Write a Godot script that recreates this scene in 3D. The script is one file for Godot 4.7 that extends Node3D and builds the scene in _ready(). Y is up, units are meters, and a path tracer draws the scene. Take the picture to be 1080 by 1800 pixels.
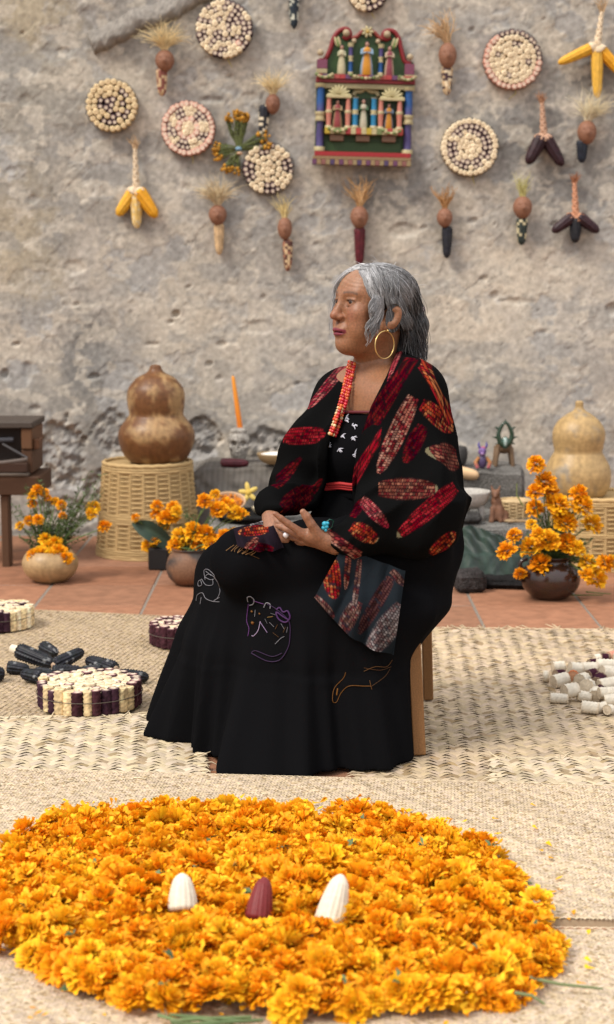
extends Node3D
# A courtyard offering: a seated woman, a plaster wall hung with corn crafts, petate mats and a bed of marigolds.

const FPX := 2900.0      # focal length in photograph pixels (1800 high)
const EYE := 1.27        # lens height
const ZW := -7.9         # the wall's face
const BODYZ := -4.42

var rng := RandomNumberGenerator.new()
var used := {}
var pitch := atan(425.0 / 2900.0)
var M := {}

# ---------------------------------------------------------------- mesh collector
class MB:
	var v := PackedVector3Array()
	var c := PackedColorArray()
	var ix := PackedInt32Array()
	func vert(p: Vector3, col: Color) -> int:
		v.push_back(p)
		c.push_back(col)
		return v.size() - 1
	func tri(a: int, b: int, d: int) -> void:
		ix.push_back(a)
		ix.push_back(b)
		ix.push_back(d)
	func quad(a: int, b: int, d: int, e: int) -> void:
		tri(a, b, d)
		tri(a, d, e)
	func face(pts: Array, col: Color) -> void:
		var s := v.size()
		for p in pts:
			vert(p, col)
		for i in range(1, pts.size() - 1):
			tri(s, s + i, s + i + 1)
	# a box; bevelled edges when bev > 0
	func box(at: Vector3, size: Vector3, col: Color, basis := Basis(), bev := 0.0) -> void:
		var h := size * 0.5
		if bev <= 0.0:
			for ax in 3:
				for s in [-1.0, 1.0]:
					var n := Vector3.ZERO
					n[ax] = s * h[ax]
					var a := Vector3.ZERO
					a[(ax + 1) % 3] = h[(ax + 1) % 3]
					var b := Vector3.ZERO
					b[(ax + 2) % 3] = h[(ax + 2) % 3] * s
					face([at + basis * (n - a - b), at + basis * (n - a + b), at + basis * (n + a + b), at + basis * (n + a - b)], col)
			return
		var q := Vector3(h.x - bev, h.y - bev, h.z - bev)
		for ax in 3:
			var i := (ax + 1) % 3
			var j := (ax + 2) % 3
			for s in [-1.0, 1.0]:
				var pts := []
				for k in [[-1, -1], [-1, 1], [1, 1], [1, -1]]:
					var p := Vector3.ZERO
					p[ax] = s * h[ax]
					p[i] = k[0] * q[i]
					p[j] = k[1] * q[j] * s
					pts.append(at + basis * p)
				face(pts, col)
			for si in [-1.0, 1.0]:
				for sj in [-1.0, 1.0]:
					var pts2 := []
					for k in [[-1, 0], [-1, 1], [1, 1], [1, 0]]:
						var p := Vector3.ZERO
						p[ax] = k[0] * q[ax]
						p[i] = si * (h[i] if k[1] == 0 else q[i])
						p[j] = sj * (q[j] if k[1] == 0 else h[j])
						pts2.append(at + basis * p)
					if si * sj > 0:
						pts2.reverse()
					face(pts2, col)
		for sx in [-1.0, 1.0]:
			for sy in [-1.0, 1.0]:
				for sz in [-1.0, 1.0]:
					var t := [at + basis * Vector3(sx * h.x, sy * q.y, sz * q.z), at + basis * Vector3(sx * q.x, sy * h.y, sz * q.z), at + basis * Vector3(sx * q.x, sy * q.y, sz * h.z)]
					if sx * sy * sz > 0:
						t.reverse()
					face(t, col)
	# a sheet of nu x nv points; f(i, j) gives the point, g(i, j) its colour
	func sheet(nu: int, nv: int, f: Callable, g: Callable, wrap := false) -> void:
		var s := v.size()
		for j in nv:
			for i in nu:
				vert(f.call(i, j), g.call(i, j))
		for j in nv - 1:
			for i in (nu if wrap else nu - 1):
				var i2 := (i + 1) % nu
				quad(s + j * nu + i, s + (j + 1) * nu + i, s + (j + 1) * nu + i2, s + j * nu + i2)
	func tube(pts: Array, rad: Array, sides: int, cols: Array, caps := true) -> void:
		var s := v.size()
		var n := pts.size()
		var up := Vector3.UP
		for k in n:
			var t: Vector3 = (pts[mini(k + 1, n - 1)] - pts[maxi(k - 1, 0)]).normalized()
			if k == 0 and absf(t.dot(up)) > 0.9:
				up = Vector3.RIGHT
			var side := t.cross(up).normalized()
			up = side.cross(t).normalized()
			var r: float = rad[mini(k, rad.size() - 1)]
			var col: Color = cols[mini(k, cols.size() - 1)]
			for i in sides:
				var a := TAU * i / sides
				vert(pts[k] + (side * cos(a) + up * sin(a)) * r, col)
		for k in n - 1:
			for i in sides:
				var i2 := (i + 1) % sides
				quad(s + k * sides + i, s + k * sides + i2, s + (k + 1) * sides + i2, s + (k + 1) * sides + i)
		if caps:
			for e in [0, n - 1]:
				var m := vert(pts[e], cols[mini(e, cols.size() - 1)])
				for i in sides:
					var i2 := (i + 1) % sides
					if e == 0:
						tri(m, s + i2, s + i)
					else:
						tri(m, s + e * sides + i, s + e * sides + i2)
	# profile of Vector2(radius, height), turned about the y axis of the basis
	func lathe(at: Vector3, prof: Array, segs: int, col: Callable, basis := Basis(), warp = null) -> void:
		var s := v.size()
		var n := prof.size()
		for k in n:
			for i in segs:
				var a := TAU * i / segs
				var p := Vector3(cos(a) * prof[k].x, prof[k].y, sin(a) * prof[k].x)
				if warp != null:
					p = warp.call(p, a, k)
				vert(at + basis * p, col.call(p, a, float(k) / (n - 1)))
		for k in n - 1:
			for i in segs:
				var i2 := (i + 1) % segs
				quad(s + k * segs + i, s + k * segs + i2, s + (k + 1) * segs + i2, s + (k + 1) * segs + i)
	func ball(at: Vector3, r: Vector3, col: Color, nu := 12, nv := 8, basis := Basis()) -> void:
		var s := v.size()
		for j in nv + 1:
			for i in nu:
				var a := TAU * i / nu
				var b := PI * j / nv
				vert(at + basis * (Vector3(cos(a) * sin(b), cos(b), sin(a) * sin(b)) * r), col)
		for j in nv:
			for i in nu:
				var i2 := (i + 1) % nu
				quad(s + j * nu + i, s + (j + 1) * nu + i, s + (j + 1) * nu + i2, s + j * nu + i2)
	func add(o: MB, t: Transform3D, tint := Color.WHITE) -> void:
		var s := v.size()
		for i in o.v.size():
			v.push_back(t * o.v[i])
			c.push_back(o.c[i] * tint)
		for k in o.ix:
			ix.push_back(s + k)
	func normals() -> PackedVector3Array:
		var n := PackedVector3Array()
		n.resize(v.size())
		for k in range(0, ix.size(), 3):
			var a := ix[k]
			var b := ix[k + 1]
			var d := ix[k + 2]
			var f := (v[d] - v[a]).cross(v[b] - v[a])
			n[a] += f
			n[b] += f
			n[d] += f
		for i in n.size():
			n[i] = n[i].normalized() if n[i].length_squared() > 1e-30 else Vector3.UP
		return n
	func mesh(mat: Material, uv := PackedVector2Array()) -> ArrayMesh:
		var arr := []
		arr.resize(Mesh.ARRAY_MAX)
		arr[Mesh.ARRAY_VERTEX] = v
		arr[Mesh.ARRAY_NORMAL] = normals()
		arr[Mesh.ARRAY_COLOR] = c
		arr[Mesh.ARRAY_INDEX] = ix
		if uv.size():
			arr[Mesh.ARRAY_TEX_UV] = uv
		var m := ArrayMesh.new()
		m.add_surface_from_arrays(Mesh.PRIMITIVE_TRIANGLES, arr)
		m.surface_set_material(0, mat)
		return m
	# split every triangle in four
	func finer() -> MB:
		var o := MB.new()
		o.v = v.duplicate()
		o.c = c.duplicate()
		var mid := {}
		for k in range(0, ix.size(), 3):
			var t := [ix[k], ix[k + 1], ix[k + 2]]
			var m := [0, 0, 0]
			for e in 3:
				var a: int = mini(t[e], t[(e + 1) % 3])
				var b: int = maxi(t[e], t[(e + 1) % 3])
				var key := a * 4194304 + b
				if not mid.has(key):
					mid[key] = o.vert((v[a] + v[b]) * 0.5, c[a].lerp(c[b], 0.5))
				m[e] = mid[key]
			o.tri(t[0], m[0], m[2])
			o.tri(m[0], t[1], m[1])
			o.tri(m[2], m[1], t[2])
			o.tri(m[0], m[1], m[2])
		return o

# ---------------------------------------------------------------- surface nets on the cells near the surface
func nets(f: Callable, lo: Vector3, hi: Vector3, cell: float, col = null, slack := 1.3) -> MB:
	var B := 4
	var nb := Vector3i(((hi - lo) / (cell * B)).ceil())
	var n := nb * B
	var sx := n.x + 1
	var sy := n.y + 1
	var val := PackedFloat32Array()
	val.resize(sx * sy * (n.z + 1))
	val.fill(1e9)
	var reach := cell * B * 0.5 * sqrt(3.0) * slack + cell
	var live := []
	for bz in nb.z:
		for by in nb.y:
			for bx in nb.x:
				var m := lo + (Vector3(bx, by, bz) + Vector3(0.5, 0.5, 0.5)) * cell * B
				var d: float = f.call(m)
				if absf(d) > reach:
					continue
				live.append(Vector3i(bx, by, bz) * B)
				for z in range(bz * B, bz * B + B + 1):
					for y in range(by * B, by * B + B + 1):
						var row := (z * sy + y) * sx
						for x in range(bx * B, bx * B + B + 1):
							if val[row + x] > 1e8:
								val[row + x] = f.call(lo + Vector3(x, y, z) * cell)
	var o := MB.new()
	var id := {}
	var sxy := sx * sy
	var off := [0, 1, sx, sx + 1, sxy, sxy + 1, sxy + sx, sxy + sx + 1]
	var ed := [[0, 1], [2, 3], [4, 5], [6, 7], [0, 2], [1, 3], [4, 6], [5, 7], [0, 4], [1, 5], [2, 6], [3, 7]]
	for b in live:
		for z in range(b.z, b.z + B):
			for y in range(b.y, b.y + B):
				for x in range(b.x, b.x + B):
					var at := (z * sy + y) * sx + x
					var s0 := val[at] < 0.0
					var same := true
					for k in range(1, 8):
						if (val[at + off[k]] < 0.0) != s0:
							same = false
							break
					if same:
						continue
					var p := Vector3.ZERO
					var cnt := 0
					for e in ed:
						var va := val[at + off[e[0]]]
						var vb := val[at + off[e[1]]]
						if (va < 0.0) != (vb < 0.0):
							var t := va / (va - vb)
							var pa := Vector3(e[0] & 1, (e[0] >> 1) & 1, (e[0] >> 2) & 1)
							var pb := Vector3(e[1] & 1, (e[1] >> 1) & 1, (e[1] >> 2) & 1)
							p += pa.lerp(pb, t)
							cnt += 1
					p = lo + (Vector3(x, y, z) + p / cnt) * cell
					id[at] = o.vert(p, Color.WHITE)
	for at in id:
		var x: int = at % sx
		var y: int = (at / sx) % sy
		var z: int = at / sxy
		var s0 := val[at] < 0.0
		# edges that leave the low corner of the cell
		if y > 0 and z > 0 and (val[at + 1] < 0.0) != s0:
			_net_quad(o, id, at, at - sx, at - sx - sxy, at - sxy, s0)
		if x > 0 and z > 0 and (val[at + sx] < 0.0) != s0:
			_net_quad(o, id, at, at - sxy, at - sxy - 1, at - 1, s0)
		if x > 0 and y > 0 and (val[at + sxy] < 0.0) != s0:
			_net_quad(o, id, at, at - 1, at - 1 - sx, at - sx, s0)
	if col != null:
		for i in o.v.size():
			o.c[i] = col.call(o.v[i])
	return o

func _net_quad(o: MB, id: Dictionary, a: int, b: int, c: int, d: int, flip: bool) -> void:
	if not (id.has(a) and id.has(b) and id.has(c) and id.has(d)):
		return
	if flip:
		o.quad(id[a], id[d], id[c], id[b])
	else:
		o.quad(id[a], id[b], id[c], id[d])

# distances
func s_ell(p: Vector3, c: Vector3, r: Vector3) -> float:
	var q := (p - c) / r
	var k0 := q.length()
	var k1 := (q / r).length()
	return k0 * (k0 - 1.0) / maxf(k1, 1e-6)

func s_cap(p: Vector3, a: Vector3, b: Vector3, ra: float, rb: float) -> float:
	var ab := b - a
	var h := clampf((p - a).dot(ab) / ab.length_squared(), 0.0, 1.0)
	return (p - a - ab * h).length() - lerpf(ra, rb, h)

func smin(a: float, b: float, k: float) -> float:
	var h := maxf(k - absf(a - b), 0.0) / k
	return minf(a, b) - h * h * k * 0.25

func smax(a: float, b: float, k: float) -> float:
	return -smin(-a, -b, k)

# ---------------------------------------------------------------- photograph pixels -> places in the courtyard
func ray(x: float, y: float) -> Vector3:
	return Vector3((x - 540.0) / FPX, (900.0 - y) / FPX, -1.0).rotated(Vector3.RIGHT, -pitch)

func G(x: float, y: float, h := 0.0) -> Vector3:
	var d := ray(x, y)
	return Vector3(0, EYE, 0) + d * ((h - EYE) / d.y)

func P(x: float, y: float, z: float) -> Vector3:
	var d := ray(x, y)
	return Vector3(0, EYE, 0) + d * (z / d.z)

func pix(p: Vector3) -> Vector2:
	var q := (p - Vector3(0, EYE, 0)).rotated(Vector3.RIGHT, pitch)
	return Vector2(540.0 - q.x / q.z * FPX, 900.0 + q.y / q.z * FPX)

# metres that one photograph pixel spans at a place
func mpp(p: Vector3) -> float:
	return -(p - Vector3(0, EYE, 0)).rotated(Vector3.RIGHT, pitch).z / FPX

# ---------------------------------------------------------------- naming
func put(parent: Node, o: Node, called: String) -> void:
	o.name = called
	if parent == self:
		var n: int = used.get(called, 0)
		used[called] = n + 1
		if n:
			o.name = "%s_%03d" % [called, n]
	parent.add_child(o, true)

func tag(o: Node3D, label: String, category: String, group := "") -> void:
	o.set_meta("label", label)
	if category:
		o.set_meta("category", category)
	if group:
		o.set_meta("group", group)

func thing(called: String, label: String, category: String, at := Vector3.ZERO, group := "") -> Node3D:
	var o := Node3D.new()
	o.position = at
	put(self, o, called)
	tag(o, label, category, group)
	return o

func part(parent: Node, called: String, m: Mesh, t := Transform3D()) -> MeshInstance3D:
	var o := MeshInstance3D.new()
	o.mesh = m
	o.transform = t
	put(parent, o, called)
	return o

func solo(called: String, label: String, category: String, m: Mesh, t := Transform3D(), group := "") -> MeshInstance3D:
	var o := part(self, called, m, t)
	tag(o, label, category, group)
	return o

func many(parent: Node, called: String, m: Mesh, xf: Array, cols: Array) -> MultiMeshInstance3D:
	var mm := MultiMesh.new()
	mm.transform_format = MultiMesh.TRANSFORM_3D
	mm.use_colors = true
	mm.mesh = m
	mm.instance_count = xf.size()
	for i in xf.size():
		mm.set_instance_transform(i, xf[i])
		mm.set_instance_color(i, cols[i % cols.size()])
	var o := MultiMeshInstance3D.new()
	o.multimesh = mm
	put(parent, o, called)
	o.set_meta("kind", "stuff")
	return o

# ---------------------------------------------------------------- materials
func noise(freq: float, seed_: int, oct := 4) -> FastNoiseLite:
	var n := FastNoiseLite.new()
	n.noise_type = FastNoiseLite.TYPE_SIMPLEX_SMOOTH
	n.frequency = freq
	n.seed = seed_
	n.fractal_octaves = oct
	return n

func noise_tex(freq: float, seed_: int, size := 256, ramp := Vector2(0.0, 1.0), as_normal := 0.0, oct := 4) -> NoiseTexture2D:
	var t := NoiseTexture2D.new()
	t.width = size
	t.height = size
	t.seamless = true
	t.noise = noise(freq, seed_, oct)
	if as_normal > 0.0:
		t.as_normal_map = true
		t.bump_strength = as_normal
	else:
		var g := Gradient.new()
		g.set_color(0, Color(ramp.x, ramp.x, ramp.x))
		g.set_color(1, Color(ramp.y, ramp.y, ramp.y))
		t.color_ramp = g
	return t

# vertex-coloured material with a fine mottling and relief
func stuff_mat(called: String, rough: float, spec := 0.4, tex: Texture2D = null, scale := 10.0, bump: Texture2D = null, bump_cm := 0.1) -> StandardMaterial3D:
	var m := StandardMaterial3D.new()
	m.resource_name = called
	m.vertex_color_use_as_albedo = true
	m.roughness = rough
	m.metallic_specular = spec
	if tex or bump:
		m.uv1_triplanar = true
		m.uv1_scale = Vector3.ONE * scale
	if tex:
		m.albedo_texture = tex
	if bump:
		m.heightmap_enabled = true
		m.heightmap_texture = bump
		m.heightmap_scale = bump_cm
	M[called] = m
	return m

func make_materials() -> void:
	var mott := noise_tex(0.02, 3, 256, Vector2(0.72, 1.0))
	var grain := noise_tex(0.06, 9, 256, Vector2(0.0, 1.0))
	var speck := noise_tex(0.09, 21, 256, Vector2(0.6, 1.0))
	stuff_mat("plaster", 0.95, 0.2, noise_tex(0.05, 31, 512, Vector2(0.84, 1.0), 0.0, 6), 1.1, noise_tex(0.012, 12, 512, Vector2(0.0, 1.0), 0.0, 7), 0.14)
	stuff_mat("tile", 0.72, 0.35, noise_tex(0.015, 5, 256, Vector2(0.84, 1.0)), 3.0, grain, 0.03)
	stuff_mat("mortar", 0.95, 0.2, speck, 6.0)
	stuff_mat("palm", 0.7, 0.35)
	stuff_mat("clay", 0.6, 0.4, mott, 14.0, grain, 0.05)
	stuff_mat("glazed", 0.16, 0.55)
	stuff_mat("gourd", 0.42, 0.4, mott, 6.0)
	stuff_mat("wood", 0.6, 0.35, speck, 12.0, grain, 0.06)
	stuff_mat("stone", 0.95, 0.2, noise_tex(0.06, 23, 256, Vector2(0.5, 1.0)), 7.0, grain, 0.6)
	stuff_mat("paint", 0.45, 0.45, mott, 25.0)
	stuff_mat("corn", 0.5, 0.4)
	stuff_mat("cob_end", 0.85, 0.25)
	stuff_mat("husk", 0.7, 0.3)
	stuff_mat("skin", 0.46, 0.42, noise_tex(0.03, 77, 256, Vector2(0.74, 1.0), 0.0, 5), 14.0, noise_tex(0.1, 78, 256), 0.018)
	M.skin.subsurf_scatter_enabled = true
	M.skin.subsurf_scatter_strength = 0.12
	stuff_mat("eye", 0.12, 0.5)
	stuff_mat("hair", 0.42, 0.5)
	stuff_mat("cloth", 0.9, 0.1, null, 60.0, grain, 0.05)
	var bk := stuff_mat("black", 0.95, 0.1, null, 60.0, grain, 0.05)
	bk.albedo_color = Color(0.06, 0.06, 0.066)
	stuff_mat("thread", 0.6, 0.4)
	stuff_mat("bead", 0.25, 0.5)
	stuff_mat("pearl", 0.15, 0.6)
	stuff_mat("wax", 0.4, 0.45)
	var gold := stuff_mat("gold", 0.3, 0.5)
	gold.metallic = 0.9
	var pet := stuff_mat("petal", 0.6, 0.3)
	pet.backlight_enabled = true
	pet.backlight = Color(0.5, 0.5, 0.5)
	var leaf := stuff_mat("leaf", 0.5, 0.4)
	leaf.backlight_enabled = true
	leaf.backlight = Color(0.3, 0.3, 0.3)

func grey(v: float) -> Color:
	return Color(v, v, v)

func jit(c: Color, a: float) -> Color:
	var k := 1.0 + rng.randf_range(-a, a)
	return Color(c.r * k, c.g * k, c.b * k)

func R(a: float, b: float) -> float:
	return rng.randf_range(a, b)

# ---------------------------------------------------------------- camera, sky, light
func _ready() -> void:
	var cam := Camera3D.new()
	cam.projection = Camera3D.PROJECTION_FRUSTUM
	cam.near = 0.05
	cam.far = 200.0
	cam.size = 2.0 * 0.05 * 900.0 / FPX
	cam.keep_aspect = Camera3D.KEEP_HEIGHT
	cam.position = Vector3(0, EYE, 0)
	cam.rotation.x = -pitch
	cam.current = true
	put(self, cam, "camera")
	var env := Environment.new()
	env.background_mode = Environment.BG_SKY
	env.tonemap_mode = Environment.TONE_MAPPER_LINEAR
	env.tonemap_exposure = 2.15
	env.sdfgi_enabled = true
	env.ssao_enabled = true
	env.ssil_enabled = true
	var sm := ProceduralSkyMaterial.new()
	sm.sky_top_color = Color(0.97, 0.975, 1.0)
	sm.sky_horizon_color = Color(0.66, 0.655, 0.65)
	sm.sky_curve = 0.35
	sm.ground_bottom_color = Color(0.3, 0.27, 0.24)
	sm.ground_horizon_color = Color(0.4, 0.37, 0.34)
	sm.sun_angle_max = 1.0
	env.sky = Sky.new()
	env.sky.sky_material = sm
	env.background_energy_multiplier = 0.8
	var we := WorldEnvironment.new()
	we.environment = env
	var ca := CameraAttributesPhysical.new()
	ca.frustum_focal_length = 60.0
	ca.frustum_focus_distance = 4.35
	ca.exposure_aperture = 3.9
	we.camera_attributes = ca
	put(self, we, "world_environment")
	var sun := DirectionalLight3D.new()
	sun.light_energy = 0.5
	sun.light_color = Color(1.0, 0.975, 0.94)
	sun.light_angular_distance = 18.0
	sun.shadow_enabled = true
	put(self, sun, "sun")
	sun.look_at_from_position(Vector3(-3.4, 5.0, 2.6), Vector3(0, 0, 0))
	rng.seed = 7
	make_materials()
	build_floor()
	build_wall()
	build_mats()
	build_wall_crafts()
	build_retablo()
	build_altar()
	build_baskets()
	build_pots()
	build_ground_crafts()
	build_flower_bed()
	build_stool()
	build_woman()

# ---------------------------------------------------------------- floor and wall
func build_floor() -> void:
	var g := MB.new()
	g.face([Vector3(-30, -0.0025, -8.0), Vector3(30, -0.0025, -8.0), Vector3(30, -0.0025, 30), Vector3(-30, -0.0025, 30)], Color(0.36, 0.3, 0.245))
	var fl := part(self, "floor", g.mesh(M.mortar))
	fl.set_meta("kind", "structure")
	fl.set_meta("label", "terracotta tiled courtyard floor with pale mortar joints")
	var tw := 0.42
	var td := 0.42
	var x0 := G(247, 1080).x - tw * 8.0
	var kinds := []
	for k in 6:
		var b := MB.new()
		var base: Color = [Color(0.36, 0.165, 0.092), Color(0.325, 0.148, 0.082), Color(0.38, 0.18, 0.1), Color(0.32, 0.155, 0.09), Color(0.35, 0.157, 0.082), Color(0.335, 0.168, 0.1)][k]
		b.box(Vector3(0, -0.01, 0), Vector3(tw - 0.01, 0.02, td - 0.01), base, Basis(), 0.003)
		kinds.append(b.mesh(M.tile))
	for j in 14:
		for i in 17:
			var o := part(fl, "tile", kinds[rng.randi() % 6], Transform3D(Basis(Vector3(R(-1, 1), R(-0.4, 0.4), R(-1, 1)).normalized(), R(-0.002, 0.002)), Vector3(x0 + i * tw + (tw * 0.5), R(-0.0015, 0.0015), -7.9 + 0.02 + (j + 0.5) * td)))
			o.name = "tile" if i + j == 0 else "tile_%03d" % (j * 17 + i)

var n_low: FastNoiseLite
var n_mid: FastNoiseLite
var n_fine: FastNoiseLite
var n_lay: FastNoiseLite
var pits := []
var blotches := []
var rubble := []

# relief of the plaster, metres towards the camera
func wall_h(x: float, y: float) -> float:
	var h := n_low.get_noise_2d(x, y) * 0.02 + n_mid.get_noise_2d(x, y) * 0.0022 + n_fine.get_noise_2d(x, y) * 0.0008
	h -= crack(x, y) * 0.003
	# flaked layers: plateaus with sharp edges
	var l := n_lay.get_noise_2d(x + n_mid.get_noise_2d(x * 2.0, y * 2.0) * 0.05, y)
	h -= smoothstep(0.22, 0.26, l) * 0.0032
	h += smoothstep(0.3, 0.33, n_lay.get_noise_2d(x * 1.7 + 9.0, y * 1.7 - 4.0)) * 0.003
	for p in pits:
		var dx: float = (x - p[0]) / p[2]
		var dy: float = (y - p[1]) / p[3]
		var d := dx * dx + dy * dy
		if d < 1.6:
			h -= p[4] * 0.75 * (1.0 - smoothstep(0.4, 1.5, d + n_mid.get_noise_2d(x * 3.0, y * 3.0) * 0.5))
	for p in rubble:
		var dx: float = (x - p[0]) / p[2]
		var dy: float = (y - p[1]) / p[3]
		var d := sqrt(dx * dx + dy * dy) + n_mid.get_noise_2d(x * 2.0 + p[0] * 9.0, y * 2.0) * 0.35
		if d < 1.3:
			var e := 1.0 - smoothstep(0.82, 1.05, d)
			h += e * (-p[4] * 0.65 + n_mid.get_noise_2d(x * 4.0, y * 4.0) * 0.02 + maxf(0.0, 1.0 - d) * p[4] * 0.5)
	return h

# hairline cracks: 1 on the line
func crack(x: float, y: float) -> float:
	var w := n_mid.get_noise_2d(x * 1.4 + 3.0, y * 1.4) * 0.06
	var a := absf(n_lay.get_noise_2d(x * 0.55 + w + 20.0, y * 0.55 - w + 5.0))
	var m := smoothstep(0.12, 0.3, n_low.get_noise_2d(x * 1.6 - 9.0, y * 1.6))
	return (1.0 - smoothstep(0.004, 0.014, a)) * m

func wall_col(x: float, y: float) -> Color:
	var a := n_low.get_noise_2d(x * 1.3 + 40.0, y * 1.3)
	var b := n_mid.get_noise_2d(x * 0.8 - 11.0, y * 0.8)
	var f := n_fine.get_noise_2d(x + 5.0, y)
	var c := Color(0.43, 0.385, 0.33)
	c = c.lerp(Color(0.265, 0.245, 0.215), clampf(0.35 + a * 1.8 + b * 0.8 - x * 0.26 + maxf(0.0, y - 1.6) * 0.2, 0.0, 1.0) * 0.9)
	c = c.lerp(Color(0.5, 0.435, 0.35), smoothstep(0.05, 0.5, n_lay.get_noise_2d(x * 0.8 + 3.0, y * 0.8 + 7.0) + b * 0.5) * 0.75)
	# exposed grey render where a layer has flaked away
	var l := n_lay.get_noise_2d(x + n_mid.get_noise_2d(x * 2.0, y * 2.0) * 0.05, y)
	c = c.lerp(Color(0.36, 0.345, 0.325), smoothstep(0.21, 0.26, l) * 0.8)
	for p in blotches:
		var dx: float = (x - p[0]) / p[2]
		var dy: float = (y - p[1]) / p[3]
		var d := sqrt(dx * dx + dy * dy)
		if d < 1.5:
			c = c.lerp(p[5], minf(0.9, p[4] * 1.55) * (1.0 - smoothstep(0.25, 1.25, d + b * 0.7 + f * 0.3)))
	for p in rubble:
		var dx: float = (x - p[0]) / p[2]
		var dy: float = (y - p[1]) / p[3]
		if dx * dx + dy * dy < 1.1:
			c = c.lerp(Color(0.27, 0.25, 0.23), 0.6 * (1.0 - smoothstep(0.8, 1.05, sqrt(dx * dx + dy * dy) + b * 0.3)))
	# smeared grey washes and ragged beige remains of limewash
	var wx := x + b * 0.1
	var g1 := n_lay.get_noise_2d(wx * 1.3 - 31.0, y * 1.9 + 12.0)
	c = c.lerp(Color(0.3, 0.285, 0.262), smoothstep(0.08, 0.3, g1) * 0.55)
	var g2 := n_lay.get_noise_2d(wx * 2.6 + 55.0, y * 3.4 - 8.0)
	c = c.lerp(Color(0.53, 0.47, 0.385), smoothstep(0.16, 0.24, g2) * 0.6)
	c = c.lerp(Color(0.23, 0.21, 0.185), crack(x, y) * 0.75)
	c = c.lerp(Color(0.25, 0.23, 0.2), smoothstep(0.36, 0.5, n_fine.get_noise_2d(x * 1.3 - 7.0, y * 1.3)) * 0.5)
	var k := 1.18 + f * 0.26 + n_mid.get_noise_2d(x * 3.1, y * 3.1 + 8.0) * 0.16
	return Color(c.r * k, c.g * k, c.b * k)

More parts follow.
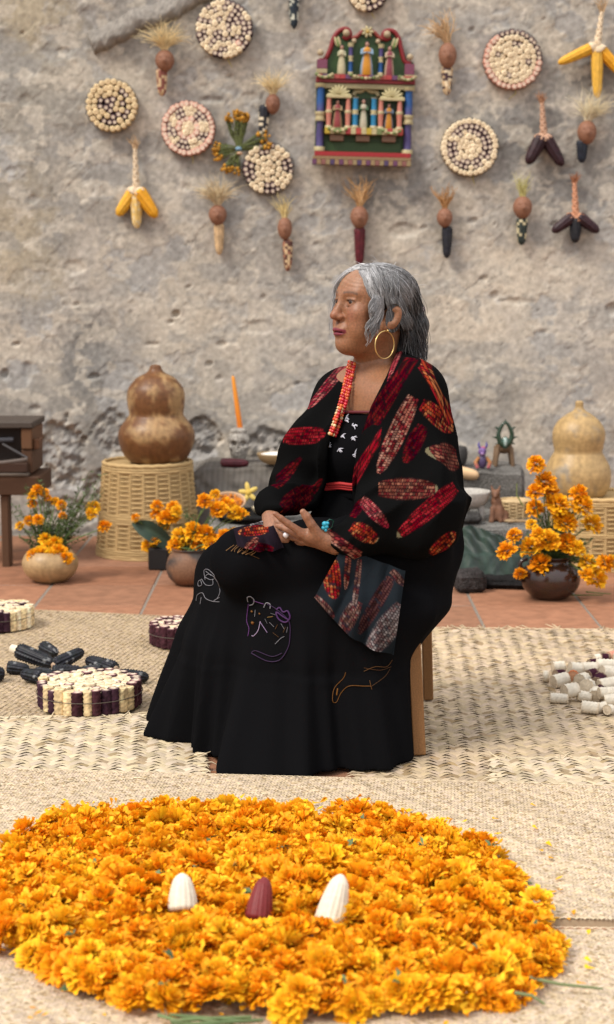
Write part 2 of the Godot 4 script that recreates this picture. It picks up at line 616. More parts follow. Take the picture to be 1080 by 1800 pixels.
func build_wall() -> void:
	n_low = noise(0.9, 5, 3)
	n_mid = noise(5.0, 6, 4)
	n_fine = noise(26.0, 8, 3)
	n_lay = noise(2.3, 14, 4)
	var s := mpp(P(540, 475, ZW))
	var at := func(px, py): return P(px, py, ZW)
	for q in [[310, 552, 7, 6, 0.03], [300, 566, 5, 3, 0.015], [165, 662, 9, 5, 0.02], [8, 658, 6, 8, 0.025], [28, 605, 7, 4, 0.015], [48, 655, 8, 18, 0.012], [62, 718, 10, 5, 0.014], [390, 605, 9, 5, 0.014], [368, 640, 6, 5, 0.016], [385, 665, 6, 4, 0.012], [130, 470, 18, 12, 0.012], [135, 535, 6, 4, 0.012], [268, 605, 12, 4, 0.01], [455, 575, 26, 12, 0.008], [710, 405, 24, 12, 0.014], [832, 388, 8, 5, 0.012], [870, 519, 7, 7, 0.018], [910, 530, 34, 5, 0.008], [850, 490, 8, 5, 0.012], [745, 400, 6, 4, 0.012], [955, 585, 8, 5, 0.01], [1075, 545, 10, 12, 0.02], [690, 45, 8, 6, 0.012], [60, 350, 8, 8, 0.012], [20, 300, 10, 6, 0.01], [45, 175, 10, 10, 0.01], [110, 90, 14, 6, 0.008], [330, 330, 8, 6, 0.008], [560, 430, 10, 5, 0.01], [440, 170, 14, 8, 0.008], [372, 175, 22, 5, 0.012], [245, 115, 10, 14, 0.006]]:
		var p: Vector3 = at.call(q[0], q[1])
		pits.append([p.x, p.y, q[2] * s, q[3] * s, q[4]])
	for i in 46:
		var r := R(0.004, 0.013)
		pits.append([R(-1.7, 1.7), R(0.3, 2.7), r * R(0.8, 1.8), r, R(0.004, 0.014)])
	for q in [[110, 800, 46, 62, 0.06], [350, 770, 40, 36, 0.05], [195, 760, 36, 40, 0.03], [470, 790, 60, 40, 0.035], [120, 900, 70, 24, 0.02], [180, 860, 30, 40, 0.03]]:
		var p: Vector3 = at.call(q[0], q[1])
		rubble.append([p.x, p.y, q[2] * s, q[3] * s, q[4]])
	var dark := Color(0.2, 0.19, 0.175)
	var pale := Color(0.56, 0.48, 0.38)
	var yel := Color(0.43, 0.36, 0.25)
	for q in [[150, 620, 55, 100, 0.6, dark], [60, 130, 120, 170, 0.45, Color(0.29, 0.265, 0.22)], [30, 440, 90, 130, 0.4, yel], [250, 20, 200, 60, 0.4, Color(0.27, 0.25, 0.225)], [880, 220, 120, 60, 0.6, dark], [1010, 300, 130, 80, 0.5, dark], [1050, 130, 90, 60, 0.3, dark], [700, 330, 70, 70, 0.55, dark], [940, 150, 60, 40, 0.3, dark], [870, 470, 170, 70, 0.5, pale], [800, 560, 110, 120, 0.55, pale], [640, 40, 130, 90, 0.4, pale], [350, 560, 130, 110, 0.4, pale], [300, 150, 120, 80, 0.3, Color(0.42, 0.39, 0.345)], [480, 240, 70, 130, 0.3, Color(0.48, 0.46, 0.43)], [700, 460, 60, 60, 0.4, pale], [225, 330, 90, 60, 0.4, Color(0.25, 0.235, 0.21)], [120, 250, 70, 90, 0.35, Color(0.26, 0.24, 0.21)], [40, 20, 90, 60, 0.5, yel], [460, 420, 80, 60, 0.4, Color(0.29, 0.27, 0.24)], [600, 480, 300, 30, 0.3, Color(0.31, 0.29, 0.26)], [150, 935, 200, 14, 0.6, dark], [1010, 640, 130, 60, 0.35, Color(0.36, 0.335, 0.3)]]:
		var p: Vector3 = at.call(q[0], q[1])
		blotches.append([p.x, p.y, q[2] * s, q[3] * s, q[4], q[5]])
	var xs := []
	var x := -4.0
	while x < 4.0:
		xs.append(x)
		x += 0.0075 if absf(x) < 1.75 else 0.02
	var ys := []
	var y := -0.02
	while y < 3.4:
		ys.append(y)
		y += 0.0075 if y < 2.72 else 0.03
	var b := MB.new()
	b.sheet(xs.size(), ys.size(), func(i: int, j: int): return Vector3(xs[i], ys[j], ZW + wall_h(xs[i], ys[j])), func(i: int, j: int): return wall_col(xs[i], ys[j]))
	# back, top and ends, so that the wall has thickness
	var dc := Color(0.4, 0.36, 0.3)
	b.box(Vector3(0, 1.68, ZW - 0.33), Vector3(8.0, 3.4, 0.5), dc)
	var w := solo("plaster_wall", "tall weathered grey beige plaster wall with flaked patches, pits and stains", "wall", b.mesh(M.plaster))
	# the slanting broken ridge of old render at the upper left
	var rd := MB.new()
	var pa: Vector3 = at.call(160, 84)
	var pb: Vector3 = at.call(395, -22)
	var ax := (pb - pa).normalized()
	var nn := Vector3(-ax.y, ax.x, 0)
	var L := pa.distance_to(pb)
	rd.sheet(60, 14, func(i: int, j: int):
		var u := float(i) / 59.0
		var t := float(j) / 13.0
		var wv := n_mid.get_noise_2d(u * 0.9, 3.0) * 0.02
		var q: Vector3 = pa + ax * (u * L) + nn * (lerpf(-0.035, 0.085, t) + wv)
		var rise := sin(PI * clampf(t * 1.05, 0.0, 1.0)) ** 0.5 * 0.075 * (smoothstep(0.0, 0.02, u)) * (1.0 - t * 0.55)
		q.z = ZW - 0.012 + wall_h(q.x, q.y) + rise + n_fine.get_noise_2d(q.x, q.y) * 0.008
		return q, func(i: int, j: int):
		var f := 1.0 + n_fine.get_noise_2d(i * 0.02, j * 0.03) * 0.4
		return Color(0.3, 0.27, 0.235) * f)
	part(w, "render_ridge", rd.mesh(M.plaster))

# ---------------------------------------------------------------- petates
func petate(label: String, corners: Array, w: float, h: float, col: Color, gap: Color, along_z := true, wav := 0.003, fringe := false) -> void:
	var pts := []
	for q in corners:
		pts.append(G(q[0], q[1], 0.0))
	var poly := PackedVector2Array()
	var mid := Vector3.ZERO
	for p in pts:
		mid += p / pts.size()
	for p in pts:
		poly.append(Vector2(p.x - mid.x, p.z - mid.z))
	var o := thing("petate_mat", label, "palm mat", Vector3(mid.x, 0, mid.z), "woven palm mats on the courtyard floor")
	var wn := noise(1.6, int(h * 1000.0) + 3, 2)
	var hy := func(x: float, z: float) -> float: return h + wav * wn.get_noise_2d(x, z)
	var xd := (poly[1] - poly[0]).normalized()
	var ang := atan2(xd.y, xd.x)
	# woven body
	var fl := MB.new()
	fl.sheet(3, 4, func(i: int, j: int):
		var u: float = (i - 1) * 0.46 * w
		var t: float = (j / 3.0 - 0.5) * 2.7 * w
		var arch: float = [0.0, 0.34, 0.3, -0.02][j] * w * 0.5 - absf(i - 1) * 0.07 * w
		return Vector3(t, arch, u), func(i: int, j: int): return Color.WHITE)
	var me := fl.mesh(M.palm)
	var lo := Vector2(INF, INF)
	var hi := -lo
	for p in poly:
		lo = lo.min(p)
		hi = hi.max(p)
	var rad := maxf(lo.length(), hi.length())
	var n := int(rad / w) + 2
	var U := Vector2(1, 1).normalized().rotated(ang)
	var V := Vector2(1, -1).normalized().rotated(ang)
	if not along_z:
		V = -V
	var xf := []
	var cols := []
	for j in range(-n, n):
		var tone := R(0.85, 1.12)
		for i in range(-n, n):
			var k := posmod(i + j, 4)
			if k != 0 and k != 2:
				continue
			var c: Vector2
			var dir: Vector2
			if k == 0:
				c = U * ((i + 1.0) * w) + V * ((j + 0.5) * w)
				dir = U
			else:
				c = U * ((i + 0.5) * w) + V * ((j + 1.0) * w)
				dir = V
			if not Geometry2D.is_point_in_polygon(c, poly):
				continue
			var a := -atan2(dir.y, dir.x) + R(-0.09, 0.09)
			var bs := Basis(Vector3.UP, a) * Basis(Vector3.FORWARD, R(-0.08, 0.05)) * Basis(Vector3.RIGHT, R(-0.12, 0.12))
			xf.append(Transform3D(bs.scaled_local(Vector3(R(0.93, 1.08), 1, R(0.96, 1.1))), Vector3(c.x, hy.call(c.x, c.y) + R(0, 0.06) * w, c.y)))
			var f := tone * R(0.82, 1.12)
			var t := col
			if rng.randf() < 0.09:
				t = Color(col.r * 0.66, col.g * 0.6, col.b * 0.5)
			cols.append(Color(t.r * f * 0.92, t.g * f * 0.9, t.b * f * 0.9 * R(0.92, 1.1)))
	var base := MB.new()
	var s := 0
	var ring := []
	for p in poly:
		ring.append(Vector3(p.x, h - 0.002, p.y))
	base.face(ring, gap)
	for i in poly.size():
		var a := poly[i]
		var b2 := poly[(i + 1) % poly.size()]
		base.face([Vector3(a.x, 0.0, a.y), Vector3(b2.x, 0.0, b2.y), Vector3(b2.x, h - 0.002, b2.y), Vector3(a.x, h - 0.002, a.y)], gap)
	part(o, "backing", base.mesh(M.palm))
	var mm := many(o, "woven_strips", me, xf, [Color.WHITE])
	for i in xf.size():
		mm.multimesh.set_instance_color(i, cols[i])
	# the folded selvage all round
	var sel := MB.new()
	for i in poly.size():
		var a := poly[i]
		var b2 := poly[(i + 1) % poly.size()]
		var cnt := int(a.distance_to(b2) / (w * 1.4)) + 1
		for k in cnt:
			var q := a.lerp(b2, (k + 0.5) / cnt)
			var dv := (b2 - a).normalized().rotated(0.5 if k % 2 else -0.5)
			sel.add(fl, Transform3D(Basis(Vector3.UP, -atan2(dv.y, dv.x)).scaled(Vector3(0.9, 1, 0.9)), Vector3(q.x, h + 0.001, q.y)), jit(col, 0.15))
	# loose ends
	if fringe:
		for i in poly.size():
			var a := poly[i]
			var b2 := poly[(i + 1) % poly.size()]
			for k in int(a.distance_to(b2) / 0.02):
				if rng.randf() < 0.45:
					continue
				var q := a.lerp(b2, R(0, 1))
				var nr := (b2 - a).normalized().orthogonal().rotated(R(-1.0, 1.0))
				if nr.dot(q) < 0:
					nr = -nr
				var l := R(0.01, 0.045)
				var z0 := Vector3(q.x, h + 0.003, q.y)
				var dd := Vector3(nr.x, 0, nr.y)
				sel.tube([z0 - dd * 0.02, z0 + dd * l * 0.5 + Vector3(0, R(0.002, 0.008), 0), z0 + dd * l + Vector3(0, R(-0.004, 0.012), 0)], [0.0022, 0.0018, 0.0008], 4, [jit(col, 0.25)])
	var e := part(o, "selvage", sel.mesh(M.palm))
	e.set_meta("kind", "stuff")

func build_mats() -> void:
	var tan := Color(0.45, 0.345, 0.215)
	var straw := Color(0.58, 0.46, 0.305)
	var dk := Color(0.47, 0.365, 0.24)
	petate("finely woven tan palm mat under the corn cob discs and blue corn, back left", [[-130, 1066], [470, 1094], [470, 1292], [-130, 1285]], 0.0065, 0.006, tan, Color(0.26, 0.19, 0.12))
	petate("coarse herringbone palm mat behind the stool, under the white cob pieces", [[470, 1104], [1210, 1112], [1240, 1392], [640, 1388]], 0.0165, 0.007, Color(0.5, 0.39, 0.25), dk, true, 0.005, true)
	petate("narrow coarse palm mat strip lapping the herringbone mat at the right edge", [[868, 1342], [1230, 1340], [1240, 1420], [868, 1396]], 0.0165, 0.013, Color(0.55, 0.45, 0.3), dk, true, 0.004, true)
	petate("coarse pale palm mat with frayed edge in front of the big corn cob disc", [[-140, 1272], [340, 1262], [362, 1374], [-140, 1400]], 0.0175, 0.012, Color(0.57, 0.47, 0.315), dk, true, 0.004, true)
	petate("fine pale palm mat running under the marigold bed, behind its straight seam", [[-160, 1358], [1240, 1398], [1300, 1634], [-230, 1612]], 0.0058, 0.018, straw, Color(0.46, 0.36, 0.235), false)
	petate("fine pale palm mat nearest the camera, in front of the straight seam", [[-230, 1622], [1300, 1646], [1500, 2050], [-420, 2050]], 0.0058, 0.012, Color(0.57, 0.455, 0.305), Color(0.46, 0.36, 0.235), false)

# ---------------------------------------------------------------- corn
const CREAM := Color(0.76, 0.62, 0.42)
const DARKK := Color(0.045, 0.02, 0.03)
const PINK := Color(0.55, 0.27, 0.2)
const CLAY := Color(0.34, 0.155, 0.09)

# an ear of corn along +y, its butt at the origin; pick(row, k) colours one kernel
func cob(L: float, r: float, rows: int, nk: int, pick: Callable, taper := 0.55, sub := 3, deep := 0.25) -> MB:
	var b := MB.new()
	var nu := rows * sub
	var nv := nk * 2 + 1
	var tint := {}
	var tw := R(-0.25, 0.25)
	b.sheet(nu, nv, func(i: int, j: int):
		var t := float(j) / (nv - 1)
		var row: int = i / sub
		var k: int = mini(j / 2, nk - 1)
		var edge_u: bool = i % sub == 0
		var edge_v: bool = j % 2 == 0
		var pr := sqrt(clampf(t / 0.1, 0.0, 1.0)) * 0.35 + 0.65
		pr *= 1.0 - (1.0 - taper) * t * t
		if t > 0.8:
			pr *= sqrt(maxf(0.03, 1.0 - ((t - 0.8) / 0.2) ** 2 * 0.93))
		if j == 0:
			pr *= 0.5
		var bump := sqrt(sin(PI * (i % sub) / sub)) * (0.3 if edge_v else 1.0)
		var rr := r * pr * (1.02 - deep + deep * bump)
		var a := TAU * i / nu + tw * t
		return Vector3(cos(a) * rr, t * L, sin(a) * rr), func(i: int, j: int):
		var row: int = i / sub
		var k: int = mini(j / 2, nk - 1)
		var key := row * 1000 + k
		if not tint.has(key):
			tint[key] = pick.call(row, k)
		return tint[key], true)
	return b

func plain_corn(c: Color, var_ := 0.15) -> Callable:
	return func(_r, _k): return jit(c, var_)

func mixed_corn(cs: Array, share: Array) -> Callable:
	return func(_r, _k):
		var x := rng.randf()
		for i in cs.size():
			x -= share[i]
			if x < 0.0:
				return jit(cs[i], 0.15)
		return jit(cs[0], 0.15)

# one sawn slice of an ear, axis +y
func slice_mesh(h: float, pith: Color, mid: Color, rim: Color, segs := 10, side_rows := 1) -> ArrayMesh:
	var b := MB.new()
	var c0 := b.vert(Vector3(0, h - 0.05, 0), jit(pith * 0.8, 0.08))
	var rings := [[0.34, h + 0.02, pith], [0.66, h, mid], [0.97, h - 0.06, rim]]
	for k in range(1, side_rows + 1):
		rings.append([0.84 if k % 2 and side_rows > 1 else 1.0, (h - 0.12) * (1.0 - float(k) / side_rows), rim])
	var n := rings.size()
	var kc := []
	for i in segs:
		kc.append(jit(rim, 0.3))
	var s := b.v.size()
	for k in n:
		for i in segs:
			var a := TAU * (i + R(-0.12, 0.12) * (1 if k < 3 else 0)) / segs
			var rr: float = rings[k][0] * (1.0 + ((0.1 if side_rows > 1 else 0.07) if i % 2 else -0.07) * (1 if k > 1 else 0))
			b.vert(Vector3(cos(a) * rr, rings[k][1] + (R(-0.03, 0.03) if k < 3 else 0.0), sin(a) * rr), (jit(kc[i], 0.5) if side_rows > 1 else kc[i]) if k > 1 else jit(rings[k][2], 0.1))
	for i in segs:
		b.tri(c0, s + i, s + (i + 1) % segs)
	for k in n - 1:
		for i in segs:
			var i2 := (i + 1) % segs
			b.quad(s + k * segs + i, s + (k + 1) * segs + i, s + (k + 1) * segs + i2, s + k * segs + i2)
	return b.mesh(M.cob_end)

var slices := {}

func slice_for(kind: String, h: float) -> ArrayMesh:
	var key := "%s%d%.2f" % [kind, rng.randi() % 3, h]
	if not slices.has(key):
		var tall := h > 3.0
		match kind:
			"cream": slices[key] = slice_mesh(h, Color(0.62, 0.47, 0.3), CREAM, jit(CREAM, 0.08), 12 if tall else 10, 11 if tall else 1)
			"gold": slices[key] = slice_mesh(h, Color(0.58, 0.42, 0.24), Color(0.68, 0.52, 0.3), jit(Color(0.66, 0.5, 0.28), 0.08), 12 if tall else 10, 11 if tall else 1)
			"dark": slices[key] = slice_mesh(h, Color(0.66, 0.54, 0.4), Color(0.2, 0.13, 0.12), DARKK, 12 if tall else 10, 11 if tall else 1)
			"purple": slices[key] = slice_mesh(h, Color(0.7, 0.58, 0.44), Color(0.3, 0.16, 0.15), Color(0.055, 0.02, 0.026), 12 if tall else 10, 11 if tall else 1)
			"pink": slices[key] = slice_mesh(h, Color(0.7, 0.55, 0.42), Color(0.6, 0.36, 0.28), PINK, 12 if tall else 10, 11 if tall else 1)
	return slices[key]

# a round of slices bound side by side, axis +y; pick(r 0..1, angle) names the kind
func cob_disc(o: Node3D, rad: float, thick: float, d: float, pick: Callable, bas := Basis()) -> void:
	var n := int(rad / d + 0.3)
	var cnt := 0
	for k in n + 1:
		var m := 1 if k == 0 else int(TAU * k * 1.02)
		var ph := R(0, TAU)
		for i in m:
			var a := ph + TAU * (i + R(-0.1, 0.1)) / m
			var rr := k * d * 0.98 * (rad / (n * d + d * 0.5)) + R(-0.06, 0.06) * d
			var kind: String = pick.call(float(k) / n, fposmod(a, TAU))
			var s := d * 0.5 * R(0.9, 1.14) * (1.05 if kind == "dark" or kind == "purple" else 1.12) * (1.14 if thick > 0.05 else 1.0)
			var hk := 1.5 if thick < 0.05 else 4.4
			var me := slice_for(kind, hk)
			var sy := thick / hk * R(0.93, 1.07)
			var t := Transform3D(bas * Basis(Vector3.UP, R(0, TAU)).scaled_local(Vector3(s, sy, s)), bas * Vector3(cos(a) * rr, 0, sin(a) * rr))
			part(o, "cob_slice", me, t)
			cnt += 1
	# the wire that binds them
	var w := MB.new()
	var ring := []
	for i in 33:
		ring.append(bas * Vector3(cos(TAU * i / 32.0) * (rad + 0.002), thick * 0.55, sin(TAU * i / 32.0) * (rad + 0.002)))
	w.tube(ring, [0.0012], 4, [Color(0.1, 0.08, 0.06)], false)
	part(o, "binding_wire", w.mesh(M.thread))

func wall_disc(px: float, py: float, r: float, label: String, pick: Callable, tie := true) -> void:
	var c := P(px, py, ZW + 0.012)
	var s := mpp(c)
	var o := thing("corn_cob_disc", label, "wall ornament", c, "corn cob discs hung on the wall")
	var bas := Basis(Vector3.RIGHT, PI / 2 + R(-0.05, 0.03)) * Basis(Vector3.UP, R(0, TAU))
	bas = Basis(Vector3.UP, R(-0.06, 0.06)) * bas
	cob_disc(o, r * s, 0.04, 0.0265, pick, bas)
	if tie:
		var b := MB.new()
		b.tube([Vector3(0.01, -r * s * 0.8, 0.01), Vector3(0.02, -r * s * 1.1, 0.012), Vector3(0.012 + R(-0.03, 0.03), -r * s * 1.3, 0.01)], [0.002, 0.002, 0.001], 4, [Color(0.5, 0.42, 0.12)])
		part(o, "tie", b.mesh(M.husk))

# a modelled face, looking along +z
func clay_face(w: float, h: float, d: float, col: Color) -> MB:
	var b := MB.new()
	var nu := 28
	var nv := 22
	b.sheet(nu, nv, func(i: int, j: int):
		var a := TAU * i / nu
		var q := PI * j / (nv - 1)
		var p := Vector3(sin(a) * sin(q), cos(q), cos(a) * sin(q))
		var k := 1.0
		if p.z > 0.0:
			var n := exp(-(p.x * p.x / 0.018 + (p.y + 0.02) ** 2 / 0.06)) * 0.34
			var e := (exp(-((p.x - 0.34) ** 2 / 0.03 + (p.y - 0.16) ** 2 / 0.012)) + exp(-((p.x + 0.34) ** 2 / 0.03 + (p.y - 0.16) ** 2 / 0.012))) * -0.19
			var m := exp(-(p.x * p.x / 0.06 + (p.y + 0.42) ** 2 / 0.004)) * -0.17 + exp(-(p.x * p.x / 0.07 + (p.y + 0.34) ** 2 / 0.006)) * 0.07 + exp(-(p.x * p.x / 0.06 + (p.y + 0.52) ** 2 / 0.007)) * 0.07
			var br := exp(-((absf(p.x) - 0.33) ** 2 / 0.06 + (p.y - 0.34) ** 2 / 0.008)) * 0.06
			k += n + e + m + br
		return Vector3(p.x * w * (1.0 - 0.12 * maxf(0.0, -p.y)), p.y * h, p.z * d * k), func(_i, _j): return jit(col, 0.06), true)
	return b

# a tuft of silk or husk strands that springs from the origin
func tuft(n: int, L: float, spread: float, droop: float, col: Color, rad: float, lean := Vector3.ZERO) -> MB:
	var b := MB.new()
	for i in n:
		var a := R(0, TAU)
		var sp := spread * sqrt(R(0, 1))
		var d := (Vector3(cos(a) * sp, 1.0, sin(a) * sp * 0.5 + 0.25 * spread) + lean).normalized()
		var l := L * R(0.5, 1.1)
		var c := jit(col, 0.25)
		var pts := [Vector3(cos(a), 0, sin(a) * 0.6) * R(0, 0.012)]
		var q: Vector3 = pts[0]
		for k in 5:
			q += d * l / 5.0
			d = (d + Vector3(R(-0.55, 0.55), R(-0.2, 0.2) - droop, R(-0.3, 0.3))).normalized()
			pts.append(q)
		b.tube(pts, [rad, rad * 1.1, rad, rad * 0.9, rad * 0.6, rad * 0.3], 3, [c], false)
	return b

# cob, clay face and silk hair. q: face px, py, half width, half height; hair length px, spread, droop, colour; cob px dx, top dy, length, half width, kernel colours
func doll(label: String, fx: float, fy: float, fw: float, fh: float, hair: Array, body: Array, pick: Callable, tilt := 0.0, fcol := CLAY) -> void:
	var c := P(fx, fy, ZW + 0.045)
	var s := mpp(c)
	var o := thing("corn_doll", label, "corn doll", c, "clay faced corn dolls hung on the wall")
	o.rotation.z = tilt
	if fw > 0.0:
		part(o, "clay_face", clay_face(fw * s, fh * s, minf(fw, fh) * s * 0.9, fcol).mesh(M.clay))
	var cb := cob(body[2] * s, body[3] * s, 9, maxi(8, int(body[2] / 4.5)), pick, 0.6, 3)
	part(o, "cob", cb.mesh(M.corn), Transform3D(Basis(Vector3.FORWARD, body[4] if body.size() > 4 else 0.0) * Basis(Vector3.RIGHT, PI), Vector3(body[0] * s, -body[1] * s, -0.012)))
	if hair.size():
		part(o, "silk_hair", tuft(hair[0], hair[1] * s, hair[2], hair[3], hair[4], hair[5] if hair.size() > 5 else 0.0016, hair[6] if hair.size() > 6 else Vector3.ZERO).mesh(M.husk), Transform3D(Basis(), Vector3(0, fh * s * 0.85, 0)))

# two or three ears on one plait of husk. top px, knot px, ears: [angle, length px, half width px, kernels]
func braid(label: String, x0: float, y0: float, x1: float, y1: float, ears: Array, hcol: Color, tuft_l := 26.0) -> void:
	var c := P(x1, y1, ZW + 0.04)
	var s := mpp(c)
	var o := thing("braided_corn_bunch", label, "corn bunch", c, "braided corn bunches hung on the wall")
	for e in ears:
		var eb := cob(e[1] * s, e[2] * s, 10, maxi(9, int(e[1] / 4.0)), e[3], 0.62, 3)
		var dir := Vector3(sin(e[0]), -cos(e[0]), 0.05).normalized()
		var bas := Basis(Quaternion(Vector3.UP, dir))
		part(o, "cob", eb.mesh(M.corn), Transform3D(bas, dir * 0.012 + Vector3(0, 0, R(-0.01, 0.01))))
		# folded-back husk at the butt
		var hb := MB.new()
		hb.lathe(Vector3.ZERO, [Vector2(0.012, -0.012), Vector2(e[2] * s * 0.75, 0.004), Vector2(e[2] * s * 0.95, 0.018), Vector2(e[2] * s * 0.8, 0.024)], 10, func(_p, _a, _t): return jit(hcol, 0.15), Basis(), func(p: Vector3, a: float, k: int): return p * (1.0 + 0.12 * sin(a * 5.0 + k)))
		part(o, "husk", hb.mesh(M.husk), Transform3D(bas, dir * 0.01))
	var top := P(x0, y0, ZW + 0.03) - c
	var pl := MB.new()
	for st in 3:
		var pts := []
		var rads := []
		for k in 25:
			var t := k / 24.0
			var ph := TAU * (t * 1.7 + st / 3.0)
			var w := 0.0105 * (1.0 - 0.45 * t)
			pts.append(top * t + Vector3(sin(ph) * w, 0, cos(ph * 2.0) * w * 0.5 + 0.006))
			rads.append(0.0095 * (1.0 - 0.5 * t))
		pl.tube(pts, rads, 6, [jit(hcol, 0.1), jit(hcol, 0.25), jit(hcol, 0.15)])
	part(o, "husk_braid", pl.mesh(M.husk))
	part(o, "husk_tuft", tuft(22, tuft_l * s, 0.35, 0.02, Color(hcol.r * 0.8, hcol.g * 0.7, hcol.b * 0.6), 0.0022).mesh(M.husk), Transform3D(Basis(), top))

func build_wall_crafts() -> void:
	var mix := func(a: float, b: float) -> Callable:
		return func(_r, _t): return "dark" if rng.randf() < a else ("pink" if rng.randf() < b else "cream")
	wall_disc(395, 53, 50, "round disc of cream and black corn cob slices, top left beside the broken ridge", mix.call(0.55, 0.03))
	wall_disc(198, 187, 46, "yellowish corn cob disc with dark flecks, leftmost on the wall", func(r, _t): return "dark" if (rng.randf() < 0.4 and r < 0.95) else "gold", false)
	wall_disc(332, 227, 47, "corn cob disc with pink rim and cream petals round a pink centre", func(r, t): return "pink" if r > 0.9 or (r > 0.3 and r < 0.45) else ("cream" if r < 0.25 or fposmod(t * 5.0 / TAU, 1.0) < 0.45 else "dark"))
	wall_disc(472, 297, 45, "cream corn cob disc with four dark groups, overlapping the dried flower bundle", func(r, t): return "dark" if (r > 0.5 and fposmod(t * 4.0 / TAU, 1.0) < 0.5) else "cream", false)
	wall_disc(647, -15, 36, "corn cob disc cut off by the top of the picture, above the painted shrine", mix.call(0.4, 0.0))
	wall_disc(900, 106, 52, "cream corn cob disc with a rim half black and half pink", func(r, t): return ("dark" if fposmod(t + 0.6, TAU) < 2.2 else "pink") if r > 0.9 else ("dark" if (r > 0.55 and r < 0.72 and fposmod(t * 4.0 / TAU, 1.0) < 0.3) else "cream"))
	wall_disc(825, 260, 50, "cream rimmed corn cob disc with a black ring round a cream centre", func(r, _t): return "dark" if (r > 0.45 and r < 0.85 and rng.randf() < 0.85) else "cream")
	var blk := Color(0.02, 0.02, 0.026)
	var tan := Color(0.6, 0.42, 0.24)
	var silk := Color(0.8, 0.64, 0.36)
	var straw := Color(0.62, 0.38, 0.18)
	doll("corn doll with bushy blond silk and reddish speckled cob, under the broken ridge", 290, 107, 17, 19, [150, 62, 0.75, 0.22, silk], [-6, 12, 48, 11], mixed_corn([tan, Color(0.22, 0.07, 0.05)], [0.5, 0.5]))
	doll("corn doll turned sideways, its black and white cob over the dried flowers", 480, 183, 13, 18, [110, 48, 0.6, 0.2, silk], [-14, 0, 58, 11, 0.08], mixed_corn([blk, Color(0.72, 0.62, 0.45)], [0.6, 0.4]), 0.0, Color(0.3, 0.13, 0.075))
	doll("pale silked corn doll with slim tan cob, under the pink rimmed disc", 383, 378, 16, 18, [130, 64, 0.7, 0.22, Color(0.74, 0.6, 0.38)], [2, 13, 56, 10], plain_corn(Color(0.55, 0.37, 0.2), 0.25))
	doll("corn doll with sparse silk and a brown mottled cob, under the overlapping cream disc", 501, 402, 13, 20, [34, 46, 0.3, 0.05, Color(0.7, 0.55, 0.25)], [5, 18, 56, 10], mixed_corn([Color(0.1, 0.04, 0.03), tan, Color(0.35, 0.15, 0.09)], [0.4, 0.3, 0.3]))
	doll("corn doll with spiky straw hair and long dark red cob, above the woman's head", 632, 382, 16, 20, [60, 58, 0.55, 0.0, straw, 0.0024], [1, 16, 70, 11], plain_corn(Color(0.1, 0.012, 0.018), 0.3))
	doll("corn doll with short brown hair and a plain black cob", 782, 383, 14, 17, [36, 48, 0.3, 0.0, Color(0.42, 0.22, 0.09), 0.0022], [5, 14, 56, 10.5], plain_corn(blk, 0.3))
	doll("corn doll with greenish tuft and black cob dotted cream, left of the three dark ears", 919, 365, 17, 20, [40, 48, 0.35, 0.03, Color(0.55, 0.5, 0.2)], [0, 17, 48, 11], mixed_corn([Color(0.03, 0.04, 0.035), Color(0.6, 0.52, 0.32)], [0.72, 0.28]))
	doll("corn doll with long oval face, curled husk hair and speckled tan cob", 787, 98, 16, 23, [60, 62, 0.5, 0.12, Color(0.6, 0.4, 0.22), 0.0026, Vector3(-0.35, 0, 0)], [0, 17, 50, 11], mixed_corn([tan, Color(0.06, 0.03, 0.035), CREAM], [0.4, 0.35, 0.25]))
	doll("corn doll with wispy pale silk and short black cob, at the right edge", 1032, 233, 17, 21, [150, 66, 0.8, 0.14, Color(0.84, 0.74, 0.52), 0.0013, Vector3(0.35, 0, 0)], [-7, 12, 40, 11], plain_corn(Color(0.016, 0.02, 0.03), 0.3))
	doll("dark blue cob with white specks hanging at the top edge of the wall", 517, -30, 13, 18, [60, 48, 0.6, 0.2, silk], [0, 12, 66, 10], mixed_corn([Color(0.02, 0.03, 0.04), Color(0.55, 0.55, 0.45)], [0.8, 0.2]))
	var yel := Color(0.72, 0.38, 0.035)
	var hk := Color(0.64, 0.5, 0.34)
	braid("bunch of three yellow ears on a pale plait, lower left of the wall", 238, 262, 240, 330, [[-0.62, 55, 13, plain_corn(yel, 0.12)], [0.0, 66, 12, mixed_corn([Color(0.7, 0.46, 0.14), Color(0.72, 0.55, 0.3)], [0.6, 0.4])], [0.6, 58, 14, plain_corn(Color(0.78, 0.36, 0.02), 0.1)]], hk)
	braid("bunch of three long yellow ears at the right edge of the wall", 1058, 22, 1050, 80, [[-1.15, 70, 11, plain_corn(yel, 0.12)], [0.02, 86, 11.5, plain_corn(Color(0.74, 0.42, 0.06), 0.12)], [0.75, 74, 12, plain_corn(Color(0.78, 0.36, 0.02), 0.12)]], hk, 34.0)
	var pur := Color(0.035, 0.014, 0.018)
	braid("pair of dark purple ears on a pinkish plait, left of the wispy doll", 953, 182, 956, 236, [[-0.5, 54, 14, plain_corn(pur, 0.3)], [0.56, 60, 13, plain_corn(pur, 0.3)]], Color(0.5, 0.3, 0.2), 24.0)
	braid("bunch of three dark purple ears on a reddish plait, lowest right on the wall", 1010, 322, 1012, 378, [[-0.95, 46, 11.5, plain_corn(pur, 0.3)], [0.0, 44, 12, plain_corn(Color(0.02, 0.02, 0.024), 0.3)], [0.95, 46, 12, plain_corn(pur, 0.3)]], Color(0.5, 0.24, 0.14), 22.0)
	# dried marigolds
	var c := P(420, 262, ZW + 0.035)
	var s := mpp(c)
	var o := thing("dried_flower_bundle", "bundle of drying green stems with rusty orange heads, tied with blue string", "dried flowers", c)
	var st := MB.new()
	var hd := MB.new()
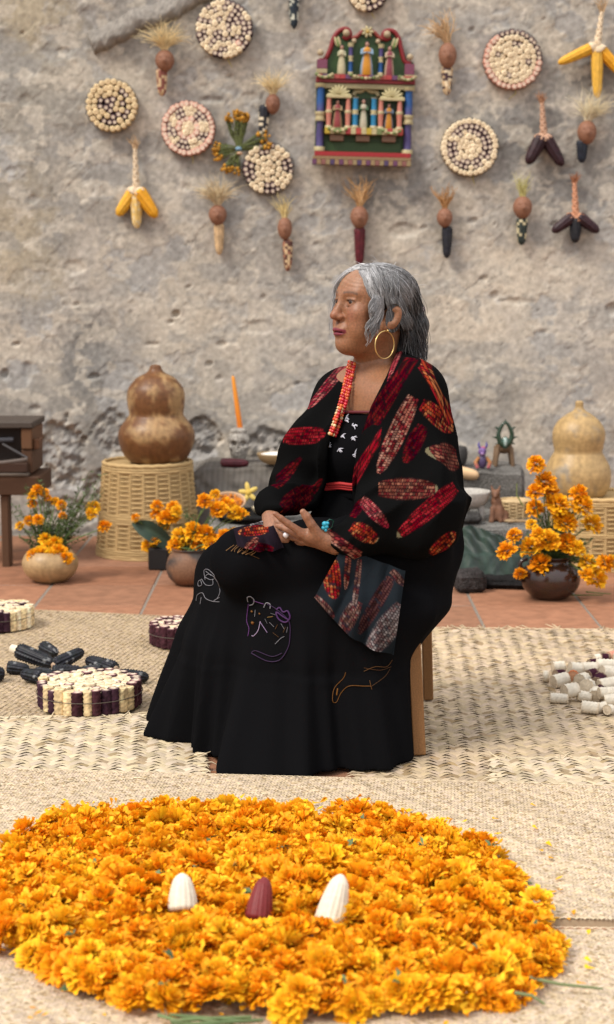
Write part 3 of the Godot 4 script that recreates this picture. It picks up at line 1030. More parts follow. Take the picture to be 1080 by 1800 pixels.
	for fan in [[-0.05, 62, 46], [2.9, 44, 30], [2.15, 44, 26], [-0.95, 56, 30]]:
		var dirv := Vector3(0.2 * 0.0 + sin(fan[0]), cos(fan[0]), 0)
		if fan[0] > 2.5:
			dirv = Vector3(-0.97, -0.1, 0)
		elif fan[0] > 2.0:
			dirv = Vector3(-0.35, -0.93, 0)
		elif fan[0] < -0.5:
			dirv = Vector3(0.9, 0.3, 0)
		for i in fan[2]:
			var dd := dirv.rotated(Vector3.BACK, R(-0.38, 0.38)).normalized() + Vector3(0, 0, R(-0.05, 0.22))
			var l: float = fan[1] * s * R(0.75, 1.05)
			var g := jit(Color(0.13, 0.15, 0.05), 0.35)
			st.tube([Vector3(R(-0.008, 0.008), R(-0.008, 0.008), R(0, 0.02)), dd * l * 0.5 + Vector3(R(-0.01, 0.01), R(-0.01, 0.01), 0), dd * l], [0.002, 0.0022, 0.0016], 3, [g], false)
			for k in 3:
				st.ball(dd * l * R(0.45, 0.9) + Vector3(R(-0.008, 0.008), R(-0.008, 0.008), R(-0.008, 0.008)), Vector3(0.005, 0.0025, 0.0035), jit(g, 0.3), 5, 3, Basis(Vector3.BACK, R(0, 3)))
			hd.ball(dd * l, Vector3(0.009, 0.009, 0.009) * R(0.7, 1.2), jit(Color(0.4, 0.19, 0.025), 0.4), 7, 5)
	part(o, "stems", st.mesh(M.leaf)).set_meta("kind", "stuff")
	part(o, "flower_heads", hd.mesh(M.husk)).set_meta("kind", "stuff")
	var ti := MB.new()
	ti.ball(Vector3(0, 0, 0.01), Vector3(0.017, 0.011, 0.02), Color(0.18, 0.3, 0.4), 10, 6)
	ti.ball(Vector3(0.004, -0.02, 0.012), Vector3(0.015, 0.008, 0.016), Color(0.55, 0.35, 0.22), 10, 6)
	part(o, "string_tie", ti.mesh(M.thread))

# ---------------------------------------------------------------- painted shrine
func build_retablo() -> void:
	var c := P(636, 292, ZW + 0.02)
	var s := mpp(c) / 5.143
	var o := thing("painted_shrine", "carved wooden wall shrine painted red, green, blue and cream with small figures", "shrine", c)
	o.rotation.z = -0.025
	var X := func(zx: float) -> float: return (zx - 548.0) * s
	var Y := func(zy: float) -> float: return (1310.0 - zy) * s
	var green := Color(0.045, 0.1, 0.025)
	var dgreen := Color(0.02, 0.045, 0.015)
	var red := Color(0.28, 0.02, 0.025)
	var rose := Color(0.5, 0.06, 0.06)
	var cream := Color(0.62, 0.52, 0.28)
	var blue := Color(0.03, 0.12, 0.36)
	var viol := Color(0.09, 0.065, 0.2)
	var pink := Color(0.66, 0.24, 0.17)
	var sky := Color(0.03, 0.24, 0.45)
	var box := func(called: String, x0: float, y0: float, x1: float, y1: float, z0: float, z1: float, col: Color, par: Node = o) -> void:
		var b := MB.new()
		b.box(Vector3((X.call(x0) + X.call(x1)) * 0.5, (Y.call(y0) + Y.call(y1)) * 0.5, (z0 + z1) * 0.5), Vector3(absf(X.call(x1) - X.call(x0)), absf(Y.call(y1) - Y.call(y0)), z1 - z0), col, Basis(), minf(0.0016, (z1 - z0) * 0.3))
		part(par, called, b.mesh(M.paint))
	# back board with its scrolled top
	var out := []
	for q in [[120, 1300], [985, 1300], [985, 390], [930, 380], [880, 260], [830, 150], [740, 130], [690, 200], [640, 160], [565, 130], [490, 160], [430, 210], [400, 130], [310, 140], [255, 250], [200, 370], [120, 390]]:
		out.append(Vector2(X.call(q[0]), Y.call(q[1])))
	var tri := Geometry2D.triangulate_polygon(PackedVector2Array(out))
	var bb := MB.new()
	for z in [0.0, 0.012]:
		for q in out:
			bb.vert(Vector3(q.x, q.y, z), green * (1.0 if z > 0.0 else 0.6))
	for k in range(0, tri.size(), 3):
		bb.tri(tri[k] + out.size(), tri[k + 1] + out.size(), tri[k + 2] + out.size())
	var nn := out.size()
	for i in nn:
		bb.face([Vector3(out[i].x, out[i].y, 0), Vector3(out[(i + 1) % nn].x, out[(i + 1) % nn].y, 0), Vector3(out[(i + 1) % nn].x, out[(i + 1) % nn].y, 0.012), Vector3(out[i].x, out[i].y, 0.012)], red)
	part(o, "back_board", bb.mesh(M.paint))
	# scrolled crest
	var crest := func(called: String, pts: Array, r: float, col: Color) -> void:
		var b := MB.new()
		var pp := []
		for q in pts:
			pp.append(Vector3(X.call(q[0]), Y.call(q[1]), 0.018))
		var cv := Curve3D.new()
		for i in pp.size():
			var tg: Vector3 = (pp[mini(i + 1, pp.size() - 1)] - pp[maxi(i - 1, 0)]) * 0.18
			cv.add_point(pp[i], -tg, tg)
		cv.bake_interval = 0.004
		var bk := cv.get_baked_points()
		var arr := []
		for q in bk:
			arr.append(q)
		b.tube(arr, [r], 8, [col])
		part(o, called, b.mesh(M.paint))
	crest.call("scroll", [[140, 395], [190, 385], [235, 300], [270, 190], [320, 130], [385, 120], [410, 165], [380, 200], [350, 180]], 0.0105, red)
	crest.call("scroll", [[965, 400], [905, 385], [870, 280], [845, 190], [800, 130], [735, 125], [705, 160], [730, 200], [770, 175]], 0.0105, red)
	crest.call("crest_moulding", [[420, 200], [470, 180], [515, 140], [565, 125], [620, 140], [665, 180], [705, 200]], 0.0095, Color(0.3, 0.05, 0.035))
	var balls := [[375, 155, 26], [740, 158, 26], [150, 330, 24], [950, 350, 24], [447, 222, 18], [660, 222, 18]]
	for q in balls:
		var b := MB.new()
		b.ball(Vector3(X.call(q[0]), Y.call(q[1]), 0.03), Vector3.ONE * q[2] * s * 1.25, Color(0.55, 0.42, 0.26), 10, 7)
		part(o, "finial", b.mesh(M.paint))
	var flo := MB.new()
	for k in 7:
		var a := TAU * k / 7.0
		flo.ball(Vector3(X.call(565) + cos(a) * 0.017, Y.call(140) + sin(a) * 0.015, 0.032), Vector3(0.014, 0.007, 0.006), jit(cream, 0.12), 7, 5, Basis(Vector3.BACK, a))
	flo.ball(Vector3(X.call(565), Y.call(140), 0.036), Vector3(0.009, 0.009, 0.006), Color(0.6, 0.4, 0.1), 8, 5)
	part(o, "crest_flower", flo.mesh(M.paint))
	for q in [[300, 240, 0.3], [810, 240, -0.3]]:
		var b := MB.new()
		for k in 3:
			b.ball(Vector3(X.call(q[0]) + (k - 1) * 0.008, Y.call(q[1]) + absf(k - 1.0) * 0.006, 0.026), Vector3(0.007, 0.024, 0.005), [cream, Color(0.2, 0.3, 0.08), cream][k], 7, 6, Basis(Vector3.BACK, q[2]))
		part(o, "carved_leaf", b.mesh(M.paint))
	# side blocks and the striped shelves
	box.call("side_block", 122, 390, 215, 470, 0.013, 0.04, Color(0.24, 0.07, 0.12))
	box.call("side_block", 905, 410, 992, 505, 0.013, 0.04, Color(0.24, 0.07, 0.12))
	box.call("side_cap", 118, 472, 215, 512, 0.013, 0.043, cream * 0.8)
	box.call("side_cap", 905, 507, 996, 522, 0.013, 0.043, cream * 0.8)
	var stripes := func(x0: float, x1: float, y0: float, y1: float, z0: float, z1: float, cs: Array, n: int) -> void:
		for i in n:
			box.call("painted_stripe", lerpf(x0, x1, i / float(n)) + 0.6, y0, lerpf(x0, x1, (i + 1.0) / n) - 0.6, y1, z0, z1, cs[i % cs.size()])
	stripes.call(120, 998, 522, 560, 0.013, 0.066, [rose, Color(0.17, 0.07, 0.16), cream * 0.7, Color(0.5, 0.1, 0.08)], 17)
	box.call("upper_shelf", 115, 561, 1000, 592, 0.013, 0.058, red)
	box.call("cornice", 112, 596, 1000, 640, 0.013, 0.05, cream * 0.72)
	for q in [[190, 545], [560, 545], [930, 550]]:
		var b := MB.new()
		var w := 70.0 if q[0] != 560 else 135.0
		for k in 9:
			var t := k / 8.0 * 2.0 - 1.0
			b.ball(Vector3(X.call(q[0] + t * w), Y.call(q[1] - 20.0 + 26.0 * (1.0 - t * t)), 0.071), Vector3(0.009, 0.0075, 0.006), jit([Color(0.2, 0.26, 0.08), cream, Color(0.45, 0.38, 0.2)][k % 3], 0.15), 7, 5)
		part(o, "garland", b.mesh(M.paint))
	# big side columns
	var col := func(called: String, x: float, y0: float, y1: float, r: float, segs: Array, z := 0.036) -> void:
		var b := MB.new()
		var prof := []
		var cs := []
		for q in segs:
			prof.append(Vector2(q[1] * r * s, (Y.call(y1) as float) + ((Y.call(y0) as float) - (Y.call(y1) as float)) * q[0]))
			cs.append(q[2])
		b.lathe(Vector3(X.call(x), 0, z), prof, 12, func(_p, _a, t): return cs[int(round(t * (cs.size() - 1)))])
		part(o, called, b.mesh(M.paint))
	var shaft := [[0.0, 1.15, cream], [0.06, 1.2, cream], [0.07, 0.8, viol], [0.22, 0.85, viol], [0.44, 0.7, Color(0.1, 0.08, 0.2)], [0.45, 1.2, cream], [0.5, 0.95, cream], [0.53, 1.0, Color(0.4, 0.3, 0.16)], [0.58, 1.2, cream], [0.59, 0.8, viol], [0.75, 0.85, blue], [0.94, 0.75, blue], [0.95, 1.2, cream], [1.0, 1.25, cream * 0.85]]
	col.call("side_column", 162, 600, 1190, 42, shaft)
	col.call("side_column", 950, 615, 1200, 42, shaft)
	var small := [[0.0, 1.2, cream], [0.08, 1.2, cream], [0.09, 0.9, blue], [0.4, 0.9, blue], [0.42, 1.25, cream], [0.5, 0.8, cream], [0.58, 1.25, cream], [0.6, 0.9, viol], [0.86, 0.85, viol], [0.88, 1.2, cream], [1.0, 1.25, cream * 0.8]]
	col.call("upper_column", 420, 240, 515, 22, small, 0.032)
	col.call("upper_column", 690, 245, 515, 22, small, 0.032)
	var pk := [[0.0, 1.3, cream], [0.06, 1.2, cream], [0.08, 0.8, pink], [0.45, 1.0, pink], [0.5, 1.25, cream], [0.54, 1.25, cream], [0.6, 0.9, pink], [0.98, 0.75, pink], [1.0, 1.1, cream]]
	for x in [238, 410, 702, 870]:
		col.call("pink_column", x, 715, 985, 25, pk, 0.052)
	var bl := [[0.0, 1.3, cream], [0.06, 1.2, cream], [0.08, 0.9, sky], [0.42, 0.95, sky], [0.45, 1.2, cream], [0.52, 0.9, cream], [0.58, 1.2, cream], [0.6, 0.9, sky], [0.95, 0.85, sky], [1.0, 1.2, cream]]
	for x in [475, 640]:
		col.call("blue_column", x, 715, 980, 26, bl, 0.052)
	# shells over the side niches and the ogee over the middle one
	for q in [[325, 712, 106], [800, 725, 106]]:
		for k in 9:
			var a := PI * (k + 0.5) / 9.0
			var b := MB.new()
			var d := Vector3(cos(a), sin(a) * 0.98, 0)
			var r0: float = q[2] * s
			b.ball(Vector3(X.call(q[0]), Y.call(q[1]), 0.052) + d * r0 * 0.6, Vector3(r0 * 0.45, r0 * 0.135, 0.009), jit(Color(0.66, 0.57, 0.3), 0.08), 8, 6, Basis(Vector3.BACK, a))
			part(o, "shell_rib", b.mesh(M.paint))
		box.call("shell_base", q[0] - 112, q[1] - 12, q[0] + 112, q[1] + 14, 0.043, 0.066, cream)
	crest.call("ogee_arch", [[455, 695], [470, 660], [520, 655], [565, 632], [610, 655], [660, 660], [680, 695]], 0.011, cream)
	# niches
	for q in [[262, 388], [500, 618], [726, 848]]:
		box.call("niche_back", q[0], 715, q[1], 985, 0.013, 0.018, dgreen)
	stripes.call(205, 905, 985, 1040, 0.013, 0.074, [Color(0.6, 0.42, 0.05), cream, Color(0.22, 0.26, 0.1), cream, rose, cream, Color(0.55, 0.08, 0.06), cream], 15)
	for q in [[320, 1012], [800, 1018]]:
		var b := MB.new()
		for k in 7:
			var t := k / 6.0 * 2.0 - 1.0
			b.ball(Vector3(X.call(q[0] + t * 75), Y.call(q[1] - 14.0 + 22.0 * (1.0 - t * t)), 0.078), Vector3(0.009, 0.007, 0.006), jit([Color(0.2, 0.26, 0.08), cream][k % 2], 0.15), 7, 5)
		part(o, "garland", b.mesh(M.paint))
	for x in [315, 548, 782]:
		box.call("bracket", x - 62, 1044, x + 62, 1098, 0.013, 0.05, Color(0.3, 0.17, 0.1))
	box.call("lower_panel", 208, 1100, 900, 1190, 0.0125, 0.02, green)
	box.call("red_base_rail", 120, 1195, 980, 1235, 0.013, 0.062, Color(0.42, 0.03, 0.035))
	box.call("base_rail", 105, 1238, 985, 1266, 0.013, 0.078, Color(0.33, 0.2, 0.1))
	stripes.call(100, 985, 1268, 1312, 0.012, 0.084, [Color(0.17, 0.06, 0.13), Color(0.36, 0.24, 0.12), Color(0.3, 0.12, 0.1), Color(0.36, 0.26, 0.13), Color(0.1, 0.06, 0.14), Color(0.38, 0.24, 0.12)], 22)
	# figures
	var fig := func(x: float, top: float, base: float, w: float, robe: Color, coat: Color, hairc: Color, z: float, gold: bool) -> void:
		var h: float = (base - top) * s
		var f := Node3D.new()
		f.position = Vector3(X.call(x), Y.call(base), z)
		put(o, f, "figure")
		var b := MB.new()
		b.lathe(Vector3.ZERO, [Vector2(0, 0), Vector2(w * s, 0), Vector2(w * s * 0.9, h * 0.3), Vector2(w * s * 0.62, h * 0.58), Vector2(w * s * 0.8, h * 0.72), Vector2(w * s * 0.66, h * 0.8), Vector2(w * s * 0.2, h * 0.84), Vector2(0, h * 0.85)], 12, func(p: Vector3, a: float, _t: float): return robe if sin(a) > 0.72 or (gold and sin(a) > 0.5) else coat, Basis(), func(p, _a, _k): return p * Vector3(1, 1, 0.6))
		part(f, "robe", b.mesh(M.paint))
		var hd := MB.new()
		hd.ball(Vector3(0, h * 0.91, 0.001), Vector3(h * 0.062, h * 0.085, h * 0.07), Color(0.55, 0.3, 0.22), 10, 8)
		hd.ball(Vector3(0, h * 0.975, -0.002), Vector3(h * 0.075, h * 0.035, h * 0.075), hairc, 10, 6)
		hd.ball(Vector3(0, h * 0.9, -0.005), Vector3(h * 0.078, h * 0.1, h * 0.055), hairc, 10, 6)
		for e in [-1, 1]:
			hd.ball(Vector3(e * h * 0.025, h * 0.925, h * 0.068), Vector3(h * 0.012, h * 0.008, h * 0.006), Color(0.02, 0.015, 0.01), 6, 4)
		part(f, "head", hd.mesh(M.paint))
		var ar := MB.new()
		for e in [-1, 1]:
			ar.tube([Vector3(e * w * s * 0.72, h * 0.76, 0), Vector3(e * w * s * 0.85, h * 0.62, w * s * 0.3), Vector3(e * w * s * 0.05, h * 0.66, w * s * 0.66)], [w * s * 0.2, w * s * 0.2, w * s * 0.13], 6, [coat])
		ar.ball(Vector3(0, h * 0.67, w * s * 0.68), Vector3(w * s * 0.14, h * 0.03, w * s * 0.12), Color(0.55, 0.3, 0.22), 7, 5)
		part(f, "arms", ar.mesh(M.paint))
	var dkh := Color(0.03, 0.015, 0.01)
	fig.call(340, 262, 515, 40, Color(0.66, 0.58, 0.36), Color(0.5, 0.48, 0.3), dkh, 0.045, false)
	fig.call(563, 228, 520, 60, Color(0.72, 0.3, 0.02), Color(0.28, 0.42, 0.55), dkh, 0.05, true)
	fig.call(766, 262, 525, 44, Color(0.3, 0.06, 0.08), Color(0.58, 0.44, 0.3), dkh, 0.045, false)
	fig.call(315, 738, 985, 46, Color(0.34, 0.06, 0.06), Color(0.45, 0.34, 0.18), dkh, 0.045, false)
	fig.call(548, 728, 985, 46, Color(0.62, 0.55, 0.4), Color(0.06, 0.14, 0.06), dkh, 0.045, false)
	fig.call(775, 760, 990, 44, Color(0.62, 0.26, 0.02), Color(0.16, 0.22, 0.3), dkh, 0.045, true)

# ---------------------------------------------------------------- altar behind the woman
func soft(pts: Array, n: int) -> Array:
	var out := []
	for i in n:
		var t := float(i) / (n - 1) * (pts.size() - 1)
		var k := mini(int(t), pts.size() - 2)
		var f := t - k
		var a: Vector2 = pts[maxi(k - 1, 0)]
		var b: Vector2 = pts[k]
		var c: Vector2 = pts[k + 1]
		var d: Vector2 = pts[mini(k + 2, pts.size() - 1)]
		out.append(b.cubic_interpolate(c, a, d, f))
	return out

func rock(size: Vector3, col: Color, rough := 0.012, n := 18, seed_ := 1) -> MB:
	var nz := noise(7.0, seed_, 4)
	var b := MB.new()
	b.box(Vector3.ZERO, size, col, Basis(), 0.02)
	for i in 4:
		if b.ix.size() < 60000:
			b = b.finer()
	for i in b.v.size():
		var p := b.v[i]
		var d := nz.get_noise_3dv(p) * rough + nz.get_noise_3dv(p * 4.0 + Vector3.ONE) * rough * 0.4
		b.v[i] = p + Vector3(signf(p.x) * d if absf(p.x) > size.x * 0.45 else 0.0, signf(p.y) * d if absf(p.y) > size.y * 0.4 else 0.0, signf(p.z) * d if absf(p.z) > size.z * 0.4 else 0.0)
		b.c[i] = col * (1.15 + nz.get_noise_3dv(p * 2.0) * 0.6 + nz.get_noise_3dv(p * 9.0) * 0.5)
	return b

func bowl(r: float, h: float, col: Color, th := 0.006, segs := 36) -> MB:
	var b := MB.new()
	b.lathe(Vector3.ZERO, soft([Vector2(0, 0), Vector2(r * 0.5, 0.0), Vector2(r * 0.85, h * 0.4), Vector2(r, h), Vector2(r - th, h + 0.001), Vector2(r * 0.8, h * 0.45), Vector2(r * 0.4, h * 0.2), Vector2(0, h * 0.17)], 22), segs, func(p: Vector3, a: float, _t: float): return col * (1.0 + 0.08 * sin(a * 3.0 + p.y * 90.0)))
	return b

func build_altar() -> void:
	var stone := Color(0.3, 0.285, 0.26)
	# lower step and upper step of rough stone
	var l0 := P(368, 950, -7.2).x
	var l1 := P(936, 950, -7.2).x
	var lo := solo("stone_step", "long low grey stone step of the altar, behind the woman", "stone step", rock(Vector3(l1 - l0, 0.19, 0.5), stone, 0.01, 18, 3).mesh(M.stone), Transform3D(Basis(), Vector3((l0 + l1) * 0.5, 0.095, -7.22)))
	var u0 := P(352, 850, -7.5).x
	var u1 := P(922, 850, -7.5).x
	var up := rock(Vector3(u1 - u0, 0.37, 0.36), Color(0.25, 0.235, 0.215), 0.012, 18, 8)
	for i in up.v.size():
		var p := up.v[i]
		if p.z > 0.1 and p.y < 0.17:
			up.v[i].z += sin(p.x * 160.0) * 0.004
	solo("stone_block", "taller rough stone block with chisel marks carrying the horned figure, behind the woman", "stone block", up.mesh(M.stone), Transform3D(Basis(), Vector3((u0 + u1) * 0.5, 0.185, -7.63)))
	# grey cloth over its left end
	var cn := noise(5.0, 41, 3)
	var clo := MB.new()
	var cx0 := P(338, 850, -7.4).x
	var cx1 := P(560, 850, -7.4).x
	clo.sheet(70, 44, func(i: int, j: int):
		var u := i / 69.0
		var t := j / 43.0
		var x := lerpf(cx0, cx1, u)
		var s := t * 0.72
		var y := 0.388
		var z := -7.82 + s
		if s > 0.4:
			var q := s - 0.4
			y -= q * 1.05
			z = -7.42 + q * (0.12 + 0.22 * u)
		var dp := smoothstep(0.4, 0.7, s)
		x += (-0.05 + 0.02 * sin(u * 9.0)) * dp * (1.0 - u)
		z += sin(u * 26.0 + t * 3.0) * 0.016 * dp + cn.get_noise_2d(x * 3.0, s * 3.0) * 0.014
		y += cn.get_noise_2d(x * 2.0 + 7.0, s * 4.0) * 0.008 - (0.06 * maxf(0.0, 0.1 - u) * 10.0 if s < 0.45 else 0.0) * 0.6
		return Vector3(x, maxf(y, 0.004), z), func(i: int, j: int): return Color(0.15, 0.135, 0.118) * (1.0 + 0.12 * sin(i * 2.1) + 0.1 * sin(j * 1.7)))
	solo("grey_cloth", "coarse grey brown cloth draped over the altar's left end", "cloth", clo.mesh(M.cloth))
	# skull candlestick
	var sk := P(420, 803, -7.62)
	var s := mpp(sk)
	var o := thing("skull_candlestick", "grey stone skull shaped candlestick holding the orange candle", "candlestick", Vector3(sk.x, 0.392, -7.62))
	var f := func(p: Vector3) -> float:
		var d := s_ell(p, Vector3(0, 0.088, 0), Vector3(0.043, 0.04, 0.045))
		d = smin(d, s_ell(p, Vector3(0, 0.05, 0.01), Vector3(0.033, 0.04, 0.033)), 0.012)
		d = smin(d, s_cap(p, Vector3(0, 0.0, 0), Vector3(0, 0.04, 0), 0.028, 0.026), 0.015)
		d = smin(d, s_ell(p, Vector3(0, 0.127, 0), Vector3(0.034, 0.014, 0.034)), 0.008)
		for e in [-1.0, 1.0]:
			d = smax(d, -s_ell(p, Vector3(e * 0.018, 0.077, 0.04), Vector3(0.0125, 0.012, 0.022)), 0.004)
			d = smin(d, s_ell(p, Vector3(e * 0.028, 0.06, 0.026), Vector3(0.01, 0.008, 0.012)), 0.008)
		d = smax(d, -s_ell(p, Vector3(0, 0.058, 0.046), Vector3(0.006, 0.009, 0.008)), 0.003)
		d = smax(d, -s_ell(p, Vector3(0, 0.036, 0.046), Vector3(0.02, 0.0035, 0.01)), 0.002)
		return d
	o.scale = Vector3(1.2, 1.12, 1.2)
	part(o, "skull", nets(f, Vector3(-0.06, -0.035, -0.06), Vector3(0.06, 0.15, 0.065), 0.004, func(p: Vector3): return Color(0.62, 0.57, 0.5) * (1.0 + 0.2 * sin(p.x * 130.0) * sin(p.y * 110.0))).mesh(M.stone))
	var ca := MB.new()
	var ct := P(411, 656, -7.62) - P(424, 750, -7.62)
	ca.lathe(Vector3.ZERO, [Vector2(0, 0), Vector2(0.0125, 0.0), Vector2(0.0118, 0.09), Vector2(0.0095, 0.19), Vector2(0.0075, ct.length() - 0.006), Vector2(0.004, ct.length()), Vector2(0, ct.length())], 16, func(p: Vector3, _a: float, _t: float): return Color(0.72, 0.19, 0.02).lerp(Color(0.85, 0.33, 0.04), p.y / 0.25))
	var can := solo("orange_candle", "tall tapering orange candle leaning slightly left on the stone skull", "candle", ca.mesh(M.wax), Transform3D(Basis(Quaternion(Vector3.UP, ct.normalized())), Vector3(sk.x + 0.008, 0.54, -7.62)))
	var wk := MB.new()
	wk.tube([Vector3(0, ct.length() - 0.002, 0), Vector3(0.001, ct.length() + 0.012, 0)], [0.0012], 5, [Color(0.03, 0.02, 0.02)])
	part(can, "wick", wk.mesh(M.thread))
	solo("purple_corn_cob", "dark purple corn cob lying before the stone skull", "corn cob", cob(0.128, 0.022, 12, 22, plain_corn(Color(0.07, 0.012, 0.018), 0.3), 0.8).mesh(M.corn), Transform3D(Basis(Vector3.BACK, -PI / 2 - 0.03), P(388, 813, -7.43)))
	# rice bowl and the little things behind it
	var rb := P(487, 828, -7.45)
	o = thing("wooden_bowl", "shallow pale wooden bowl heaped with white rice, half hidden by the shawl", "bowl", Vector3(rb.x, 0.4, -7.45))
	part(o, "bowl_shell", bowl(0.09, 0.045, Color(0.5, 0.34, 0.17)).mesh(M.wood))
	var ri := MB.new()
	ri.ball(Vector3(0, 0.036, 0), Vector3(0.082, 0.018, 0.082), Color(0.75, 0.72, 0.66), 24, 10)
	part(o, "rice", ri.mesh(M.cob_end)).set_meta("kind", "stuff")
	var bl := MB.new()
	bl.ball(Vector3.ZERO, Vector3(0.02, 0.022, 0.02), Color(0.1, 0.16, 0.42), 12, 8)
	bl.ball(Vector3(0.012, 0.012, 0), Vector3(0.012, 0.012, 0.012), Color(0.12, 0.2, 0.5), 10, 6)
	solo("blue_bead_figure", "small blue lump beside the rice bowl", "figurine", bl.mesh(M.paint), Transform3D(Basis(), P(463, 803, -7.6)))
	solo("small_clay_head", "little pale grey clay head behind the rice bowl", "figurine", clay_face(0.018, 0.026, 0.018, Color(0.42, 0.37, 0.32)).mesh(M.clay), Transform3D(Basis(), P(479, 797, -7.6)))
	# woven bowl of petals, yellow star, plates on the lower step
	var wb := P(402, 876, -7.2)
	o = thing("woven_bowl", "tilted shallow woven bowl filled with orange petals", "bowl", Vector3(wb.x, 0.235, -7.18))
	o.rotation.x = 0.42
	part(o, "bowl_shell", bowl(0.079, 0.036, Color(0.5, 0.33, 0.2), 0.008).mesh(M.palm))
	var pt := MB.new()
	for i in 170:
		var a := R(0, TAU)
		var rr := 0.062 * sqrt(R(0, 1))
		pt.ball(Vector3(cos(a) * rr, 0.022 + R(0, 0.012) + (0.06 - rr) * 0.1, sin(a) * rr), Vector3(0.009, 0.002, 0.005), jit(Color(0.62, 0.2, 0.02), 0.25), 6, 4, Basis.from_euler(Vector3(R(-1, 1), R(0, 6), R(-1, 1))))
	part(o, "petals", pt.mesh(M.petal)).set_meta("kind", "stuff")
	var st := MB.new()
	for k in 5:
		var a := TAU * k / 5.0 + 0.3
		st.ball(Vector3(cos(a) * 0.022, sin(a) * 0.026, 0), Vector3(0.024, 0.011, 0.009), jit(Color(0.7, 0.52, 0.14), 0.1), 10, 6, Basis(Vector3.BACK, a))
	st.ball(Vector3(0, 0, 0.006), Vector3(0.014, 0.014, 0.01), Color(0.62, 0.42, 0.08), 10, 6)
	solo("yellow_star_flower", "pale yellow five pointed squash flower beside the woven bowl", "flower", st.mesh(M.petal), Transform3D(Basis(Vector3.BACK, 0.2) * Basis(Vector3.RIGHT, -0.3), P(437, 866, -7.22)))
	var gr := MB.new()
	gr.lathe(Vector3.ZERO, [Vector2(0, 0), Vector2(0.15, 0.0), Vector2(0.155, 0.012), Vector2(0.15, 0.02), Vector2(0, 0.018)], 30, func(_p, _a, _t): return Color(0.035, 0.033, 0.034))
	solo("black_griddle", "flat dark griddle lying on the lower step under the plates", "griddle", gr.mesh(M.stone), Transform3D(Basis(), Vector3(P(440, 890, -7.12).x, 0.205, -7.13)))
	for q in [[468, 893, "shallow pale bowl of peeled seeds on the dark griddle", Color(0.55, 0.46, 0.3)], [500, 886, "second pale bowl on the griddle, half behind the shawl's edge", Color(0.48, 0.36, 0.22)]]:
		var at := P(q[0], q[1], -7.12)
		o = thing("seed_bowl", q[2], "bowl", Vector3(at.x, 0.226, -7.12 + (0.05 if q[0] == 468 else -0.04)))
		part(o, "bowl_shell", bowl(0.062, 0.028, q[3]).mesh(M.wood))
		var sd := MB.new()
		for i in 60:
			var a := R(0, TAU)
			var rr := 0.05 * sqrt(R(0, 1))
			sd.ball(Vector3(cos(a) * rr, 0.024 + R(0, 0.006), sin(a) * rr), Vector3(0.007, 0.004, 0.005), jit(Color(0.7, 0.62, 0.45), 0.15), 6, 4, Basis(Vector3.UP, R(0, 6)))
		part(o, "seeds", sd.mesh(M.cob_end)).set_meta("kind", "stuff")
	# right half: pot, bread, painted creature, horned figure
	var dp := MB.new()
	dp.lathe(Vector3.ZERO, soft([Vector2(0, 0), Vector2(0.03, 0), Vector2(0.043, 0.04), Vector2(0.04, 0.075), Vector2(0.034, 0.085), Vector2(0.03, 0.083), Vector2(0.034, 0.05), Vector2(0, 0.02)], 16), 24, func(_p, _a, _t): return Color(0.07, 0.065, 0.06))
	solo("small_black_pot", "small blackened clay pot at the woman's back, beside the painted creature", "pot", dp.mesh(M.clay), Transform3D(Basis(), Vector3(P(806, 815, -7.62).x, 0.375, -7.62)))
	var br := MB.new()
	br.lathe(Vector3.ZERO, soft([Vector2(0.001, 0), Vector2(0.02, 0.012), Vector2(0.027, 0.06), Vector2(0.024, 0.12), Vector2(0.012, 0.15), Vector2(0.001, 0.155)], 14), 16, func(p: Vector3, a: float, _t: float): return Color(0.62, 0.42, 0.24) * (1.0 + 0.15 * sin(a * 2.0)))
	solo("bread_roll", "long pale bread roll poking out behind the woman's shawl", "bread", br.mesh(M.cob_end), Transform3D(Basis(Vector3.BACK, PI / 2 - 0.22), P(842, 837, -7.45)))
	var cr := P(848, 838, -7.48)
	o = thing("painted_creature", "small purple and orange painted animal figurine with pink snout", "figurine", Vector3(cr.x, 0.375, -7.48))
	var bd := MB.new()
	bd.ball(Vector3(0, 0.032, 0), Vector3(0.021, 0.034, 0.02), Color(0.1, 0.07, 0.16), 14, 10)
	part(o, "body", bd.mesh(M.paint))
	var hd := MB.new()
	hd.ball(Vector3(-0.002, 0.078, 0.008), Vector3(0.019, 0.02, 0.02), Color(0.22, 0.12, 0.36), 14, 10)
	hd.ball(Vector3(-0.004, 0.07, 0.026), Vector3(0.008, 0.008, 0.009), Color(0.42, 0.25, 0.5), 10, 6)
	hd.ball(Vector3(0.002, 0.095, 0.004), Vector3(0.012, 0.007, 0.012), Color(0.6, 0.15, 0.2), 10, 6)
	for e in [-1.0, 1.0]:
		hd.ball(Vector3(e * 0.008, 0.083, 0.024), Vector3(0.003, 0.004, 0.003), Color(0.02, 0.02, 0.02), 6, 4)
	part(o, "head", hd.mesh(M.paint))
	for e in [-1.0, 1.0]:
		var er := MB.new()
		er.tube([Vector3(e * 0.012, 0.092, 0), Vector3(e * 0.019, 0.108, 0), Vector3(e * 0.016, 0.122, 0)], [0.006, 0.006, 0.002], 7, [Color(0.16, 0.13, 0.4)])
		part(o, "ear", er.mesh(M.paint))
		var lg := MB.new()
		lg.tube([Vector3(e * 0.016, 0.05, 0.004), Vector3(e * 0.033, 0.03, 0.012), Vector3(e * 0.024, 0.004, 0.022)], [0.009, 0.009, 0.008], 8, [Color(0.5, 0.2, 0.05), Color(0.55, 0.22, 0.06), Color(0.5, 0.1, 0.16)])
		part(o, "leg", lg.mesh(M.paint))
	var hf := P(885, 832, -7.6)
	o = thing("horned_figure", "four legged wooden figure wearing a spiky green glazed ring", "sculpture", Vector3(hf.x, 0.374, -7.6))
	var ring := MB.new()
	var pts := []
	var rad := []
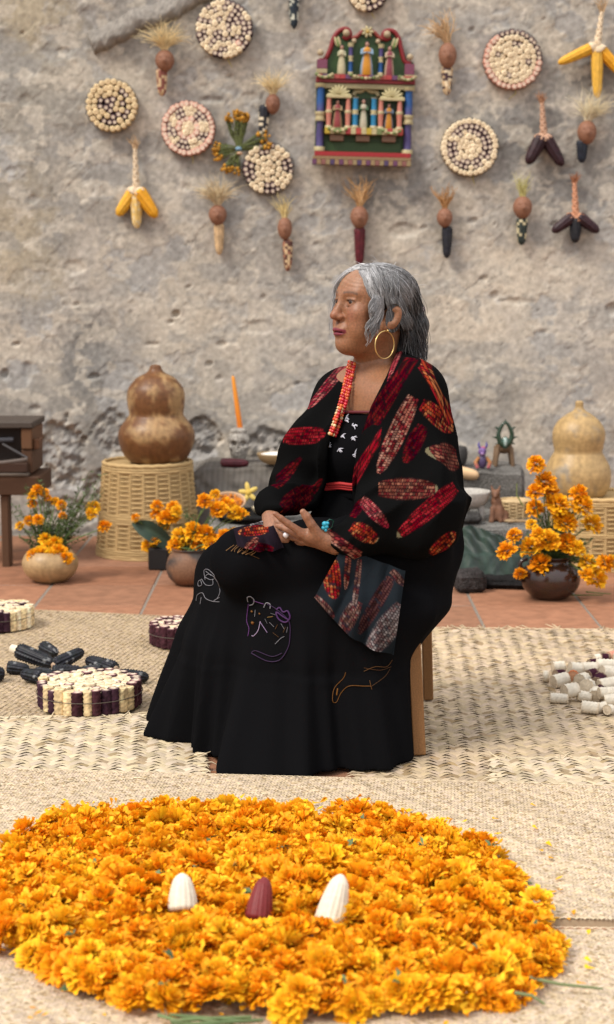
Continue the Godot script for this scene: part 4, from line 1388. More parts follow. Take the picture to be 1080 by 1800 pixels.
	for k in 33:
		var a := TAU * k / 32.0 - PI / 2
		pts.append(Vector3(cos(a) * 0.031 * (1.0 - 0.35 * maxf(0.0, sin(a))), 0.152 + sin(a) * 0.052, 0.05))
		rad.append(0.0105 - 0.003 * sin(a))
	ring.tube(pts, rad, 8, [Color(0.02, 0.045, 0.025)], false)
	for q in [[0.0, 0.2, 0, 1], [0.03, 0.175, 0.9, 0.5], [-0.03, 0.175, -0.9, 0.5], [0.036, 0.135, 1, 0.15], [-0.036, 0.135, -1, 0.15], [0.026, 0.112, 0.9, -0.3], [-0.026, 0.112, -0.9, -0.3]]:
		var d := Vector3(q[2], q[3], 0).normalized()
		ring.tube([Vector3(q[0], q[1], 0.05), Vector3(q[0], q[1], 0.05) + d * 0.022], [0.008, 0.001], 7, [Color(0.02, 0.045, 0.025)])
	part(o, "glazed_ring", ring.mesh(M.glazed))
	var fa := MB.new()
	fa.ball(Vector3(0, 0.112, 0.052), Vector3(0.02, 0.028, 0.014), Color(0.05, 0.1, 0.075), 14, 10)
	fa.ball(Vector3(0, 0.116, 0.062), Vector3(0.0085, 0.02, 0.008), Color(0.4, 0.5, 0.46), 10, 8)
	part(o, "glazed_head", fa.mesh(M.glazed))
	var wb2 := MB.new()
	wb2.ball(Vector3(0, 0.085, 0.0), Vector3(0.04, 0.03, 0.05), Color(0.25, 0.15, 0.085), 16, 10)
	part(o, "body", wb2.mesh(M.wood))
	for q in [[-1, 1], [1, 1], [-1, -1], [1, -1]]:
		var lg := MB.new()
		lg.tube([Vector3(q[0] * 0.028, 0.085, q[1] * 0.028), Vector3(q[0] * 0.036, 0.04, q[1] * 0.032), Vector3(q[0] * 0.04, 0.0, q[1] * 0.034)], [0.014, 0.01, 0.009], 8, [Color(0.3, 0.19, 0.11)])
		part(o, "leg", lg.mesh(M.wood))
	# lower step, right
	var fb := P(824, 922, -7.1)
	o = thing("footed_bowl", "white three footed bowl on the lower step at the woman's back", "bowl", Vector3(fb.x, 0.19, -7.12))
	part(o, "bowl_shell", bowl(0.096, 0.07, Color(0.62, 0.58, 0.52), 0.008).mesh(M.clay), Transform3D(Basis(), Vector3(0, 0.055, 0)))
	for k in 3:
		var a := TAU * k / 3.0 + 0.55
		var lg := MB.new()
		lg.tube([Vector3(cos(a) * 0.055, 0.075, sin(a) * 0.055), Vector3(cos(a) * 0.066, 0.03, sin(a) * 0.066), Vector3(cos(a) * 0.062, 0.0, sin(a) * 0.062)], [0.017, 0.012, 0.009], 10, [Color(0.55, 0.51, 0.46)])
		part(o, "foot", lg.mesh(M.clay))
	solo("grinding_stone", "dark oval grinding stone under the white footed bowl", "stone", rock(Vector3(0.14, 0.05, 0.09), Color(0.1, 0.095, 0.09), 0.012, 10, 5).mesh(M.stone), Transform3D(Basis(), Vector3(fb.x - 0.02, 0.215, -7.02)))
	var dg := P(873, 921, -7.08)
	o = thing("clay_dog", "sitting reddish brown clay dog with pointed ears, looking left", "figurine", Vector3(dg.x, 0.19, -7.08))
	var dfn := func(p: Vector3) -> float:
		var d := s_cap(p, Vector3(0.012, 0.03, 0), Vector3(-0.002, 0.085, 0), 0.031, 0.021)
		d = smin(d, s_cap(p, Vector3(-0.002, 0.085, 0), Vector3(-0.006, 0.118, 0.004), 0.018, 0.015), 0.015)
		d = smin(d, s_ell(p, Vector3(-0.006, 0.126, 0.008), Vector3(0.018, 0.016, 0.019)), 0.01)
		d = smin(d, s_cap(p, Vector3(-0.008, 0.122, 0.014), Vector3(-0.012, 0.114, 0.034), 0.011, 0.007), 0.008)
		for e in [-1.0, 1.0]:
			d = smin(d, s_cap(p, Vector3(-0.006 + e * 0.012, 0.136, 0.002), Vector3(-0.006 + e * 0.019, 0.158, 0.0), 0.007, 0.003), 0.005)
			d = smin(d, s_cap(p, Vector3(-0.004 + e * 0.016, 0.06, 0.018), Vector3(-0.006 + e * 0.02, 0.005, 0.03), 0.011, 0.008), 0.01)
			d = smin(d, s_cap(p, Vector3(0.014 + e * 0.024, 0.03, 0.0), Vector3(0.006 + e * 0.03, 0.006, 0.026), 0.017, 0.009), 0.012)
		d = smin(d, s_cap(p, Vector3(0.03, 0.02, -0.02), Vector3(0.06, 0.012, -0.015), 0.008, 0.004), 0.008)
		return smax(d, -p.y - 0.0, 0.004)
	part(o, "body", nets(dfn, Vector3(-0.07, -0.01, -0.07), Vector3(0.08, 0.17, 0.07), 0.004, func(p: Vector3): return Color(0.24, 0.115, 0.065) * (1.0 + 0.12 * sin(p.y * 140.0))).mesh(M.clay))
	var sb := P(906, 905, -7.2)
	o = thing("small_basket", "small pale woven basket beside the clay dog", "basket", Vector3(sb.x, 0.19, -7.22))
	basket(o, 0.062, 0.07, 0.075, 14, 10, Color(0.6, 0.44, 0.24))
	var sp := MB.new()
	sp.tube([Vector3(0, 0.012, 0), Vector3(0.06, 0.014, 0.01), Vector3(0.12, 0.02, 0.02)], [0.008, 0.006, 0.005], 8, [Color(0.45, 0.3, 0.16)])
	sp.ball(Vector3(-0.02, 0.012, 0), Vector3(0.028, 0.009, 0.02), Color(0.48, 0.33, 0.18), 14, 8)
	solo("wooden_ladle", "wooden ladle lying on the lower step before the small basket", "ladle", sp.mesh(M.wood), Transform3D(Basis(Vector3.UP, -0.15), Vector3(P(905, 925, -7.02).x, 0.193, -7.0)))
	# leaf and dark stones before the step
	var lf := MB.new()
	var a0 := P(700, 950, -6.95)
	var a1 := P(948, 950, -6.95)
	var ln := noise(3.0, 77, 2)
	lf.sheet(50, 20, func(i: int, j: int):
		var u := i / 49.0
		var t := j / 19.0
		var wid := sin(PI * clampf(u * 0.85 + 0.12, 0, 1)) ** 0.6
		var x := lerpf(a0.x, a1.x, u)
		var w := (t - 0.5) * wid
		var y := 0.115 - 0.05 * u * u - w * 0.19 + 0.02 * ln.get_noise_2d(x * 3.0, t) - 0.02 * absf(t - 0.5)
		return Vector3(x, maxf(0.008, y), -6.93 + 0.06 * (t - 0.5) + t * 0.2 * wid + 0.01 * sin(u * 60.0 + absf(t - 0.5) * 22.0)), func(i: int, j: int): return Color(0.02, 0.034, 0.026) * (1.0 + 0.2 * sin(i * 0.9) + (0.5 if j == 10 else 0.0)))
	solo("banana_leaf", "large dark green leaf leaning against the stone step", "leaf", lf.mesh(M.leaf))
	solo("dark_stone_block", "small dark squared stone on the tiles at the foot of the leaf", "stone", rock(Vector3(0.125, 0.085, 0.13), Color(0.07, 0.062, 0.06), 0.01, 10, 11).mesh(M.stone), Transform3D(Basis(Vector3.UP, 0.12), G(826, 1042) + Vector3(0, 0.042, -0.04)))
	solo("black_stone_slab", "flat black stone lying before the green leaf", "stone", rock(Vector3(0.26, 0.04, 0.14), Color(0.03, 0.028, 0.028), 0.012, 10, 13).mesh(M.stone), Transform3D(Basis(Vector3.UP, -0.1), G(895, 1040) + Vector3(0, 0.02, -0.1)))

# ---------------------------------------------------------------- baskets and gourds
func basket(o: Node3D, r0: float, r1: float, h: float, stakes: int, rows: int, col: Color, bands := []) -> void:
	var n := stakes * 4
	var wv := MB.new()
	for k in rows:
		var y := h * (k + 0.5) / rows
		var rr := lerpf(r0, r1, y / h)
		var thick := h / rows * 0.5
		var band: bool = false
		for q in bands:
			if absf(y / h - q) < 0.03:
				band = true
		var pts := []
		for i in n + 1:
			var a := TAU * i / n
			var amp := 0.0032 if not band else 0.001
			pts.append(Vector3(cos(a), 0, sin(a)) * (rr + (0.003 if band else 0.0) + amp * cos(stakes * 0.5 * a * 2.0 * 0.5 + PI * (k % 2))) + Vector3(0, y + R(-0.08, 0.08) * thick, 0))
		wv.tube(pts, [thick * (1.3 if band else 1.02)], 5, [jit(col, 0.12), jit(col, 0.12)], false)
	part(o, "woven_wall", wv.mesh(M.palm)).set_meta("kind", "stuff")
	var li := MB.new()
	li.lathe(Vector3.ZERO, [Vector2(r0 - 0.002, 0.0), Vector2(r1 - 0.002, h)], 48, func(_p, _a, _t): return col * 0.8)
	part(o, "lining", li.mesh(M.palm))
	var sk := MB.new()
	for i in stakes:
		for e: float in [-0.02, 0.02]:
			var a := TAU * (i + 0.5) / stakes + e * 14.0 / stakes
			var p0 := Vector3(cos(a), 0, sin(a))
			sk.tube([p0 * (r0 + 0.004) , p0 * (lerpf(r0, r1, 0.5) + 0.0045) + Vector3(0, h * 0.5, 0), p0 * (r1 + 0.004) + Vector3(0, h, 0)], [0.0034], 5, [jit(col * 1.06, 0.08)], false)
	part(o, "stakes", sk.mesh(M.palm)).set_meta("kind", "stuff")
	for q in [[r0, 0.006, 0.009], [r1, h, 0.01]]:
		var rm := MB.new()
		var pts := []
		for i in 65:
			var a := TAU * i / 64.0
			pts.append(Vector3(cos(a) * q[0], q[1] + 0.0015 * sin(a * 40.0), sin(a) * q[0]))
		rm.tube(pts, [q[2] * minf(1.0, r0 * 6.0)], 8, [jit(col, 0.1), jit(col * 1.1, 0.1)], false)
		part(o, "rim", rm.mesh(M.palm))
	var cap := MB.new()
	cap.lathe(Vector3.ZERO, [Vector2(0, h - 0.002), Vector2(r1 * 0.5, h - 0.001), Vector2(r1, h - 0.004)], 40, func(p: Vector3, _a: float, _t: float): return col * (0.9 + 0.1 * sin(p.length() * 400.0)))
	part(o, "basket_bottom", cap.mesh(M.palm))

func gourd(label: String, px: float, py: float, z: float, prof: Array, light: Color, dark: Color, share: float, sd: int) -> void:
	var at := P(px, py, z)
	var s := mpp(at)
	var pr := []
	for q in prof:
		pr.append(Vector2(q[0] * s, q[1] * s))
	var nz := noise(6.0, sd, 4)
	var nf := noise(30.0, sd + 1, 3)
	var b := MB.new()
	b.lathe(Vector3.ZERO, soft(pr, 70), 64, func(p: Vector3, a: float, _t: float):
		var m := smoothstep(share - 0.14, share + 0.3, nz.get_noise_3d(p.x * 1.4, p.y * 0.9, p.z * 1.4) + nf.get_noise_3dv(p) * 0.25)
		return light.lerp(dark, m) * (1.0 + nf.get_noise_3d(p.x, p.y * 0.5, p.z) * 0.16), Basis(), func(p: Vector3, a: float, k: int): return Vector3(p.x * (1.0 + 0.018 * sin(a * 2.0 + 1.0) + nz.get_noise_3dv(p) * 0.02), p.y, p.z * (1.0 + 0.018 * sin(a * 3.0))))
	solo("bottle_gourd", label, "gourd", b.mesh(M.gourd), Transform3D(Basis(), at))

func build_baskets() -> void:
	var bc := Color(0.46, 0.315, 0.145)
	var a := P(262, 973, -7.39)
	var o := thing("wicker_basket", "tall upturned tan wicker basket under the mottled brown gourd", "basket", Vector3(a.x, 0, -7.39))
	basket(o, 0.232, 0.196, 0.415, 22, 40, bc, [0.02, 0.06, 0.4, 0.44, 0.95])
	gourd("mottled brown and tan bottle gourd on the left upturned basket", 276, 812, -7.36, [[0.5, 0], [42, 0.5], [58, 16], [66, 42], [63, 60], [52, 76], [47, 84], [49, 98], [50, 116], [46, 132], [32, 148], [17, 156], [11, 162], [8.5, 169], [0.5, 171]], Color(0.47, 0.285, 0.125), Color(0.2, 0.085, 0.032), -0.3, 15)
	a = P(1048, 994, -7.1)
	o = thing("wicker_basket", "upturned tan wicker basket under the pale golden gourd, at the right edge", "basket", Vector3(a.x, 0, -7.1))
	basket(o, 0.212, 0.19, 0.305, 22, 32, bc, [0.03, 0.5, 0.95])
	gourd("pale golden bottle gourd with grey scuffs on the right basket", 1015, 873, -7.08, [[0.5, 0], [40, 0.5], [53, 14], [57, 36], [54, 54], [45, 72], [41, 80], [43, 92], [45, 107], [43, 120], [34, 135], [20, 146], [10.5, 152], [7, 158], [6.5, 167], [0.5, 169]], Color(0.56, 0.37, 0.16), Color(0.36, 0.29, 0.2), 0.34, 27)
	# old wooden bench at the left edge
	var z := -7.05
	o = thing("wooden_press", "old dark wooden press with bent iron handle and square leg, cut by the left edge", "wooden press", Vector3(P(10, 998, z).x, 0, z))
	var base := o.position
	var bx := func(called: String, x0: float, y0: float, x1: float, y1: float, zf: float, zb: float, col: Color) -> void:
		var p0 := P(x0, y0, z) - base
		var p1 := P(x1, y1, z) - base
		var b := MB.new()
		b.box(Vector3((p0.x + p1.x) * 0.5, (p0.y + p1.y) * 0.5, (zf + zb) * 0.5), Vector3(absf(p1.x - p0.x), absf(p1.y - p0.y), absf(zf - zb)), col, Basis(), 0.004)
		part(o, called, b.mesh(M.wood))
	var wd := Color(0.14, 0.068, 0.036)
	var dk := Color(0.05, 0.032, 0.025)
	bx.call("top_board", -130, 741, 60, 752, 0.03, -0.3, Color(0.1, 0.075, 0.06))
	bx.call("back_board", -130, 752.5, 38, 833, -0.04, -0.3, dk)
	bx.call("end_post", 38.5, 752.5, 58, 789, 0.02, -0.28, Color(0.2, 0.095, 0.045))
	bx.call("tenon", 58.5, 772, 69, 790, 0.0, -0.1, Color(0.19, 0.085, 0.04))
	bx.call("lower_post", 38.5, 790, 58, 832, 0.012, -0.28, wd)
	bx.call("front_rail", -130, 812, 52, 829, 0.045, 0.015, Color(0.09, 0.045, 0.028))
	bx.call("tray_lip", -130, 829.5, 54, 835, 0.055, -0.03, Color(0.17, 0.13, 0.1))
	bx.call("main_beam", -130, 835.5, 74, 868, 0.05, -0.28, Color(0.12, 0.058, 0.03))
	bx.call("leg", 3, 868.5, 20, 998, 0.03, -0.05, Color(0.15, 0.075, 0.042))
	bx.call("leg", -110, 868.5, -90, 998, 0.03, -0.05, Color(0.15, 0.075, 0.042))
	var hn := MB.new()
	var hp := []
	for k in 14:
		var t := k / 13.0
		var q := P(lerpf(-80, 52, t), 812 - 7.0 * t * t, z) - base
		hp.append(q + Vector3(0, 0, 0.06 + 0.05 * sin(PI * t)))
	hn.tube(hp, [0.009], 8, [Color(0.2, 0.16, 0.13)])
	part(o, "bent_handle", hn.mesh(M.wood))
	var ib := MB.new()
	ib.tube([P(-60, 775, z) - base + Vector3(0, 0, 0.0), P(24, 773, z) - base + Vector3(0, 0, 0.0)], [0.012], 8, [Color(0.09, 0.09, 0.1)])
	ib.tube([P(6, 780, z) - base + Vector3(0, 0, 0.01), P(52, 803, z) - base + Vector3(0, 0, 0.05)], [0.006], 8, [Color(0.09, 0.08, 0.08)])
	part(o, "iron_bar", ib.mesh(M.wood))

# ---------------------------------------------------------------- marigolds
var heads := []

func petal(b: MB, base: Vector3, dir: Vector3, up: Vector3, L: float, W: float, col: Color, curl: float) -> void:
	var side := dir.cross(up).normalized()
	var rows := []
	for k in 3:
		var t: float = [0.0, 0.6, 1.0][k]
		var c := base + dir * L * t + up * curl * L * t * t
		var w: float = W * [0.3, 0.95, 0.85][k]
		var row := []
		for e in 3:
			var rf := R(-0.26, 0.26) * W if k == 2 else 0.0
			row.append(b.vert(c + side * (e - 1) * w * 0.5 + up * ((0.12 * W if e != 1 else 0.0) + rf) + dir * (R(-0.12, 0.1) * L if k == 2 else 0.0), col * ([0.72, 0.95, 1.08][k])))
		rows.append(row)
	for k in 2:
		for e in 2:
			b.quad(rows[k][e], rows[k + 1][e], rows[k + 1][e + 1], rows[k][e + 1])

# a double marigold of radius one, facing +y
func flower(col: Color, full := 1.0, lay := 5) -> MB:
	var b := MB.new()
	for l in lay:
		var f := float(l) / maxf(lay - 1, 1)
		var el := lerpf(-0.15, 1.35, f)
		var n := int(lerpf(26, 12, f) * full)
		for i in n:
			var a := TAU * (i + R(-0.3, 0.3)) / n + l * 0.7
			var e2 := el + R(-0.22, 0.22)
			var out := Vector3(cos(a), 0, sin(a))
			var d := (out * cos(e2) + Vector3.UP * sin(e2)).normalized()
			var up := (Vector3.UP * cos(e2) - out * sin(e2)).normalized()
			up = up.rotated(d, R(-0.5, 0.5))
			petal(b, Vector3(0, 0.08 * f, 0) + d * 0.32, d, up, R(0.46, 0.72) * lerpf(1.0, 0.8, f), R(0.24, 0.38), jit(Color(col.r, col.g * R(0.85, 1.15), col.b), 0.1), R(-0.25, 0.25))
	return b

func make_heads() -> void:
	for k in 7:
		var c: Color = [Color(0.87, 0.42, 0.012), Color(0.86, 0.37, 0.01), Color(0.88, 0.46, 0.016), Color(0.84, 0.34, 0.008), Color(0.87, 0.43, 0.012), Color(0.85, 0.36, 0.01), Color(0.89, 0.5, 0.022)][k]
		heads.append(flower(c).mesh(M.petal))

const ORD := ["topmost", "second highest", "third highest", "fourth highest", "fifth highest", "sixth highest", "seventh highest", "eighth highest", "ninth highest", "tenth highest", "eleventh highest", "twelfth highest", "thirteenth highest", "fourteenth highest", "fifteenth highest", "sixteenth highest", "seventeenth highest", "eighteenth highest", "nineteenth highest", "twentieth highest", "twenty-first highest", "twenty-second highest", "twenty-third highest", "twenty-fourth highest", "twenty-fifth highest", "lowest"]

# how high a flower stands among the flowers of its pot
func rank(q: Array, list: Array) -> String:
	var n := 0
	for o in list:
		if o[1] < q[1] or (o[1] == q[1] and o[0] < q[0]):
			n += 1
	return ORD[25 if n == list.size() - 1 else mini(n, 24)]

func stem_flower(label: String, group: String, root: Vector3, at: Vector3, r: float, tilt: Vector3, kind := -1) -> void:
	var o := thing("marigold", label, "flower", root, group)
	var d := at - root
	var st := MB.new()
	var bend := Vector3(R(-0.02, 0.02), 0, R(-0.02, 0.02))
	var up := (Vector3.UP + tilt).normalized()
	var mid := d * 0.55 + bend + Vector3(0, d.length() * 0.06, 0)
	st.tube([Vector3.ZERO, mid * 0.5 + Vector3(0, 0.01, 0), mid, (mid + d) * 0.5 + bend * 0.3, d - up * r * 0.2], [0.0032, 0.003, 0.0026, 0.0024, 0.0026], 6, [Color(0.11, 0.17, 0.05)])
	st.lathe(d - up * r * 0.45, [Vector2(0.0025, -0.006), Vector2(r * 0.22, r * 0.05), Vector2(r * 0.28, r * 0.3)], 8, func(_p, _a, _t): return Color(0.12, 0.19, 0.06), Basis(Quaternion(Vector3.UP, up)))
	part(o, "stem", st.mesh(M.leaf))
	var me: ArrayMesh = heads[rng.randi() % heads.size() if kind < 0 else kind]
	part(o, "flower_head", me, Transform3D((Basis(Quaternion(Vector3.UP, up)) * Basis(Vector3.UP, R(0, 6))).scaled_local(Vector3(r, r * R(0.9, 1.1), r) * 1.14), d))

# feathery leaf sprays: thin leaflets on curved stems
func greens(n: int, reach: Callable, spread: float, col: Color, leaf_len := 0.02) -> MB:
	var b := MB.new()
	for i in n:
		var q: Array = reach.call(i)
		var p0: Vector3 = q[0]
		var p1: Vector3 = q[1]
		var side := Vector3(R(-1, 1), R(0, 0.4), R(-1, 1)) * spread
		var pts := []
		for k in 7:
			var t := k / 6.0
			pts.append(p0.lerp(p1, t) + side * sin(PI * t) * 0.5)
		b.tube(pts, [0.0022, 0.002, 0.0018, 0.0015, 0.0012, 0.001, 0.0008], 4, [jit(col, 0.2)], false)
		for k in range(1, 7):
			for e in 5:
				var d := Vector3(R(-1, 1), R(-0.2, 1.0), R(-1, 1)).normalized()
				var l := leaf_len * R(0.5, 1.3)
				var w := d.cross(Vector3(R(-1, 1), R(-1, 1), R(-1, 1)).normalized()).normalized() * l * 0.13
				var a: Vector3 = pts[k].lerp(pts[k - 1], R(0, 1))
				var c := jit(col, 0.35)
				b.face([a, a + d * l * 0.5 + w, a + d * l, a + d * l * 0.5 - w], c)
	return b

func build_pots() -> void:
	make_heads()
	# left calabash bowl
	var g := G(88, 1024)
	var s := mpp(g)
	var ctr := g + Vector3(0, 0, -0.02)
	var o := thing("calabash_bowl", "round tan calabash bowl full of marigold heads, left front of the basket", "bowl", ctr)
	var cb := MB.new()
	var cn := noise(9.0, 51, 3)
	cb.lathe(Vector3.ZERO, soft([Vector2(0.001, 0), Vector2(0.05, 0.001), Vector2(0.095, 0.028), Vector2(0.115, 0.07), Vector2(0.108, 0.105), Vector2(0.09, 0.128), Vector2(0.083, 0.13), Vector2(0.098, 0.1), Vector2(0.1, 0.07), Vector2(0.001, 0.05)], 34), 44, func(p: Vector3, _a: float, _t: float): return Color(0.5, 0.33, 0.16) * (1.0 + cn.get_noise_3dv(p) * 0.35))
	part(o, "calabash_shell", cb.mesh(M.gourd))
	for q in [[86, 962, 15], [72, 975, 17], [104, 972, 17], [92, 978, 17], [60, 978, 14], [116, 982, 14], [80, 948, 13], [98, 955, 14], [82, 985, 13]]:
		var at := P(q[0], q[1], ctr.z + 0.03 + (q[1] - 965.0) * 0.002)
		solo("marigold_blossom", "orange marigold head heaped in the left calabash bowl", "flower", heads[rng.randi() % 7], Transform3D((Basis(Vector3(1, 0, R(-0.6, 0.6)).normalized(), R(0.3, 0.9)) * Basis(Vector3.UP, R(0, 6))).scaled_local(Vector3.ONE * q[2] * s * 1.05), at), "marigold heads in the left calabash")
	var root := ctr + Vector3(-0.02, 0.1, -0.03)
	var spots1 := [[66, 862, 11], [58, 872, 10], [78, 866, 9], [84, 876, 8], [97, 882, 9], [108, 888, 10], [57, 886, 9], [52, 916, 11], [68, 914, 11], [35, 925, 9], [110, 907, 8], [164, 893, 13], [162, 904, 12], [184, 926, 13]]
	for q in spots1:
		var at := P(q[0], q[1], ctr.z - R(0.0, 0.09))
		stem_flower(rank(q, spots1) + " small loose marigold on a green stem in the left calabash bowl", "stemmed marigolds in the left calabash", root + Vector3(R(-0.04, 0.04), 0, R(-0.03, 0.03)), at, q[2] * s * 0.95, Vector3(R(-0.5, 0.5), 0, R(0.1, 0.9)))
	var tips := [[168, 835], [150, 860], [175, 862], [140, 890], [150, 905], [30, 890], [46, 860], [72, 850], [90, 880], [120, 900], [130, 920], [155, 930], [110, 930], [60, 930], [40, 940], [85, 910], [100, 900], [125, 875], [140, 935], [48, 900]]
	solo("marigold_greenery", "feathery green marigold foliage rising from the left calabash bowl", "plant", greens(64, func(i):
		var q: Array = tips[i % tips.size()]
		return [root + Vector3(R(-0.05, 0.05), R(-0.02, 0.01), R(-0.04, 0.03)), P(q[0] + R(-12, 12), q[1] + R(-12, 12), ctr.z - R(-0.03, 0.12))], 0.03, Color(0.065, 0.1, 0.03), 0.022).mesh(M.leaf))
	# brown clay pot behind the knees
	g = G(335, 1030)
	s = mpp(g)
	ctr = g + Vector3(0, 0, -0.03)
	o = thing("clay_pot", "scorched brown clay pot of marigolds just behind the skirt's knee", "pot", ctr)
	var cp := MB.new()
	cp.lathe(Vector3.ZERO, soft([Vector2(0.001, 0), Vector2(0.05, 0.001), Vector2(0.088, 0.03), Vector2(0.1, 0.072), Vector2(0.09, 0.115), Vector2(0.072, 0.138), Vector2(0.078, 0.15), Vector2(0.07, 0.15), Vector2(0.066, 0.13), Vector2(0.001, 0.1)], 34), 44, func(p: Vector3, _a: float, _t: float): return Color(0.24, 0.12, 0.065).lerp(Color(0.07, 0.055, 0.048), smoothstep(-0.1, 0.35, cn.get_noise_3dv(p * 0.8) + p.y * 2.2 - 0.2)))
	part(o, "pot_shell", cp.mesh(M.clay))
	root = ctr + Vector3(0, 0.13, 0)
	var spots2 := [[318, 945, 18], [340, 935, 18], [362, 940, 17], [330, 958, 17], [308, 960, 14], [350, 955, 17], [372, 958, 14], [395, 945, 15], [388, 962, 14], [410, 940, 13], [352, 966, 11], [360, 966, 10], [360, 882, 14], [398, 890, 17], [385, 896, 16], [414, 903, 15], [426, 905, 12], [378, 870, 10]]
	for q in spots2:
		var at := P(q[0], q[1], ctr.z + R(-0.05, 0.04))
		stem_flower(rank(q, spots2) + " full orange marigold in the brown clay pot behind the knee", "marigolds in the brown clay pot", root + Vector3(R(-0.03, 0.03), 0, R(-0.02, 0.02)), at, q[2] * s, Vector3(R(-0.4, 0.4), 0, R(0.3, 0.9)))
	solo("marigold_greenery", "green stems and leaves among the marigolds of the brown clay pot", "plant", greens(26, func(_i): return [root + Vector3(R(-0.03, 0.03), 0, R(-0.03, 0.0)), P(R(320, 420), R(890, 950), ctr.z - R(0.0, 0.08))], 0.02, Color(0.075, 0.12, 0.04), 0.018).mesh(M.leaf))
	# small black pot
	g = G(280, 1000)
	s = mpp(g)
	ctr = g
	o = thing("black_pot", "small square black pot of marigolds between basket and clay pot", "pot", ctr)
	var bp := MB.new()
	bp.box(Vector3(0, 0.048, 0), Vector3(0.085, 0.096, 0.085), Color(0.018, 0.018, 0.018), Basis(), 0.006)
	part(o, "pot_shell", bp.mesh(M.paint))
	root = ctr + Vector3(0, 0.09, 0)
	var spots3 := [[262, 960, 13], [275, 968, 13], [284, 962, 13], [272, 952, 10], [276, 890, 11], [274, 905, 10], [305, 893, 13], [292, 912, 15], [304, 908, 13], [288, 925, 11], [239, 911, 8], [310, 900, 11]]
	for q in spots3:
		stem_flower(rank(q, spots3) + " bright marigold standing in the small square black pot", "marigolds in the small black pot", root + Vector3(R(-0.02, 0.02), 0, R(-0.02, 0.02)), P(q[0], q[1], ctr.z + R(-0.03, 0.05)), q[2] * s, Vector3(R(-0.4, 0.4), 0, R(0.2, 0.9)))
	var bl := MB.new()
	var la := P(308, 955, ctr.z)
	var lb := P(232, 912, ctr.z + 0.02)
	bl.sheet(14, 7, func(i: int, j: int):
		var u := i / 13.0
		var w := (j / 6.0 - 0.5) * sin(PI * clampf(u * 0.93 + 0.06, 0, 1)) ** 0.7 * 0.085
		return la.lerp(lb, u) + Vector3(0.25 * w, w, 0.3 * absf(w)) + Vector3(0, 0.02 * sin(PI * u) - 0.02, 0.03 * sin(PI * u)), func(_i, j): return Color(0.035, 0.06, 0.04) * (1.5 if j == 3 else 1.0))
	solo("broad_leaf", "broad dark green leaf sticking out left of the small black pot", "leaf", bl.mesh(M.leaf))
	solo("marigold_greenery", "green foliage among the marigolds of the small black pot", "plant", greens(22, func(_i): return [root, P(R(262, 312), R(905, 955), ctr.z - R(0.0, 0.06))], 0.02, Color(0.07, 0.11, 0.035), 0.018).mesh(M.leaf))
	# glazed pot on the right
	g = G(970, 1055)
	s = mpp(g)
	ctr = g + Vector3(0, 0, -0.04)
	o = thing("glazed_pot", "round dark brown glazed pot full of marigolds, right of the woman", "pot", ctr)
	var gp := MB.new()
	gp.lathe(Vector3.ZERO, soft([Vector2(0.001, 0), Vector2(0.055, 0.0), Vector2(0.1, 0.035), Vector2(0.116, 0.078), Vector2(0.105, 0.118), Vector2(0.08, 0.142), Vector2(0.074, 0.155), Vector2(0.086, 0.168), Vector2(0.078, 0.169), Vector2(0.066, 0.15), Vector2(0.001, 0.12)], 40), 52, func(p: Vector3, _a: float, _t: float): return Color(0.035, 0.017, 0.012) * (1.0 + cn.get_noise_3dv(p) * 0.4))
	part(o, "pot_shell", gp.mesh(M.glazed))
	for e in [-1, 1]:
		var hb := MB.new()
		var hp := []
		for k in 9:
			var a := PI * k / 8.0
			hp.append(Vector3(e * (0.088 + 0.03 * sin(a)), 0.13 + 0.022 * cos(a), -0.02))
		hb.tube(hp, [0.008], 8, [Color(0.035, 0.017, 0.012)])
		part(o, "handle", hb.mesh(M.glazed))
	root = ctr + Vector3(0, 0.15, 0)
	var spots4 := [[942, 817, 15], [959, 849, 18], [941, 866, 14], [1017, 870, 16], [1022, 891, 19], [1040, 922, 18], [980, 888, 20], [994, 922, 19], [941, 894, 15], [935, 923, 10], [905, 942, 13], [891, 970, 17], [933, 963, 18], [963, 952, 20], [997, 958, 20], [952, 994, 19], [915, 1010, 11], [1033, 991, 16], [1047, 1019, 19], [1062, 990, 15], [947, 941, 13], [1013, 966, 15], [970, 868, 14], [985, 905, 15], [1078, 988, 13], [1030, 1012, 13]]
	for q in spots4:
		var at := P(q[0], q[1], ctr.z + R(-0.02, 0.1) + (0.06 if q[1] > 940 else 0.0))
		stem_flower(rank(q, spots4) + " full orange marigold in the dark glazed pot right of the woman", "marigolds in the dark glazed pot", root + Vector3(R(-0.04, 0.04), 0, R(-0.03, 0.03)), at, q[2] * s * 1.06, Vector3((q[0] - 970) * 0.008, 0, R(0.3, 0.8)))
	solo("marigold_greenery", "green stems and small leaves among the marigolds of the glazed pot", "plant", greens(60, func(_i): return [root + Vector3(R(-0.04, 0.04), 0, R(-0.03, 0.03)), P(R(925, 1050), R(865, 990), ctr.z + R(-0.08, 0.06))], 0.03, Color(0.07, 0.115, 0.035), 0.018).mesh(M.leaf))
	var tw := MB.new()
	for q in [[920, 890, 909, 850], [1030, 1040, 1074, 1044], [1000, 1046, 1060, 1046]]:
		tw.tube([P(q[0], q[1], ctr.z), P((q[0] + q[2]) * 0.5 - 6, (q[1] + q[3]) * 0.5, ctr.z), P(q[2], q[3], ctr.z)], [0.003, 0.0026, 0.002], 5, [Color(0.16, 0.2, 0.06)])
	solo("bare_stems", "bare green stems that stick out round the glazed pot", "stem", tw.mesh(M.leaf))

